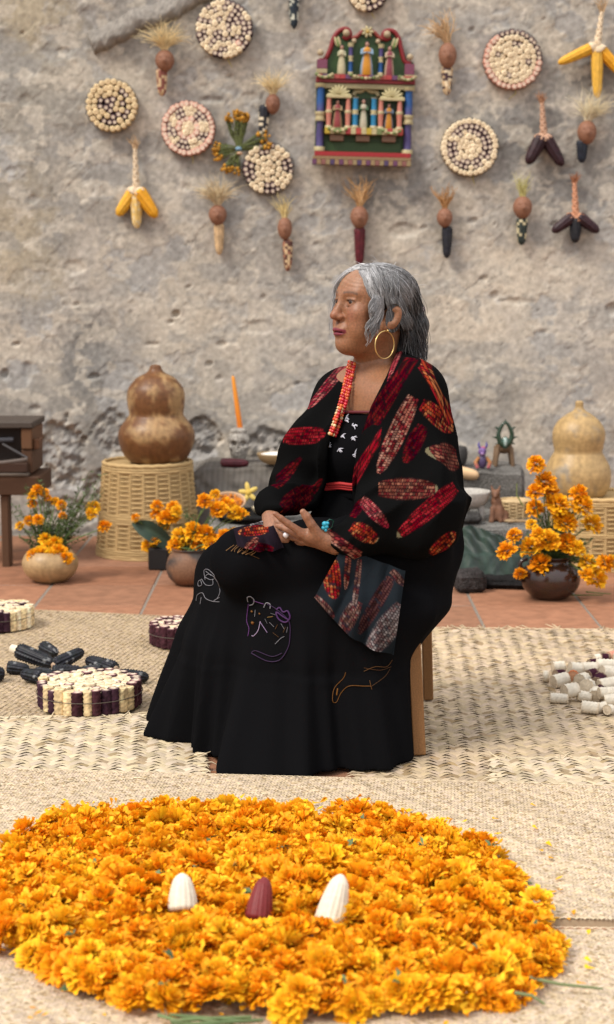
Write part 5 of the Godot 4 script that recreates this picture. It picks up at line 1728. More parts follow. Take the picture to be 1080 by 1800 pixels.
# ---------------------------------------------------------------- things on the mats
func ground_cob(called: String, label: String, group: String, p0: Vector3, p1: Vector3, r: float, pick: Callable, bare := 0.0) -> void:
	var L := p0.distance_to(p1)
	var b := cob(L, r * 1.05, 11, maxi(8, int(L / (r * 0.36))), pick, 0.7, 4)
	var dir := (p1 - p0).normalized()
	var o := solo(called, label, "corn cob", b.mesh(M.corn), Transform3D(Basis(Quaternion(Vector3.UP, dir)), p0), group)
	var e := MB.new()
	if bare > 0.0:
		e.lathe(Vector3.ZERO, [Vector2(0, -bare), Vector2(r * 0.5, -bare), Vector2(r * 0.62, 0.004), Vector2(r * 0.6, 0.012)], 12, func(_p, _a, _t): return jit(Color(0.66, 0.56, 0.42), 0.12))
	else:
		e.lathe(Vector3.ZERO, [Vector2(0, -0.004), Vector2(r * 0.4, -0.004), Vector2(r * 0.5, 0.002)], 12, func(_p, _a, _t): return Color(0.42, 0.3, 0.2))
	part(o, "cob_butt", e.mesh(M.cob_end))

func build_ground_crafts() -> void:
	for q in [[8, 1120, 0.142, "corn cob disc cut by the left edge, tan and dark sided", 0], [329, 1150, 0.132, "dark purple sided corn cob disc half behind the skirt", 1], [160, 1272, 0.165, "large corn cob disc with cream top and dark striped side, before the blue corn", 2]]:
		var f := G(q[0], q[1])
		var c := f + Vector3(0, 0.016 if q[4] == 2 else 0.012, -q[2])
		c.x = (G(q[0], q[1] - 30).x)
		var o := thing("corn_cob_disc", q[3], "corn cob disc", c, "corn cob discs lying on the mat")
		var pick := func(r: float, t: float) -> String:
			if q[4] == 0:
				return (["dark", "gold", "cream", "gold"][rng.randi() % 4] if r > 0.85 else ("dark" if rng.randf() < 0.3 else "cream"))
			if q[4] == 1:
				return "purple" if (r > 0.85 or rng.randf() < 0.55) else "cream"
			return (["purple", "purple", "dark", "purple", "gold"][rng.randi() % 5] if r > 0.9 else ("purple" if (r > 0.45 and r < 0.7 and fposmod(t * 6.0 / TAU, 1.0) < 0.3) else "cream"))
		cob_disc(o, q[2] - 0.012, 0.07, 0.027, pick)
	var blu := func(_r, _k): return jit(Color(0.012, 0.013, 0.017), 0.6) if rng.randf() > 0.05 else Color(0.17, 0.17, 0.17)
	var k := 0
	for q in [[25, 1150, 96, 1168, 15, 0.05, 0.022, "large dusty blue corn cob lying across the top of the heap"], [70, 1143, 100, 1162, 12, 0.02, 0.0, "stubby blue corn cob at the back of the heap"], [12, 1176, 52, 1180, 12, 0.022, 0.0, "blue corn cob low at the heap's left end"], [80, 1198, 38, 1184, 13, 0.02, 0.03, "partly stripped blue corn cob showing its white core"], [102, 1172, 147, 1144, 13, 0.035, 0.0, "blue corn cob slanting up in the middle of the heap"], [92, 1184, 146, 1180, 14, 0.03, 0.0, "plump blue corn cob just behind the large disc"], [209, 1184, 152, 1160, 14, 0.025, 0.0, "long blue corn cob with its pale butt end to the front"], [182, 1184, 140, 1180, 12, 0.022, 0.0, "short blue corn cob between the plump and the long one"], [212, 1192, 262, 1194, 13, 0.022, 0.0, "blue corn cob alone at the heap's right end, behind the disc"], [-16, 1190, 9, 1186, 15, 0.024, 0.0, "blue corn cob cut by the left edge of the picture"], [60, 1190, 112, 1196, 12, 0.016, 0.0, "blue corn cob buried under the front of the heap"]]:
		var gm := G((q[0] + q[2]) * 0.5, (q[1] + q[3]) * 0.5, q[5])
		var z := gm.z
		var p0 := P(q[0], q[1], z)
		var p1 := P(q[2], q[3], z)
		p0.z -= (q[1] - q[3]) * -0.003
		var s := mpp(gm)
		p0.y = maxf(p0.y, q[4] * s + 0.008)
		p1.y = maxf(p1.y, q[4] * s * 0.8 + 0.008)
		ground_cob("blue_corn_cob", q[7], "heap of blue corn cobs on the mat", p0, p1, q[4] * s, blu, q[6])
	# sawn white cob ends at the right
	var n := 0
	for q in [[983, 1230, 36, 0.02, 9, 0], [1037, 1248, 38, -0.02, 10, 0], [1003, 1214, 30, 0.3, 13, 0], [985, 1202, 35, 0.25, 12, 0], [960, 1193, 14, 0.1, 9, 0], [982, 1177, 24, 0.2, 10, 0], [984, 1189, 28, 0.35, 8, 1], [1012, 1176, 30, 0.3, 11, 0], [1008, 1188, 18, 1.4, 8, 2], [1033, 1207, 30, 1.2, 12, 0], [1027, 1227, 32, -0.15, 9, 0], [1047, 1226, 24, 1.3, 11, 0], [1057, 1246, 22, 0.4, 9, 0], [1071, 1250, 18, 0.9, 9, 0], [1074, 1236, 24, 0.2, 10, 0], [1068, 1204, 34, 0.35, 11, 0], [1068, 1218, 34, 0.4, 10, 0], [1072, 1184, 36, 0.15, 12, 0], [1041, 1186, 26, 0.6, 10, 1], [1053, 1197, 30, 1.1, 11, 1], [1055, 1222, 34, 1.2, 10, 1], [1065, 1171, 42, 0.1, 11, 0], [1044, 1167, 22, 0.1, 8, 1], [1062, 1159, 20, 0.2, 8, 1], [1078, 1157, 22, 0.2, 9, 3], [1050, 1160, 14, 0.3, 8, 0], [1036, 1175, 34, 0.3, 11, 0], [1024, 1195, 26, 0.9, 11, 0], [1095, 1200, 36, 0.2, 11, 0], [1098, 1222, 36, -0.3, 11, 0], [1100, 1178, 36, 0.5, 11, 1], [1110, 1240, 34, 0.1, 10, 0], [1092, 1165, 34, 0.3, 10, 0]]:
		var cols := [Color(0.66, 0.59, 0.47), Color(0.045, 0.012, 0.022), Color(0.5, 0.12, 0.035), Color(0.55, 0.24, 0.17)]
		var col: Color = cols[q[5]]
		var h := 0.02 + (0.022 if (q[1] < 1222 and q[0] > 1000 and q[1] > 1165) else 0.0)
		var c := G(q[0], q[1], h)
		var s := mpp(c)
		var L: float = q[2] * s * R(0.75, 1.0)
		var r: float = q[4] * s * R(1.0, 1.2)
		c.y = maxf(c.y, r + 0.009)
		var b := MB.new()
		var prof := [Vector2(0, 0.002), Vector2(r * 0.35, 0.0), Vector2(r * 0.62, 0.003), Vector2(r * 0.9, 0.002)]
		var m := maxi(3, int(L / (r * 0.55)))
		for i in m + 1:
			prof.append(Vector2(r, L * 0.04 + L * 0.92 * i / m))
			if i < m:
				prof.append(Vector2(r * 0.9, L * 0.04 + L * 0.92 * (i + 0.5) / m))
		prof.append_array([Vector2(r * 0.85, L), Vector2(r * 0.55, L - 0.002), Vector2(0, L - 0.001)])
		b.lathe(Vector3(0, -L * 0.5, 0), prof, 22, func(p: Vector3, a: float, t: float): return jit(col if p.y > 0.004 and p.y < L - 0.004 else col.lerp(Color(0.55, 0.42, 0.27), 0.5), 0.13), Basis(), func(p: Vector3, a: float, _k: int): return p * Vector3(1.0 + 0.06 * cos(a * 11.0), 1, 1.0 + 0.06 * cos(a * 11.0)))
		var dir := Vector3(cos(q[3]), R(-0.2, 0.2), -sin(q[3] + R(-0.3, 0.3))).normalized()
		var what: String = ["sawn white corn cob piece in the heap on the herringbone mat", "dark purple cob piece among the white ones", "orange red cob piece standing on end among the white ones", "pinkish cob piece at the back of the white heap"][q[5]]
		solo("cob_piece", what, "corn cob", b.mesh(M.cob_end), Transform3D(Basis(Quaternion(Vector3.UP, dir)), c), ["white cob pieces in the heap", "dark cob pieces in the heap", "", ""][q[5]])

# ---------------------------------------------------------------- the bed of marigolds
func build_flower_bed() -> void:
	var poly := PackedVector2Array()
	var cen := Vector2.ZERO
	for q in [[-30, 1520], [20, 1475], [70, 1445], [130, 1428], [250, 1424], [380, 1424], [520, 1434], [640, 1424], [740, 1448], [810, 1475], [880, 1500], [905, 1555], [950, 1600], [985, 1645], [975, 1700], [930, 1735], [920, 1762], [800, 1775], [660, 1768], [540, 1780], [440, 1772], [300, 1772], [190, 1764], [130, 1735], [70, 1700], [0, 1665], [-45, 1600]]:
		var g := G(q[0], q[1], 0.03)
		poly.append(Vector2(g.x, g.z))
		cen += poly[-1] / 27.0
	var rad := 0.6
	var hgt := func(p: Vector2) -> float:
		return 0.03 + 0.03 * clampf(1.0 - p.distance_to(cen) / rad, 0.0, 1.0) ** 0.6
	var spots := []
	var sp := 0.041
	for j in range(-20, 20):
		for i in range(-20, 20):
			var p := cen + Vector2((i + (0.5 if j % 2 else 0.0)) * sp, j * sp * 0.87) + Vector2(R(-0.014, 0.014), R(-0.014, 0.014))
			if Geometry2D.is_point_in_polygon(p, poly):
				spots.append(p)
	spots.sort_custom(func(a, b): return a.y > b.y)
	var xf := []
	for i in 7:
		xf.append([])
	var cnt := 0
	for p in spots:
		var r := R(0.024, 0.044)
		var bs := Basis(Vector3(R(-1, 1), 0, R(-1, 1)).normalized(), R(0.0, 1.2)) * Basis(Vector3.UP, R(0, 6))
		if p.distance_to(cen) > 0.45:
			bs = Basis(Vector3(p.y - cen.y, 0, -(p.x - cen.x)).normalized(), R(0.2, 0.7)) * bs
		var t := Transform3D(bs.scaled_local(Vector3(r, r * R(0.7, 1.0), r)), Vector3(p.x, hgt.call(p) + R(-0.016, 0.016), p.y))
		var k := rng.randi() % 7
		if cnt < 300:
			solo("marigold_blossom", "loose orange marigold head in the round flower bed on the front mat", "flower", heads[k], t, "marigold heads of the round flower bed")
		else:
			xf[k].append(t)
		cnt += 1
	for k in 7:
		if xf[k].is_empty():
			continue
		var o := many(self, "marigold_mass", heads[k], xf[k], [Color.WHITE])
		tag(o, "farther marigold heads of the round flower bed that merge into one mass", "flowers", "far marigold heads of the round bed")
	# loose petals over and round the heads
	var pm := MB.new()
	petal(pm, Vector3(-0.5, 0, 0), Vector3.RIGHT, Vector3.UP, 1.0, 0.55, Color.WHITE, 0.2)
	var px := []
	var pc := []
	for i in 7000:
		var p := cen + Vector2(R(-0.66, 0.66), R(-0.66, 0.66))
		var ins := Geometry2D.is_point_in_polygon(p, poly)
		if not ins and (rng.randf() > 0.02 or absf(p.x - cen.x) > 0.62):
			continue
		var y: float = hgt.call(p) + R(-0.02, 0.034) if ins else 0.024
		var l := R(0.012, 0.02)
		px.append(Transform3D(Basis.from_euler(Vector3(R(-0.9, 0.9), R(0, 6.2), R(-0.9, 0.9)) if ins else Vector3(R(-0.2, 0.2), R(0, 6), 0)).scaled_local(Vector3.ONE * l), Vector3(p.x, y, p.y)))
		pc.append(jit([Color(0.86, 0.41, 0.01), Color(0.88, 0.48, 0.016), Color(0.82, 0.32, 0.006)][rng.randi() % 3], 0.12))
	var lp := many(self, "loose_petals", pm.mesh(M.petal), px, [Color.WHITE])
	for i in px.size():
		lp.multimesh.set_instance_color(i, pc[i])
	tag(lp, "loose orange petals strewn over the round marigold bed", "petals")
	# bits of green
	var gb := MB.new()
	for q in [[370, 1490, 34], [745, 1500, 20], [500, 1508, 30], [283, 1555, 16], [445, 1592, 30], [130, 1655, 26], [195, 1692, 20], [305, 1698, 24], [345, 1545, 10], [270, 1405, 20], [172, 1420, 22], [640, 1450, 14], [705, 1735, 30], [840, 1675, 14], [610, 1735, 20], [530, 1735, 26], [40, 1600, 14], [560, 1560, 16], [290, 1740, 20], [120, 1745, 22], [945, 1630, 14], [865, 1495, 18], [170, 1530, 16], [410, 1545, 18], [620, 1500, 18]]:
		var c := G(q[0], q[1], 0.06)
		c.y = (hgt.call(Vector2(c.x, c.z)) as float) + 0.03
		for e in 5:
			var d := Vector3(R(-1, 1), R(-0.1, 0.5), R(-1, 1)).normalized()
			var l: float = q[2] * mpp(c) * R(0.5, 1.0)
			var w := d.cross(Vector3.UP).normalized() * l * 0.16
			gb.face([c, c + d * l * 0.5 + w + Vector3(0, 0.004, 0), c + d * l, c + d * l * 0.5 - w], jit(Color(0.1, 0.15, 0.06), 0.4))
	solo("green_sprigs", "scraps of green calyx and leaf scattered among the marigolds", "leaves", gb.mesh(M.leaf)).set_meta("kind", "stuff")
	var k := 0
	for q in [[[930, 1718], [985, 1730], [1060, 1738], "long bare green stem lying right of the marigold bed"], [[905, 1745], [935, 1750], [958, 1765], "short green stem end at the bed's lower right"], [[785, 1462], [800, 1490], [812, 1525], "pale green stem lying over the bed's upper right edge"], [[868, 1538], [900, 1548], [935, 1552], "dark twig poking out right of the marigold bed"], [[300, 1795], [350, 1792], [410, 1800], "bundle of green stems at the bed's front edge"]]:
		var b := MB.new()
		var pts := []
		for e in 3:
			pts.append(G(q[e][0], q[e][1], [0.04, 0.035, 0.026][e]))
		b.tube(pts, [0.0035, 0.003, 0.002], 6, [Color(0.17, 0.2, 0.09)])
		if k == 4:
			for e in 5:
				b.tube([pts[0] + Vector3(R(-0.03, 0.03), 0, R(-0.03, 0.03)), pts[2] + Vector3(R(-0.05, 0.1), 0, R(-0.03, 0.03))], [0.003], 5, [jit(Color(0.13, 0.18, 0.07), 0.3)])
		solo("flower_stem", q[3], "stem", b.mesh(M.leaf))
		k += 1
	# three ears set upright in the petals
	for q in [[320, 1612, 320, 1541, 29, "white corn cob standing in the left of the marigold bed", 0], [452, 1628, 466, 1548, 26, "dark red corn cob standing in the middle of the marigold bed", 1], [578, 1636, 601, 1543, 30, "taller white corn cob leaning right in the marigold bed", 0]]:
		var p0 := G(q[0], q[1] + 2, 0.058)
		p0.z -= 0.03
		var p1 := P(q[2], q[3] - 6.0, p0.z - 0.035)
		var s := mpp(p0)
		var col := Color(0.68, 0.61, 0.48) if q[6] == 0 else Color(0.17, 0.02, 0.02)
		var b := cob(p0.distance_to(p1), q[4] * s * 0.94, 16, 24, plain_corn(col, 0.07), 0.42, 4, 0.1)
		solo("standing_corn_cob", q[5], "corn cob", b.mesh(M.corn), Transform3D(Basis(Quaternion(Vector3.UP, (p1 - p0).normalized())), p0))

# ---------------------------------------------------------------- stool
func build_stool() -> void:
	var o := thing("wooden_stool", "plain brown wooden stool the woman sits on, its legs showing beside the skirt", "stool", Vector3(0.1, 0, -4.5))
	var wd := Color(0.36, 0.17, 0.06)
	for q in [[G(737, 1334), 0.275, -4.27, 1.0], [G(753, 1235), 0.345, -4.76, 0.85], [Vector3(-0.12, 0, -4.27), -0.1, -4.28, 1.0], [Vector3(-0.1, 0, -4.75), -0.08, -4.74, 1.0]]:
		var b := MB.new()
		var p0: Vector3 = q[0] + Vector3(0, 0.012, 0) - o.position
		var p1 := Vector3(q[1], 0.43, q[2]) - o.position
		var up := (p1 - p0).normalized()
		b.box((p0 + p1) * 0.5, Vector3(0.034 * q[3], p0.distance_to(p1), 0.04), wd, Basis(Quaternion(Vector3.UP, up)), 0.003)
		part(o, "leg", b.mesh(M.wood))
	var st := MB.new()
	st.box(Vector3(0.0, 0.44, -0.02), Vector3(0.42, 0.03, 0.52), wd, Basis(), 0.006)
	part(o, "seat", st.mesh(M.wood))
	for q in [[Vector3(0.19, 0.16, -0.02), Vector3(0.022, 0.03, 0.46)], [Vector3(-0.2, 0.16, -0.02), Vector3(0.022, 0.03, 0.46)]]:
		var b := MB.new()
		b.box(q[0], q[1], wd, Basis(), 0.003)
		part(o, "stretcher", b.mesh(M.wood))

# ---------------------------------------------------------------- woman
var HB := Basis(Vector3.UP, deg_to_rad(-60.0)) * Basis(Vector3.RIGHT, deg_to_rad(-4.0))
var HO := Vector3.ZERO
const HS := 1.06
var J := {}
var skirt_r := []
const SKC := Vector2(-0.03, -4.42)

func woman_joints() -> void:
	HO = P(653, 533, BODYZ)
	J.neck0 = HO + HB * Vector3(0, -0.07, -0.03) * HS
	J.neck1 = P(650, 676, -4.46)
	J.sn = P(722, 696, -4.32)
	J.sf = P(600, 694, -4.53)
	J.en = P(752, 905, -4.2)
	J.ef = P(548, 862, -4.58)
	J.wn = P(590, 957, -4.135)
	J.wf = P(478, 893, -4.29)
	J.c0 = P(690, 722, -4.4)
	J.c1 = P(692, 905, -4.4)
	J.d0 = P(612, 722, -4.49)
	J.d1 = P(628, 905, -4.48)
	J.b0 = P(640, 790, -4.37)
	J.b1 = P(598, 788, -4.43)
	J.hip = P(735, 952, -4.42)
	J.tn0 = P(720, 965, -4.29)
	J.tn1 = P(430, 988, -4.22)
	J.tf0 = P(700, 955, -4.52)
	J.tf1 = P(400, 1000, -4.46)
	J.kn = J.tn1 + Vector3(0.035, -0.01, -0.04)
	J.kf = J.tf1 + Vector3(0.03, -0.01, 0.0)
	# shawl bulk
	J.a0 = P(724, 697, -4.36)
	J.a1 = P(744, 905, -4.38)
	J.f0 = P(599, 694, -4.53)
	J.f1 = P(548, 866, -4.57)
	J.k0 = P(702, 646, -4.42)
	J.k1 = P(738, 684, -4.37)
	J.l0 = P(634, 664, -4.5)
	J.l1 = P(604, 694, -4.53)
	J.g0 = P(548, 815, -4.46)
	J.g1 = P(690, 850, -4.27)
	# skirt outline at four heights, as radii round an upright axis
	var lev := [[], [], [], []]
	for q in [[250, 1303], [300, 1314], [348, 1317], [366, 1345], [386, 1370], [430, 1377], [520, 1374], [600, 1370], [680, 1361], [727, 1347]]:
		var g := G(q[0], q[1])
		lev[0].append(Vector2(g.x, g.z))
	lev[0].append_array([Vector2(0.3, -4.45), Vector2(0.27, -4.62), Vector2(0.1, -4.72), Vector2(-0.15, -4.74), Vector2(-0.33, -4.68), Vector2(-0.43, -4.56)])
	lev[1] = [Vector2(-0.362, -4.47), Vector2(-0.33, -4.34), Vector2(-0.25, -4.22), Vector2(-0.14, -4.13), Vector2(0, -4.1), Vector2(0.15, -4.11), Vector2(0.25, -4.16), Vector2(0.292, -4.28), Vector2(0.297, -4.45), Vector2(0.27, -4.6), Vector2(0.1, -4.68), Vector2(-0.15, -4.7), Vector2(-0.28, -4.66), Vector2(-0.345, -4.57)]
	lev[2] = [Vector2(-0.312, -4.46), Vector2(-0.285, -4.34), Vector2(-0.22, -4.24), Vector2(-0.1, -4.15), Vector2(0.05, -4.11), Vector2(0.2, -4.12), Vector2(0.33, -4.17), Vector2(0.388, -4.3), Vector2(0.393, -4.45), Vector2(0.35, -4.6), Vector2(0.15, -4.68), Vector2(-0.1, -4.69), Vector2(-0.22, -4.65), Vector2(-0.29, -4.57)]
	lev[3] = [Vector2(-0.29, -4.46), Vector2(-0.262, -4.34), Vector2(-0.2, -4.24), Vector2(-0.1, -4.16), Vector2(0.05, -4.13), Vector2(0.2, -4.14), Vector2(0.34, -4.18), Vector2(0.4, -4.3), Vector2(0.41, -4.45), Vector2(0.36, -4.6), Vector2(0.15, -4.68), Vector2(-0.1, -4.69), Vector2(-0.2, -4.65), Vector2(-0.27, -4.57)]
	for l in lev:
		var rr := []
		for k in 96:
			var a := TAU * k / 96.0
			var far := SKC + Vector2(cos(a), sin(a)) * 3.0
			var best := 0.3
			for i in l.size():
				var hit = Geometry2D.segment_intersects_segment(SKC, far, l[i], l[(i + 1) % l.size()])
				if hit != null:
					best = SKC.distance_to(hit)
			rr.append(best)
		skirt_r.append(rr)

func body_d(p: Vector3) -> float:
	var d := s_cap(p, J.neck0, J.neck1, 0.047, 0.061)
	d = smin(d, s_cap(p, J.sn, J.sf, 0.058, 0.055), 0.05)
	d = smin(d, s_cap(p, J.c0, J.c1, 0.09, 0.1), 0.07)
	d = smin(d, s_cap(p, J.d0, J.d1, 0.085, 0.1), 0.07)
	d = smin(d, s_ell(p, J.b0, Vector3(0.07, 0.075, 0.065)), 0.05)
	d = smin(d, s_ell(p, J.b1, Vector3(0.065, 0.075, 0.065)), 0.05)
	d = smin(d, s_cap(p, J.sn, J.en, 0.052, 0.042), 0.03)
	d = smin(d, s_cap(p, J.en, J.wn, 0.04, 0.026), 0.02)
	d = smin(d, s_cap(p, J.sf, J.ef, 0.05, 0.042), 0.03)
	d = smin(d, s_cap(p, J.ef, J.wf, 0.038, 0.026), 0.02)
	if p.y < 0.75:
		d = smin(d, s_ell(p, J.hip, Vector3(0.105, 0.11, 0.16)), 0.06)
		d = smin(d, s_cap(p, J.tn0, J.kn, 0.088, 0.05), 0.04)
		d = smin(d, s_cap(p, J.tf0, J.kf, 0.088, 0.05), 0.04)
		d = smin(d, s_cap(p, J.kn, Vector3(-0.1, 0.07, -4.3), 0.05, 0.034), 0.02)
		d = smin(d, s_cap(p, J.kf, Vector3(-0.2, 0.07, -4.5), 0.05, 0.034), 0.02)
		d = smin(d, s_cap(p, Vector3(-0.1, 0.045, -4.3), Vector3(-0.18, 0.035, -4.29), 0.034, 0.026), 0.03)
		d = smin(d, s_cap(p, Vector3(-0.19, 0.045, -4.48), Vector3(-0.29, 0.035, -4.46), 0.036, 0.026), 0.03)
	return d

func head_d(p: Vector3) -> float:
	var x := absf(p.x)
	var m := Vector3(x, p.y, p.z)
	var d := s_ell(p, Vector3(0, 0.022, -0.018), Vector3(0.074, 0.07, 0.094))
	d = smin(d, s_ell(p, Vector3(0, 0.02, 0.03), Vector3(0.063, 0.058, 0.055)), 0.03)
	d = smin(d, s_ell(p, Vector3(0, -0.045, 0.027), Vector3(0.057, 0.07, 0.058)), 0.03)
	d = smin(d, s_cap(m, Vector3(0.044, -0.066, -0.004), Vector3(0.012, -0.104, 0.062), 0.02, 0.016), 0.03)
	d = smin(d, s_ell(p, Vector3(0, -0.106, 0.072), Vector3(0.018, 0.014, 0.0165)), 0.018)
	d = smin(d, s_ell(m, Vector3(0.039, -0.029, 0.062), Vector3(0.025, 0.022, 0.022)), 0.022)
	d = smin(d, s_ell(m, Vector3(0.036, -0.068, 0.054), Vector3(0.025, 0.028, 0.026)), 0.025)
	# brow, nose
	d = smin(d, s_cap(m, Vector3(0.012, 0.017, 0.081), Vector3(0.042, 0.02, 0.068), 0.0085, 0.0085), 0.014)
	# sockets and lids
	d = smax(d, -s_ell(m, Vector3(0.031, 0.001, 0.093), Vector3(0.017, 0.0105, 0.013)), 0.012)
	d = smin(d, (m - Vector3(0.0315, -0.001, 0.0715)).length() - 0.0132, 0.005)
	d = smin(d, s_cap(m, Vector3(0.021, 0.0055, 0.0835), Vector3(0.044, 0.004, 0.077), 0.0032, 0.0032), 0.004)
	d = smax(d, -s_ell(m, Vector3(0.0325, -0.0015, 0.087), Vector3(0.0125, 0.0042, 0.009)), 0.0015)
	d = smin(d, s_cap(p, Vector3(0, 0.01, 0.083), Vector3(0, -0.028, 0.1), 0.0072, 0.0095), 0.013)
	d = smin(d, s_ell(p, Vector3(0, -0.0365, 0.1045), Vector3(0.0125, 0.0108, 0.0125)), 0.009)
	d = smin(d, s_ell(m, Vector3(0.0135, -0.0405, 0.0925), Vector3(0.0075, 0.0075, 0.0105)), 0.007)
	d = smax(d, -s_ell(m, Vector3(0.0065, -0.05, 0.101), Vector3(0.0036, 0.003, 0.006)), 0.003)
	# crease from the nose to the corner of the mouth
	d = smax(d, -s_cap(m, Vector3(0.021, -0.046, 0.092), Vector3(0.03, -0.071, 0.085), 0.0022, 0.002), 0.009)
	# lines of age
	if p.z > 0.03:
		d += 0.0004 * sin(p.y * 620.0 + 6.0 * sin(p.x * 30.0)) * smoothstep(0.028, 0.036, p.y) * smoothstep(0.066, 0.056, p.y)
		d = smax(d, -s_cap(m, Vector3(0.022, -0.0145, 0.083), Vector3(0.04, -0.014, 0.076), 0.0012, 0.001), 0.005)
		d = smax(d, -s_cap(m, Vector3(0.03, -0.08, 0.081), Vector3(0.033, -0.096, 0.069), 0.0012, 0.001), 0.005)
		d = smax(d, -s_cap(m, Vector3(0.05, 0.001, 0.067), Vector3(0.058, -0.006, 0.058), 0.0008, 0.0008), 0.003)
	# lips
	d = smin(d, s_ell(p, Vector3(0, -0.069, 0.085), Vector3(0.026, 0.016, 0.015)), 0.014)
	d = smin(d, s_ell(p, Vector3(0, -0.0712, 0.0925), Vector3(0.022, 0.0042, 0.008)), 0.005)
	d = smin(d, s_ell(p, Vector3(0, -0.0808, 0.091), Vector3(0.02, 0.0052, 0.0078)), 0.005)
	d = smax(d, -s_ell(p, Vector3(0, -0.0762 - x * x * 5.0, 0.099), Vector3(0.03, 0.0016, 0.014)), 0.003)
	d = smax(d, -s_ell(p, Vector3(0, -0.094, 0.0985), Vector3(0.016, 0.004, 0.006)), 0.008)
	# under the chin, neck
	d = smin(d, s_ell(p, Vector3(0, -0.105, 0.035), Vector3(0.036, 0.026, 0.042)), 0.03)
	d = smin(d, s_cap(p, HB.inverse() * (J.neck0 - HO) / HS, HB.inverse() * (J.neck1 - HO) / HS, 0.055 / HS, 0.0525 / HS), 0.03)
	# ears
	var e := (m - Vector3(0.0755, -0.034, -0.018))
	e = e.rotated(Vector3.UP, 0.3).rotated(Vector3.RIGHT, 0.42)
	var ear := s_ell(e, Vector3.ZERO, Vector3(0.0095, 0.033, 0.0205))
	ear = smin(ear, s_ell(e, Vector3(0.0, -0.027, 0.006), Vector3(0.0065, 0.011, 0.009)), 0.008)
	ear = smax(ear, -s_ell(e, Vector3(0.011, 0.004, 0.003), Vector3(0.0085, 0.02, 0.0125)), 0.003)
	ear = smin(ear, s_cap(e, Vector3(0.003, -0.012, -0.008), Vector3(0.004, 0.014, -0.004), 0.003, 0.002), 0.003)
	ear = smin(ear, s_ell(e, Vector3(0.002, -0.006, 0.016), Vector3(0.006, 0.008, 0.004)), 0.004)
	d = smin(d, ear, 0.005)
	return d

func skin_at(p: Vector3) -> Color:
	var c := Color(0.345, 0.155, 0.076)
	var q := HB.inverse() * (p - HO) / HS
	if q.y > -0.14 and q.z > 0.0:
		var x := absf(q.x)
		c = c.lerp(Color(0.36, 0.135, 0.082), 0.6 * exp(-((x - 0.042) ** 2 / 0.0004 + (q.y + 0.034) ** 2 / 0.0005)))
		c = c.lerp(Color(0.36, 0.13, 0.08), 0.6 * exp(-(x * x / 0.0003 + (q.y + 0.04) ** 2 / 0.0002)))
		c = c.lerp(Color(0.4, 0.21, 0.12), 0.5 * smoothstep(0.02, 0.06, q.y))
		c = c.lerp(Color(0.23, 0.1, 0.058), 0.6 * exp(-((x - 0.03) ** 2 / 0.0003 + (q.y + 0.012) ** 2 / 0.00006)))
		# brows
		var by := 0.0225 - (x - 0.03) ** 2 * 9.0
		if q.z > 0.04 and x > 0.01 and x < 0.052:
			c = c.lerp(Color(0.1, 0.065, 0.05), 0.75 * exp(-((q.y - by) ** 2) / 0.000009) * smoothstep(0.009, 0.016, x))
			# lash line
			var ly := 0.0035 - (x - 0.0325) ** 2 * 14.0
			if x > 0.019 and x < 0.046:
				c = c.lerp(Color(0.06, 0.035, 0.03), 0.8 * exp(-((q.y - ly) ** 2) / 0.000008))
		# lips
		var up := -0.0668 - 0.62 * maxf(0.0, x - 0.004) ** 1.35
		var dn := -0.0868 + 12.5 * x * x
		if q.z > 0.06 and x < 0.0285:
			var k := smoothstep(dn - 0.002, dn + 0.001, q.y) * (1.0 - smoothstep(up - 0.001, up + 0.002, q.y))
			c = c.lerp(Color(0.24, 0.035, 0.06), k * 0.95)
	return c

func skirt_d(p: Vector3) -> float:
	var q := Vector2(p.x, p.z) - SKC
	var a := fposmod(atan2(q.y, q.x), TAU)
	var f := a / TAU * 96.0
	var i := int(f) % 96
	var i2 := (i + 1) % 96
	f -= floorf(f)
	var y := clampf(p.y, 0.0, 0.5)
	var l := 0
	var t := 0.0
	if y < 0.25:
		t = y / 0.25
	elif y < 0.4:
		l = 1
		t = (y - 0.25) / 0.15
		t = t * t * (3.0 - 2.0 * t)
	else:
		l = 2
		t = (y - 0.4) / 0.1
	var r: float = lerpf(lerpf(skirt_r[l][i], skirt_r[l][i2], f), lerpf(skirt_r[l + 1][i], skirt_r[l + 1][i2], f), t)
	var am := 0.03 * (1.0 - smoothstep(0.0, 0.46, p.y)) * (1.0 - 0.75 * smoothstep(0.3, 0.85, cos(a)))
	r += am * (sin(a * 13.0 + 0.6 + p.y * 2.0) * 0.6 + sin(a * 29.0 + 2.0 * sin(a * 5.0)) * 0.35 + sin(a * 7.0 + 2.0) * 0.5)
	# gathered seam of the lowest flounce
	r += 0.004 * exp(-((p.y - 0.235 - 0.01 * sin(a * 4.0)) / 0.008) ** 2) * (0.6 + 0.4 * sin(a * 70.0))
	var d := (q.length() - r) * 0.85
	d = smax(d, p.y - 0.475, 0.1)
	d = smin(d, s_cap(p, J.tn0, J.tn1, 0.108, 0.088), 0.05)
	d = smin(d, s_cap(p, J.tf0, J.tf1, 0.108, 0.083), 0.05)
	d = smin(d, s_ell(p, J.hip, Vector3(0.122, 0.13, 0.19)), 0.06)
	if p.y > 0.5:
		d = smin(d, minf(s_cap(p, J.c0, J.c1, 0.104, 0.114), s_cap(p, J.d0, J.d1, 0.099, 0.114)), 0.05)
	# tension creases over the lap
	if p.y > 0.45:
		d += 0.006 * sin(p.x * 30.0 + p.z * 55.0 + 3.0 * sin(p.x * 9.0)) * smoothstep(0.45, 0.56, p.y)
	# waist
	d = smax(d, p.y - 0.715, 0.01)
	return smax(d, 0.012 - p.y, 0.004)

var vcut := PackedVector2Array()
var hem := PackedVector2Array()

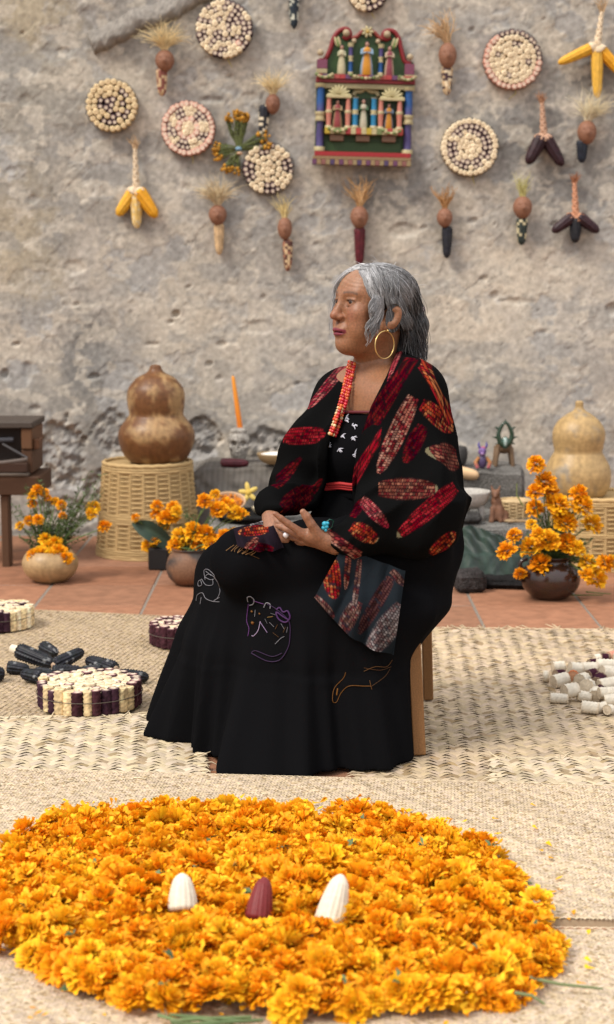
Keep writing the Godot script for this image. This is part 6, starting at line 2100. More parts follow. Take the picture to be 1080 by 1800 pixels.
func poly_d(q: Vector2, poly: PackedVector2Array) -> float:
	var best := 1e9
	var n := poly.size()
	for i in n:
		var c := Geometry2D.get_closest_point_to_segment(q, poly[i], poly[(i + 1) % n])
		best = minf(best, q.distance_squared_to(c))
	best = sqrt(best)
	return -best if Geometry2D.is_point_in_polygon(q, poly) else best

func shawl_bulk(p: Vector3) -> float:
	var d := s_cap(p, J.a0, J.a1, 0.08, 0.106)
	d = smin(d, s_cap(p, J.f0, J.f1, 0.067, 0.09), 0.06)
	d = smin(d, s_cap(p, J.sn, J.sf, 0.07, 0.066), 0.03)
	d = smin(d, s_cap(p, J.k0, J.k1, 0.047, 0.066), 0.04)
	d = smin(d, s_cap(p, J.l0, J.l1, 0.04, 0.058), 0.03)
	d = smin(d, s_cap(p, J.sn, J.en, 0.07, 0.08), 0.08)
	d = smin(d, s_cap(p, J.en, J.wn, 0.078, 0.044), 0.12)
	d = smin(d, s_cap(p, J.ef, J.wf, 0.07, 0.048), 0.09)
	d = smin(d, s_ell(p, J.g0, Vector3(0.075, 0.14, 0.065)), 0.08)
	d = smin(d, s_ell(p, J.g1, Vector3(0.09, 0.13, 0.07)), 0.1)
	d = smin(d, s_cap(p, J.c0, J.c1, 0.108, 0.118), 0.04)
	d = smin(d, s_cap(p, J.d0, J.d1, 0.1, 0.112), 0.04)
	d = smin(d, s_ell(p, J.b0, Vector3(0.094, 0.1, 0.09)), 0.05)
	d = smin(d, s_ell(p, J.b1, Vector3(0.089, 0.1, 0.09)), 0.05)
	return d

var fold_n: FastNoiseLite

func shawl_d(p: Vector3) -> float:
	var d := shawl_bulk(p)
	if absf(d) > 0.08:
		return d
	# folds that run down from the shoulders and along the forearm
	var u := Vector2(p.x - 0.19, p.z + 4.42)
	var a := atan2(u.y, u.x)
	d += 0.02 * (absf(sin(a * 5.5 + p.y * 4.5 + 1.5 * fold_n.get_noise_3dv(p * 0.6))) - 0.6) * smoothstep(0.97, 0.8, p.y) + 0.012 * fold_n.get_noise_3d(p.x * 1.0, p.y * 0.45, p.z * 1.0)
	d += 0.013 * (absf(sin((p.x * 0.62 - p.y * 0.75 + p.z * 0.3) * 33.0 + 2.2 * fold_n.get_noise_3dv(p))) - 0.6) * smoothstep(0.84, 0.66, p.y)
	var q := pix(p)
	var m := 4.4 / FPX
	if p.z > -4.66:
		d = smax(d, -poly_d(q, vcut) * m, 0.012)
	d = smax(d, poly_d(q, hem) * m, 0.014)
	return d

func march(f: Callable, x: float, y: float, z0 := -3.8, off := 0.0) -> Vector3:
	var dir := ray(x, y).normalized()
	var p := P(x, y, z0)
	for i in 90:
		var d: float = (f.call(p) as float) - off
		if d < 0.0008:
			break
		p += dir * d * 0.75
		if p.z < -5.0:
			break
	return p

# printed ears of corn on the shawl: [from, to, half width, palette]
var prints := []

func print_col(p: Vector3, ground: Color) -> Color:
	for q in prints:
		var ab: Vector3 = q[1] - q[0]
		var t: float = (p - q[0]).dot(ab) / ab.length_squared()
		if t < -0.05 or t > 1.05:
			continue
		var r: Vector3 = p - q[0] - ab * t
		var w: float = q[2] * sqrt(maxf(0.0, 1.0 - (absf(t - 0.42) / 0.6) ** 2.2))
		var s: float = r.dot(q[4])
		var dist := r.length()
		if dist > w + 0.07 or absf(s) > w or w < 0.002:
			continue
		var pal: Array = q[3]
		var cell := 0.0085
		var row: float = s / cell
		var kk: float = t * ab.length() / (cell * 0.8) + (0.5 if int(floorf(row)) % 2 else 0.0)
		var fr := absf(row - floorf(row) - 0.5) * 2.0
		var fk := absf(kk - floorf(kk) - 0.5) * 2.0
		var h := fposmod(sin(floorf(row) * 12.9898 + floorf(kk) * 78.233) * 43758.5, 1.0)
		var c: Color = pal[int(h * pal.size()) % pal.size()]
		var tone := 0.5 * (0.7 + 0.45 * sin(row * 1.9 + t * 5.0) * sin(t * 11.0 + row) + 0.25 * h)
		c = Color(c.r * tone, c.g * tone, c.b * tone)
		c = c.lerp(Color(0.012, 0.004, 0.006), smoothstep(0.62, 1.0, sqrt(fr * fr + fk * fk)) * 0.85)
		if h > 0.9:
			c = c.lerp(ground, 0.7)
		if t > 0.97 and q[5]:
			c = Color(0.14, 0.12, 0.07)
		return c.lerp(ground, smoothstep(0.8, 1.0, absf(s) / w))
	return ground

func hand(b: MB, wrist: Vector3, palm: Array, fingers: Array, tint: Callable) -> void:
	var lo := wrist
	var hi := wrist
	for f in fingers:
		for q in f:
			lo = lo.min(q[0])
			hi = hi.max(q[0])
	lo -= Vector3.ONE * 0.03
	hi += Vector3.ONE * 0.03
	var fn := func(p: Vector3) -> float:
		var d := 1e9
		for q in palm:
			d = smin(d, s_cap(p, q[0], q[1], q[2], q[3]), 0.014)
		for f in fingers:
			var e := 1e9
			for k in f.size() - 1:
				e = smin(e, s_cap(p, f[k][0], f[k + 1][0], f[k][1], f[k + 1][1]), 0.003)
			d = smin(d, e, 0.0055)
		return d
	var m := nets(fn, lo, hi, 0.0026, tint)
	b.add(m, Transform3D())

func build_woman() -> void:
	woman_joints()
	fold_n = noise(4.0, 91, 2)
	for q in [[641, 560], [634, 636], [612, 690], [590, 742], [577, 790], [574, 850], [562, 892], [530, 905], [536, 934], [572, 932], [604, 916], [621, 892], [619, 850], [627, 790], [652, 715], [680, 660], [697, 618], [690, 560]]:
		vcut.append(Vector2(q[0], q[1]))
	for q in [[380, 500], [900, 500], [900, 960], [800, 985], [720, 1006], [665, 1006], [628, 998], [572, 952], [560, 925], [540, 905], [480, 908], [380, 906]]:
		hem.append(Vector2(q[0], q[1]))
	var o := thing("person", "grey haired woman in black embroidered skirt and corn printed shawl, seated facing left, hands gesturing", "person", Vector3(J.hip.x, 0, J.hip.z))
	var T := Transform3D(Basis(), -o.position)
	# ---- body, with head and hands in finer cells
	var cut: float = (HO + HB * Vector3(0, -0.1, 0) * HS).y
	var body := nets(func(p: Vector3): return smax(body_d(p), p.y - cut, 0.001), Vector3(-0.42, 0.0, -4.75), Vector3(0.5, cut + 0.03, -4.0), 0.012, func(p: Vector3): return skin_at(p))
	var head := nets(func(p: Vector3): return smax(head_d(p), -0.185 - p.y, 0.001), Vector3(-0.1, -0.195, -0.13), Vector3(0.1, 0.1, 0.13), 0.0025)
	for i in head.v.size():
		var w := HO + HB * head.v[i] * HS
		head.v[i] = w
		head.c[i] = skin_at(w)
	body.add(head, Transform3D())
	var hc := func(p: Vector3): return Color(0.345, 0.16, 0.09)
	var L := func(x: float, y: float, z: float, r: float) -> Array: return [P(x, y, z), r]
	hand(body, J.wn, [[J.wn, P(546, 941, -4.128), 0.025, 0.018], [J.wn, P(530, 938, -4.122), 0.019, 0.012], [J.wn, P(533, 950, -4.15), 0.019, 0.012], [P(575, 951, -4.12), P(556, 939, -4.112), 0.017, 0.015]], [[L.call(531, 937, -4.12, 0.0108), L.call(506, 920, -4.112, 0.0088), L.call(494, 911, -4.108, 0.0078), L.call(483, 903, -4.105, 0.0055)], [L.call(560, 941, -4.112, 0.015), L.call(547, 921, -4.1, 0.0115), L.call(539, 908, -4.097, 0.0108), L.call(533, 900, -4.096, 0.0082)], [L.call(529, 942, -4.136, 0.0105), L.call(506, 931, -4.146, 0.0086), L.call(494, 926, -4.16, 0.0074), L.call(487, 924, -4.168, 0.0055)], [L.call(530, 948, -4.152, 0.01), L.call(512, 944, -4.165, 0.0082), L.call(501, 941, -4.178, 0.0072), L.call(496, 941, -4.186, 0.0055)], [L.call(534, 954, -4.166, 0.009), L.call(519, 955, -4.178, 0.0074), L.call(510, 955, -4.186, 0.0064), L.call(505, 955, -4.192, 0.005)]], hc)
	hand(body, J.wf, [[J.wf, P(472, 934, -4.2), 0.024, 0.014], [J.wf, P(482, 930, -4.192), 0.02, 0.012], [J.wf, P(470, 950, -4.212), 0.02, 0.012]], [[L.call(479, 931, -4.19, 0.0105), L.call(487, 937, -4.172, 0.0092), L.call(503, 941, -4.166, 0.0082), L.call(511, 944, -4.172, 0.006)], [L.call(470, 937, -4.195, 0.0108), L.call(472, 945, -4.175, 0.0094), L.call(490, 949, -4.164, 0.0085), L.call(505, 951, -4.17, 0.0062)], [L.call(466, 946, -4.202, 0.0102), L.call(469, 955, -4.182, 0.009), L.call(486, 958, -4.17, 0.0082), L.call(500, 959, -4.175, 0.006)], [L.call(466, 954, -4.21, 0.0092), L.call(470, 963, -4.192, 0.0078), L.call(484, 966, -4.182, 0.007), L.call(495, 966, -4.184, 0.0055)], [L.call(484, 908, -4.24, 0.013), L.call(494, 916, -4.215, 0.0108), L.call(502, 924, -4.2, 0.0098), L.call(507, 930, -4.195, 0.0075)]], hc)
	part(o, "body", body.mesh(M.skin), T)
	# ---- eyes
	for e in [-1.0, 1.0]:
		var b := MB.new()
		var look := Vector3(-0.1, -0.02, 1.0).normalized()
		var bs := Basis(Quaternion(Vector3.UP, look))
		b.sheet(26, 22, func(i: int, j: int):
			var a := TAU * i / 26.0
			var q := PI * pow(j / 21.0, 1.4)
			return HO + HB * (Vector3(e * 0.0315, -0.001, 0.0718) + bs * Vector3(cos(a) * sin(q), cos(q), sin(a) * sin(q)) * 0.0121) * HS, func(_i, j):
			var q := PI * pow(j / 21.0, 1.4)
			return Color(0.005, 0.004, 0.004) if q < 0.2 else (Color(0.03, 0.014, 0.008) if q < 0.68 else Color(0.24, 0.2, 0.175)), true)
		part(o, "eye", b.mesh(M.eye), T)
	# ---- skirt
	var blk := Color(1, 1, 1)
	var sk := nets(func(p: Vector3): return skirt_d(p), Vector3(-0.5, -0.01, -4.8), Vector3(0.46, 0.74, -4.0), 0.008, func(_p): return blk, 1.5)
	var skirt := part(o, "skirt", sk.mesh(M.black), T)
	var sd := func(p: Vector3) -> float: return skirt_d(p)
	# ---- blouse
	var ny: float = P(620, 724, -4.4).y
	var bl := func(p: Vector3) -> float: return smax(smax(body_d(p) - 0.007 - 0.003 * sin(p.x * 60.0 + p.y * 20.0) * smoothstep(0.85, 0.7, p.y), p.y - ny - (p.x - 0.12) * 0.02, 0.003), 0.66 - p.y, 0.01)
	var bm := nets(bl, Vector3(-0.05, 0.64, -4.7), Vector3(0.46, 0.95, -4.1), 0.009, func(_p): return blk)
	part(o, "blouse", bm.mesh(M.black), T)
	var tr := MB.new()
	var tp := []
	for k in 16:
		tp.append(march(bl, lerpf(572, 660, k / 15.0), 727, -3.9, 0.001) + Vector3(0, 0.004, 0))
	tr.tube(tp, [0.0045], 6, [Color(0.1, 0.012, 0.018)])
	part(o, "neckline_trim", tr.mesh(M.thread), T)
	var em := MB.new()
	for q in [[608, 738], [621, 748], [601, 768], [619, 772], [577, 785], [595, 793], [622, 800], [585, 760]]:
		for k in 5:
			var a := R(-1.2, 1.2)
			var c0 := Vector2(q[0], q[1]) + Vector2(R(-2, 2), R(-2, 2))
			var c1 := c0 + Vector2(cos(a), sin(a) + R(-0.8, 0.4)) * R(4, 9)
			em.tube([march(bl, c0.x, c0.y, -3.9, 0.002), march(bl, (c0.x + c1.x) * 0.5, (c0.y + c1.y) * 0.5 - 1.5, -3.9, 0.002), march(bl, c1.x, c1.y, -3.9, 0.002)], [0.0012, 0.002, 0.0008], 5, [Color(0.45, 0.45, 0.5)])
	part(o, "bird_embroidery", em.mesh(M.thread), T).set_meta("kind", "stuff")
	var sash := MB.new()
	var both := func(p: Vector3) -> float: return minf(skirt_d(p), body_d(p) - 0.008)
	for row in 3:
		var pts := []
		for k in 20:
			pts.append(march(both, lerpf(560, 632, k / 19.0), 851 + row * 4 + sin(k * 0.5) * 1.2, -3.9, 0.003))
		sash.tube(pts, [0.0042, 0.005], 6, [Color(0.32, 0.012, 0.02), Color(0.42, 0.03, 0.03)])
	part(o, "red_sash", sash.mesh(M.thread), T)
	# ---- shawl
	var sf := func(p: Vector3) -> float: return shawl_d(p)
	var red := [Color(0.4, 0.012, 0.025), Color(0.5, 0.03, 0.04), Color(0.32, 0.008, 0.018)]
	var pinkr := [Color(0.55, 0.09, 0.1), Color(0.45, 0.03, 0.06), Color(0.6, 0.18, 0.16)]
	var deep := [Color(0.16, 0.008, 0.014), Color(0.22, 0.014, 0.018), Color(0.1, 0.006, 0.012)]
	var fire := [Color(0.6, 0.08, 0.03), Color(0.5, 0.02, 0.03), Color(0.65, 0.22, 0.08), Color(0.25, 0.01, 0.02)]
	var pale := [Color(0.5, 0.17, 0.12), Color(0.6, 0.3, 0.22), Color(0.3, 0.03, 0.035)]
	var brown := [Color(0.3, 0.09, 0.06), Color(0.2, 0.03, 0.03), Color(0.4, 0.16, 0.1)]
	for q in [[604, 644, 546, 716, 10, pinkr, 0], [500, 768, 571, 764, 17, red, 0], [484, 853, 528, 806, 13, deep, 0], [503, 896, 562, 848, 23, deep, 0], [706, 660, 629, 778, 17, deep, 0], [702, 616, 688, 655, 11, pinkr, 0], [737, 628, 770, 696, 26, fire, 0], [724, 704, 667, 830, 17, pale, 0], [746, 714, 797, 754, 17, fire, 0], [742, 751, 713, 812, 15, deep, 0], [803, 806, 754, 796, 25, brown, 1], [670, 859, 768, 860, 20, brown, 1], [651, 795, 619, 846, 11, red, 0], [798, 858, 700, 942, 16, red, 1], [638, 880, 682, 926, 12, pinkr, 0], [620, 926, 664, 950, 15, fire, 1], [584, 944, 648, 990, 13, pale, 0], [648, 992, 704, 986, 15, pale, 0], [761, 974, 800, 936, 13, fire, 0], [621, 908, 636, 878, 9, deep, 0], [500, 905, 470, 935, 14, fire, 0]]:
		var a := march(sf, q[0], q[1], -3.8)
		var c := march(sf, q[2], q[3], -3.8)
		var dirv := (c - a).normalized()
		prints.append([a, c, q[4] * 4.3 / FPX, q[5], dirv.cross(ray((q[0] + q[2]) * 0.5, (q[1] + q[3]) * 0.5)).normalized(), q[6] == 1])
	var sm := nets(sf, Vector3(-0.15, 0.5, -4.78), Vector3(0.5, 1.1, -3.98), 0.006, null, 1.6).finer()
	var gnd := Color(0.0042, 0.0042, 0.006)
	for i in sm.v.size():
		sm.c[i] = print_col(sm.v[i], gnd)
	part(o, "shawl", sm.mesh(M.cloth), T)
	# ---- hanging end of the shawl and the other end on the lap
	prints.clear()
	var greyp := [Color(0.3, 0.16, 0.13), Color(0.38, 0.27, 0.24), Color(0.2, 0.06, 0.06)]
	var whitp := [Color(0.42, 0.36, 0.36), Color(0.3, 0.2, 0.2), Color(0.5, 0.46, 0.46)]
	var tail := func(c00: Vector2, c10: Vector2, c11: Vector2, c01: Vector2, bow: float, o0: float, o1: float, list: Array, ground: Color, sheen: float) -> MB:
		var n := 90
		var m := MB.new()
		var at := func(u: float, t: float) -> Vector3:
			var q: Vector2 = c00.lerp(c10, u).lerp(c01.lerp(c11, u), t) + Vector2(0, bow * sin(PI * u) * t)
			return march(sd, q.x, q.y, -3.8, lerpf(o0, o1, t)) + Vector3(0, 0, (0.02 * absf(sin(u * 8.5 + t * 1.2)) + 0.006 * sin(u * 23.0 - t * 3.0)) * (0.35 + 0.65 * t))
		m.sheet(n, n, func(i: int, j: int): return at.call(i / (n - 1.0), j / (n - 1.0)), func(_i, _j): return ground)
		prints.clear()
		for q in list:
			var a := march(sd, q[0], q[1], -3.8, (o0 + o1) * 0.5)
			var c := march(sd, q[2], q[3], -3.8, (o0 + o1) * 0.5)
			prints.append([a, c, q[4] * 4.2 / FPX, q[5], (c - a).normalized().cross(ray(q[0], q[1])).normalized(), false])
		for i in m.v.size():
			m.c[i] = print_col(m.v[i], ground)
		return m
	var tl: MB = tail.call(Vector2(602, 962), Vector2(713, 1003), Vector2(692, 1150), Vector2(553, 1048), 22.0, 0.045, 0.012, [[580, 985, 588, 1052, 17, fire], [614, 965, 608, 1036, 6, pale], [548, 1050, 585, 1085, 13, greyp], [632, 990, 622, 1075, 6, greyp], [628, 1060, 596, 1120, 15, greyp], [684, 1022, 632, 1112, 13, [Color(0.14, 0.06, 0.055), Color(0.11, 0.05, 0.05)]], [706, 1070, 648, 1150, 22, whitp], [690, 1005, 712, 1030, 8, greyp]], Color(0.013, 0.016, 0.023), 0.0)
	part(o, "shawl_end", tl.mesh(M.cloth), T)
	var t2: MB = tail.call(Vector2(410, 928), Vector2(476, 912), Vector2(500, 962), Vector2(418, 958), 8.0, 0.012, 0.01, [[432, 968, 452, 946, 8, pale], [470, 930, 420, 936, 10, fire], [440, 960, 480, 965, 9, deep], [470, 916, 440, 925, 7, whitp]], Color(0.012, 0.011, 0.013), 0.0)
	for k in 9:
		var x := lerpf(412, 455, k / 8.0)
		t2.tube([march(sd, x, 958, -3.8, 0.01), march(sd, x - 7 + R(-3, 3), 964 + k * 0.8, -3.8, 0.006), march(sd, x - 14 + R(-4, 4), 968 + k, -3.8, 0.004)], [0.0009], 4, [Color(0.2, 0.11, 0.05)])
	part(o, "shawl_lap_end", t2.mesh(M.cloth), T)
	# ---- embroidered animals on the skirt
	var stitch := func(called: String, lines: Array) -> void:
		var b := MB.new()
		for ln in lines:
			var cv := Curve2D.new()
			for k in ln[1].size():
				var q: Array = ln[1][k]
				var p0: Array = ln[1][maxi(k - 1, 0)]
				var p1: Array = ln[1][mini(k + 1, ln[1].size() - 1)]
				var tg := Vector2(p1[0] - p0[0], p1[1] - p0[1]) * 0.16
				cv.add_point(Vector2(q[0], q[1]), -tg, tg)
			cv.bake_interval = 3.0
			var pts := []
			for q in cv.get_baked_points():
				pts.append(march(sd, q.x, q.y, -3.8, 0.0012))
			if pts.size() > 1:
				b.tube(pts, [(ln[2] if ln.size() > 2 else 0.0011) * 0.65], 5, [(ln[0] as Color) * 0.75])
		part(skirt, called, b.mesh(M.thread))
	skirt.set_meta("label", "long black skirt with embroidered animals")
	var wt := Color(0.27, 0.26, 0.28)
	var vi := Color(0.03, 0.008, 0.045)
	var oc := Color(0.2, 0.075, 0.01)
	stitch.call("embroidered_rabbit", [[wt, [[361, 1019], [359, 1003], [366, 1001], [376, 1010], [378, 1016]]], [wt, [[361, 1013], [368, 1009], [378, 1016], [370, 1019], [360, 1014]]], [wt, [[362, 1004], [372, 1012]]], [wt, [[378, 1016], [384, 1026], [387, 1040], [382, 1052], [376, 1056]]], [wt, [[374, 1018], [374, 1028], [362, 1028], [355, 1018]]], [wt, [[355, 1018], [349, 1022], [349, 1030], [355, 1028], [353, 1020]]], [wt, [[345, 1056], [347, 1046], [356, 1042], [362, 1052], [374, 1057], [386, 1058]]], [wt, [[352, 1062], [354, 1050]]], [wt, [[376, 1056], [386, 1050]]]])
	stitch.call("embroidered_opossum", [[wt, [[436, 1058], [435, 1050], [441, 1049], [447, 1055], [445, 1062], [439, 1064]], 0.0019], [wt, [[464, 1068], [468, 1060], [475, 1062], [475, 1070]], 0.0019], [Color(0.12, 0.03, 0.16), [[437, 1062], [434, 1090], [438, 1105], [436, 1118]], 0.0016], [Color(0.16, 0.05, 0.2), [[445, 1056], [464, 1062]], 0.0014], [wt, [[449, 1072], [448, 1084]]], [oc, [[442, 1074], [444, 1076]], 0.0042], [oc, [[456, 1078], [457, 1080]], 0.0036], [oc, [[443, 1094], [446, 1096]], 0.006], [Color(0.4, 0.3, 0.45), [[458, 1092], [454, 1108], [446, 1118], [443, 1117]], 0.0016], [Color(0.3, 0.2, 0.36), [[458, 1094], [470, 1112]], 0.0014], [vi * 2.2, [[486, 1072], [492, 1068], [498, 1076], [506, 1074], [510, 1086], [502, 1094], [490, 1088], [486, 1076], [498, 1084], [508, 1090]], 0.0036], [vi, [[470, 1062], [485, 1070], [508, 1092], [510, 1120], [506, 1140], [492, 1160], [470, 1162], [442, 1148]], 0.0022], [vi, [[442, 1148], [450, 1144], [478, 1154], [496, 1148]], 0.0018], [wt, [[484, 1132], [494, 1122], [500, 1119]]], [Color(0.35, 0.2, 0.05), [[470, 1085], [480, 1084]]], [wt * 0.7, [[474, 1094], [482, 1102]]], [oc * 0.5, [[488, 1098], [484, 1106]]], [wt * 0.7, [[494, 1096], [500, 1106]]], [oc * 0.5, [[498, 1112], [502, 1102]]], [wt * 0.6, [[506, 1102], [504, 1112]]], [oc * 0.5, [[480, 1112], [490, 1120]]], [wt * 0.5, [[466, 1088], [470, 1096]]], [wt * 0.5, [[476, 1078], [488, 1082]]]])
	stitch.call("embroidered_coyote", [[oc * 0.7, [[690, 1160], [680, 1172], [660, 1172], [640, 1180]]], [oc, [[608, 1182], [604, 1192], [588, 1210], [585, 1232], [592, 1234], [600, 1218], [614, 1206], [640, 1206], [652, 1206]], 0.0013], [oc, [[594, 1210], [592, 1222]], 0.003], [oc * 0.8, [[650, 1196], [654, 1212]]], [oc * 0.4, [[654, 1206], [676, 1190], [686, 1176]]], [oc * 0.4, [[640, 1174], [668, 1178], [688, 1172]]]])
	stitch.call("embroidered_twigs", [[oc * 0.5, [[424, 966], [440, 975], [456, 982]]], [oc * 0.4, [[430, 972], [448, 973]]]])
	# ---- necklace of red beads
	var nk := MB.new()
	var allf := func(p: Vector3) -> float: return minf(minf(body_d(p), shawl_d(p)), bl.call(p) as float)
	for row in 4:
		for k in 26:
			var t := k / 25.0
			var x := lerpf(617.0, 583.0, t) + sin(t * PI) * 3.0 + row * lerpf(3.2, 3.4, t) - 3.0
			var y := lerpf(636.0, 762.0, t) + row * 1.3
			var c: Color = [Color(0.45, 0.012, 0.02), Color(0.52, 0.05, 0.02), Color(0.38, 0.01, 0.02), Color(0.6, 0.13, 0.03)][rng.randi() % 4]
			if t > 0.6 and rng.randf() < 0.3:
				c = Color(0.62, 0.42, 0.22)
			nk.ball(march(allf, x, y, -3.9, 0.004 + 0.003 * (row % 2)), Vector3.ONE * R(0.0042, 0.0056), jit(c, 0.2), 8, 6)
	part(o, "bead_necklace", nk.mesh(M.bead), T).set_meta("kind", "stuff")
	# ---- earring, ring, bracelet
	var er := MB.new()
	var lobe := HO + HB * Vector3(0.079, -0.068, -0.012) * HS
	var rpts := []
	for k in 49:
		var a := TAU * k / 48.0
		rpts.append(lobe + Vector3(-0.016, -0.034, 0.01) + (Basis(Vector3.UP, deg_to_rad(-46.0)) * Vector3(0, cos(a), sin(a))) * 0.036)
	er.tube(rpts, [0.0021, 0.0016], 8, [Color(0.75, 0.52, 0.2)], false)
	er.ball(lobe + Vector3(-0.008, 0.003, 0.01), Vector3.ONE * 0.003, Color(0.75, 0.52, 0.2), 8, 6)
	part(o, "hoop_earring", er.mesh(M.gold), T)
	var rg := MB.new()
	var rc := P(503, 941, -4.158)
	rg.ball(rc + Vector3(0, 0.002, 0.008), Vector3(0.0075, 0.0075, 0.006), Color(0.7, 0.66, 0.68), 12, 8)
	var rr2 := []
	for k in 17:
		var a := TAU * k / 16.0
		rr2.append(rc + Vector3(0, cos(a), sin(a)) * 0.0095 + Vector3(0, 0, -0.005))
	rg.tube(rr2, [0.0012], 6, [Color(0.6, 0.58, 0.56)], false)
	part(o, "pearl_ring", rg.mesh(M.pearl), T)
	var br := MB.new()
	for q in [[571, 921, 0.007], [574, 926, 0.006], [569, 928, 0.0055], [576, 920, 0.005], [573, 932, 0.0045]]:
		br.ball(P(q[0], q[1], -4.11), Vector3.ONE * q[2], Color(0.02, 0.3, 0.42), 10, 7)
	br.tube([P(572, 918, -4.115), P(580, 913, -4.11), P(587, 915, -4.115), P(584, 926, -4.12), P(577, 934, -4.12)], [0.0013], 5, [Color(0.01, 0.07, 0.05)])
	part(o, "turquoise_bracelet", br.mesh(M.bead), T)
	build_hair(o, T)

func build_hair(o: Node3D, T: Transform3D) -> void:
	var C := Vector3(0, 0.02, -0.02)
	var E := Vector3(0.081, 0.078, 0.103)
	var hw := func(q: Vector3) -> Vector3: return HO + HB * q * HS
	# solid underlayer
	var capf := func(p: Vector3) -> float:
		var d := s_ell(p, C, E - Vector3.ONE * 0.003)
		d = smin(d, s_ell(p, Vector3(0.01, -0.045, -0.105), Vector3(0.05, 0.06, 0.035)), 0.04)
		d = smin(d, s_cap(p, Vector3(0.02, -0.05, -0.13), Vector3(0.035, -0.13, -0.12), 0.03, 0.012), 0.03)
		# the hairline: face and ears stay free
		d = smax(d, -s_ell(p, Vector3(0, -0.03, 0.1), Vector3(0.058, 0.083, 0.07)), 0.012)
		d = smax(d, -s_ell(Vector3(absf(p.x), p.y, p.z), Vector3(0.08, -0.036, -0.018), Vector3(0.03, 0.036, 0.022)), 0.006)
		d = smax(d, -s_ell(Vector3(absf(p.x), p.y, p.z), Vector3(0.07, -0.075, 0.03), Vector3(0.04, 0.05, 0.075)), 0.01)
		return d
	var cap := nets(capf, Vector3(-0.1, -0.17, -0.19), Vector3(0.1, 0.12, 0.12), 0.005)
	for i in cap.v.size():
		var q := cap.v[i]
		var lum := lerpf(0.014, 0.2, smoothstep(-0.03, 0.07, q.z + (q.y - 0.03) * 0.5))
		cap.c[i] = Color(lum, lum * 0.97, lum * 0.97)
		cap.v[i] = hw.call(q)
	var h := part(o, "hair", cap.mesh(M.hair), T)
	var b := MB.new()
	var lock := func(pts: Array, r: float, c: Color, c2: Color) -> void:
		var w := []
		var cs := []
		var rs := []
		for k in pts.size():
			var q: Vector3 = pts[k]
			var ey := (q.y + 0.034) / 0.036
			var ez := (q.z + 0.018) / 0.0225
			var el := sqrt(ey * ey + ez * ez)
			if q.x > 0.045 and el < 1.0:
				if el < 0.05:
					ez = -0.05
					el = 0.05
				q.y = -0.034 + ey / el * 0.036
				q.z = -0.018 + ez / el * 0.0225
				q.x = minf(q.x, 0.083)
			w.append(hw.call(q))
			cs.append(c.lerp(c2, float(k) / (pts.size() - 1)))
			rs.append(r * (1.0 if k < pts.size() - 3 else [0.85, 0.6, 0.3][k - pts.size() + 3]))
		b.tube(w, rs, 3, cs, false)
	var on := func(d: Vector3, lift: float) -> Vector3:
		return C + d.normalized() * (E * (1.0 + lift))
	var clump := []
	for i in 64:
		clump.append(R(0.5, 1.3))
	var tone := func(t: float) -> Color:
		# silver over the brow, charcoal behind
		var v := lerpf(0.6, 0.018, clampf(t, 0.0, 1.0) ** 0.75)
		if rng.randf() < 0.17:
			v = lerpf(v, 0.62, 0.42)
		elif rng.randf() < 0.2:
			v *= 0.3
		v *= R(0.6, 1.25)
		return Color(v, v * 0.975, v * 0.965)
	# swept back over both sides to the nape
	for i in 2400:
		var side := 1.0 if i % 4 else -1.0
		var t := rng.randf()
		var s0 := Vector3(side * R(0.0, 0.12) + 0.05, R(0.8, 1.0), lerpf(0.75, -0.55, t))
		var s1 := Vector3(side * R(0.3, 0.75), R(-0.75, -0.35), R(-0.95, -0.75))
		if side > 0 and t < 0.35 and rng.randf() < 0.6:
			s1 = Vector3(R(0.55, 0.8), R(-0.7, -0.4), R(-0.7, -0.5))
		s0 = s0.normalized()
		s1 = s1.normalized()
		var pts := []
		var lift := R(-0.01, 0.045)
		var ph := R(0, TAU)
		for k in 12:
			var f := k / 11.0
			var d := s0.slerp(s1, f)
			# stay above the ear
			var q: Vector3 = on.call(d, lift * sin(PI * clampf(f * 1.1, 0.05, 1)) + 0.004)
			if absf(q.x) > 0.055 and q.y < 0.03 and q.z > -0.07:
				q.z -= 0.018 * smoothstep(0.03, -0.03, q.y)
				q.x *= 0.985
			var cp := floorf(t * 30.0) * 2.3
			q += Vector3(0.001 * sin(f * 9.0 + ph), 0.003 * sin(f * 8.0 + cp) + 0.001 * sin(f * 7.0 + ph), 0.004 * cos(f * 9.0 + cp) + 0.001 * cos(f * 8.0 + ph))
			pts.append(q)
		var cm: float = clump[int(t * 45.0 + (2.0 if side > 0 else 7.0)) % 64]
		lock.call(pts, R(0.0005, 0.00095), (tone.call(0.1 + t * 0.7) as Color) * cm, (tone.call(0.62 + t * 0.5) as Color) * cm)
	# the near side: falls from the parting over the temple; the front of it hangs in silver waves past the jaw, the rest tucks behind the ear
	for i in 2500:
		var t := rng.randf()
		var s0 := Vector3(R(0.02, 0.2), 0.95, lerpf(0.72, -0.1, t)).normalized()
		var zz := lerpf(0.66, -0.05, t)
		var s1 := Vector3(0.95, R(-0.2, 0.05), zz).normalized()
		var pts := []
		var lift := R(0.0, 0.07)
		for k in 9:
			pts.append((on.call(s0.slerp(s1, k / 8.0), lift * sin(PI * k / 9.0) + 0.008) as Vector3) + Vector3(0, 0, 0.0035 * sin(k * 1.1 + floorf(t * 22.0) * 1.9)) * minf(1.0, k / 3.0))
		var q: Vector3 = pts[-1]
		var ph := floorf(t * 22.0) * 1.9 + R(-0.5, 0.5)
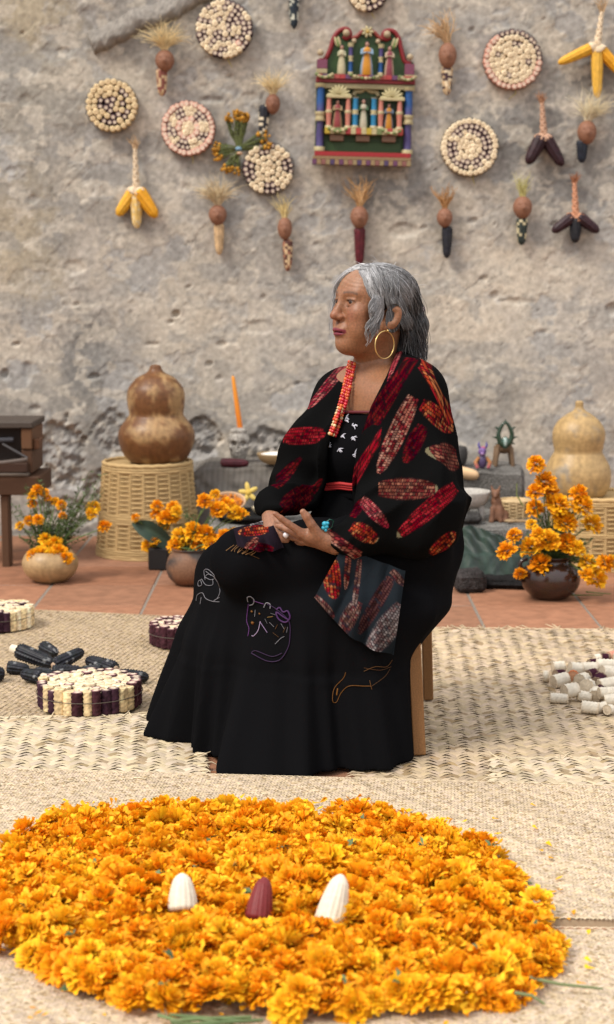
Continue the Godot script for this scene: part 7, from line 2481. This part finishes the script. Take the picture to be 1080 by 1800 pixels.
		if t < 0.5:
			var n := int(lerpf(12.0, 7.0, t * 2.0) * (R(0.0, 1.0) ** (1.5 if t < 0.25 else 0.6)))
			var am := lerpf(1.15, 0.4, t * 2.0)
			for k in n:
				q += Vector3(-0.0012 + 0.0034 * sin(k * 1.5 + ph) * am, -0.0105, 0.0008 + 0.0075 * sin(k * 1.3 + ph) * am)
				q.x = maxf(q.x, 0.0795 - 0.22 * maxf(0.0, -0.03 - q.y) - 0.3 * maxf(0.0, q.z - 0.04))
				pts.append(q)
		else:
			for k in 8:
				q += Vector3(0.001 - 0.0013 * k, -0.0085, -0.0065 if t > 0.7 else -0.0035)
				q.x = maxf(q.x, 0.0795 - 0.2 * maxf(0.0, -0.03 - q.y))
				pts.append(q)
		lock.call(pts, R(0.00045, 0.00085), (tone.call(0.02 + 0.5 * t) as Color) * (clump[int(t * 60.0) % 64] as float), (tone.call(0.15 + 1.3 * t) as Color) * (clump[int(t * 60.0) % 64] as float))
	# fringe sweeping to the far side and hanging by the far cheek
	for i in 1000:
		var t := rng.randf()
		var s0 := Vector3(R(-0.04, 0.12), 0.93, lerpf(0.8, 0.3, t)).normalized()
		var s1 := Vector3(lerpf(-0.62, -0.9, rng.randf()), R(-0.1, 0.5), lerpf(0.95, 0.35, t)).normalized()
		var pts := []
		var lift := R(0.01, 0.2)
		for k in 9:
			pts.append(on.call(s0.slerp(s1, k / 8.0), lift * (0.35 + 0.65 * k / 8.0) * minf(1.0, k / 2.0) + 0.01))
		var q: Vector3 = pts[-1]
		var n := int(R(2, 10) if rng.randf() < 0.3 else R(0, 4))
		var ph := R(0, TAU)
		for k in n:
			q += Vector3(0.0012 * sin(k * 1.1 + ph), -0.0125, 0.001 + 0.003 * sin(k * 0.9 + ph))
			pts.append(q)
		lock.call(pts, R(0.00045, 0.0008), tone.call(0.0), tone.call(0.35))
	# dark waves that hang from the back of the head to the near shoulder
	for i in 1900:
		var d0 := Vector3(R(-0.75, 1.0), R(-0.55, 0.35), R(-1.0, -0.3)).normalized()
		var q: Vector3 = on.call(d0, R(0.0, 0.06))
		var pts := [q]
		var ph := q.x * 40.0 + R(-0.7, 0.7)
		var n := int(R(9, 15) - (q.y + 0.02) * 20.0)
		var tx := R(-0.03, 0.07)
		var tz := R(-0.15, -0.07)
		for k in n + 4:
			q += Vector3((tx - q.x) * 0.1 + 0.0032 * sin(k * 0.85 + ph), -0.0105, (tz - q.z) * 0.12 + 0.0034 * cos(k * 0.8 + ph))
			if q.y < -0.175:
				break
			pts.append(q)
		if pts.size() > 3:
			lock.call(pts, R(0.0005, 0.00095), tone.call(0.66 + 0.4 * rng.randf()), tone.call(0.74 + 0.25 * rng.randf()))
	# stray hairs
	for i in 110:
		var d := Vector3(R(-0.9, 0.9), R(0.2, 1.0), R(-0.9, 0.8)).normalized()
		var q: Vector3 = on.call(d, 0.02)
		var g := Vector3(R(-1, 1), R(-0.4, 0.6), R(-1, 1)).normalized()
		var pts := []
		for k in 7:
			pts.append(q)
			q += (g * 0.006 + d * 0.002 + Vector3(0, -0.0012 * k, 0))
		lock.call(pts, 0.0004, tone.call(0.1), tone.call(0.2))
	part(h, "strands", b.mesh(M.hair)).set_meta("kind", "stuff")
	var cl := MB.new()
	var cc: Vector3 = hw.call(Vector3(0.03, -0.005, -0.136))
	for k in 5:
		var a := TAU * k / 5.0
		cl.ball(cc + Vector3(cos(a) * 0.004, sin(a) * 0.004, 0), Vector3(0.004, 0.004, 0.003), Color(0.62, 0.48, 0.46), 8, 5)
	part(o, "hair_clip", cl.mesh(M.pearl), T)
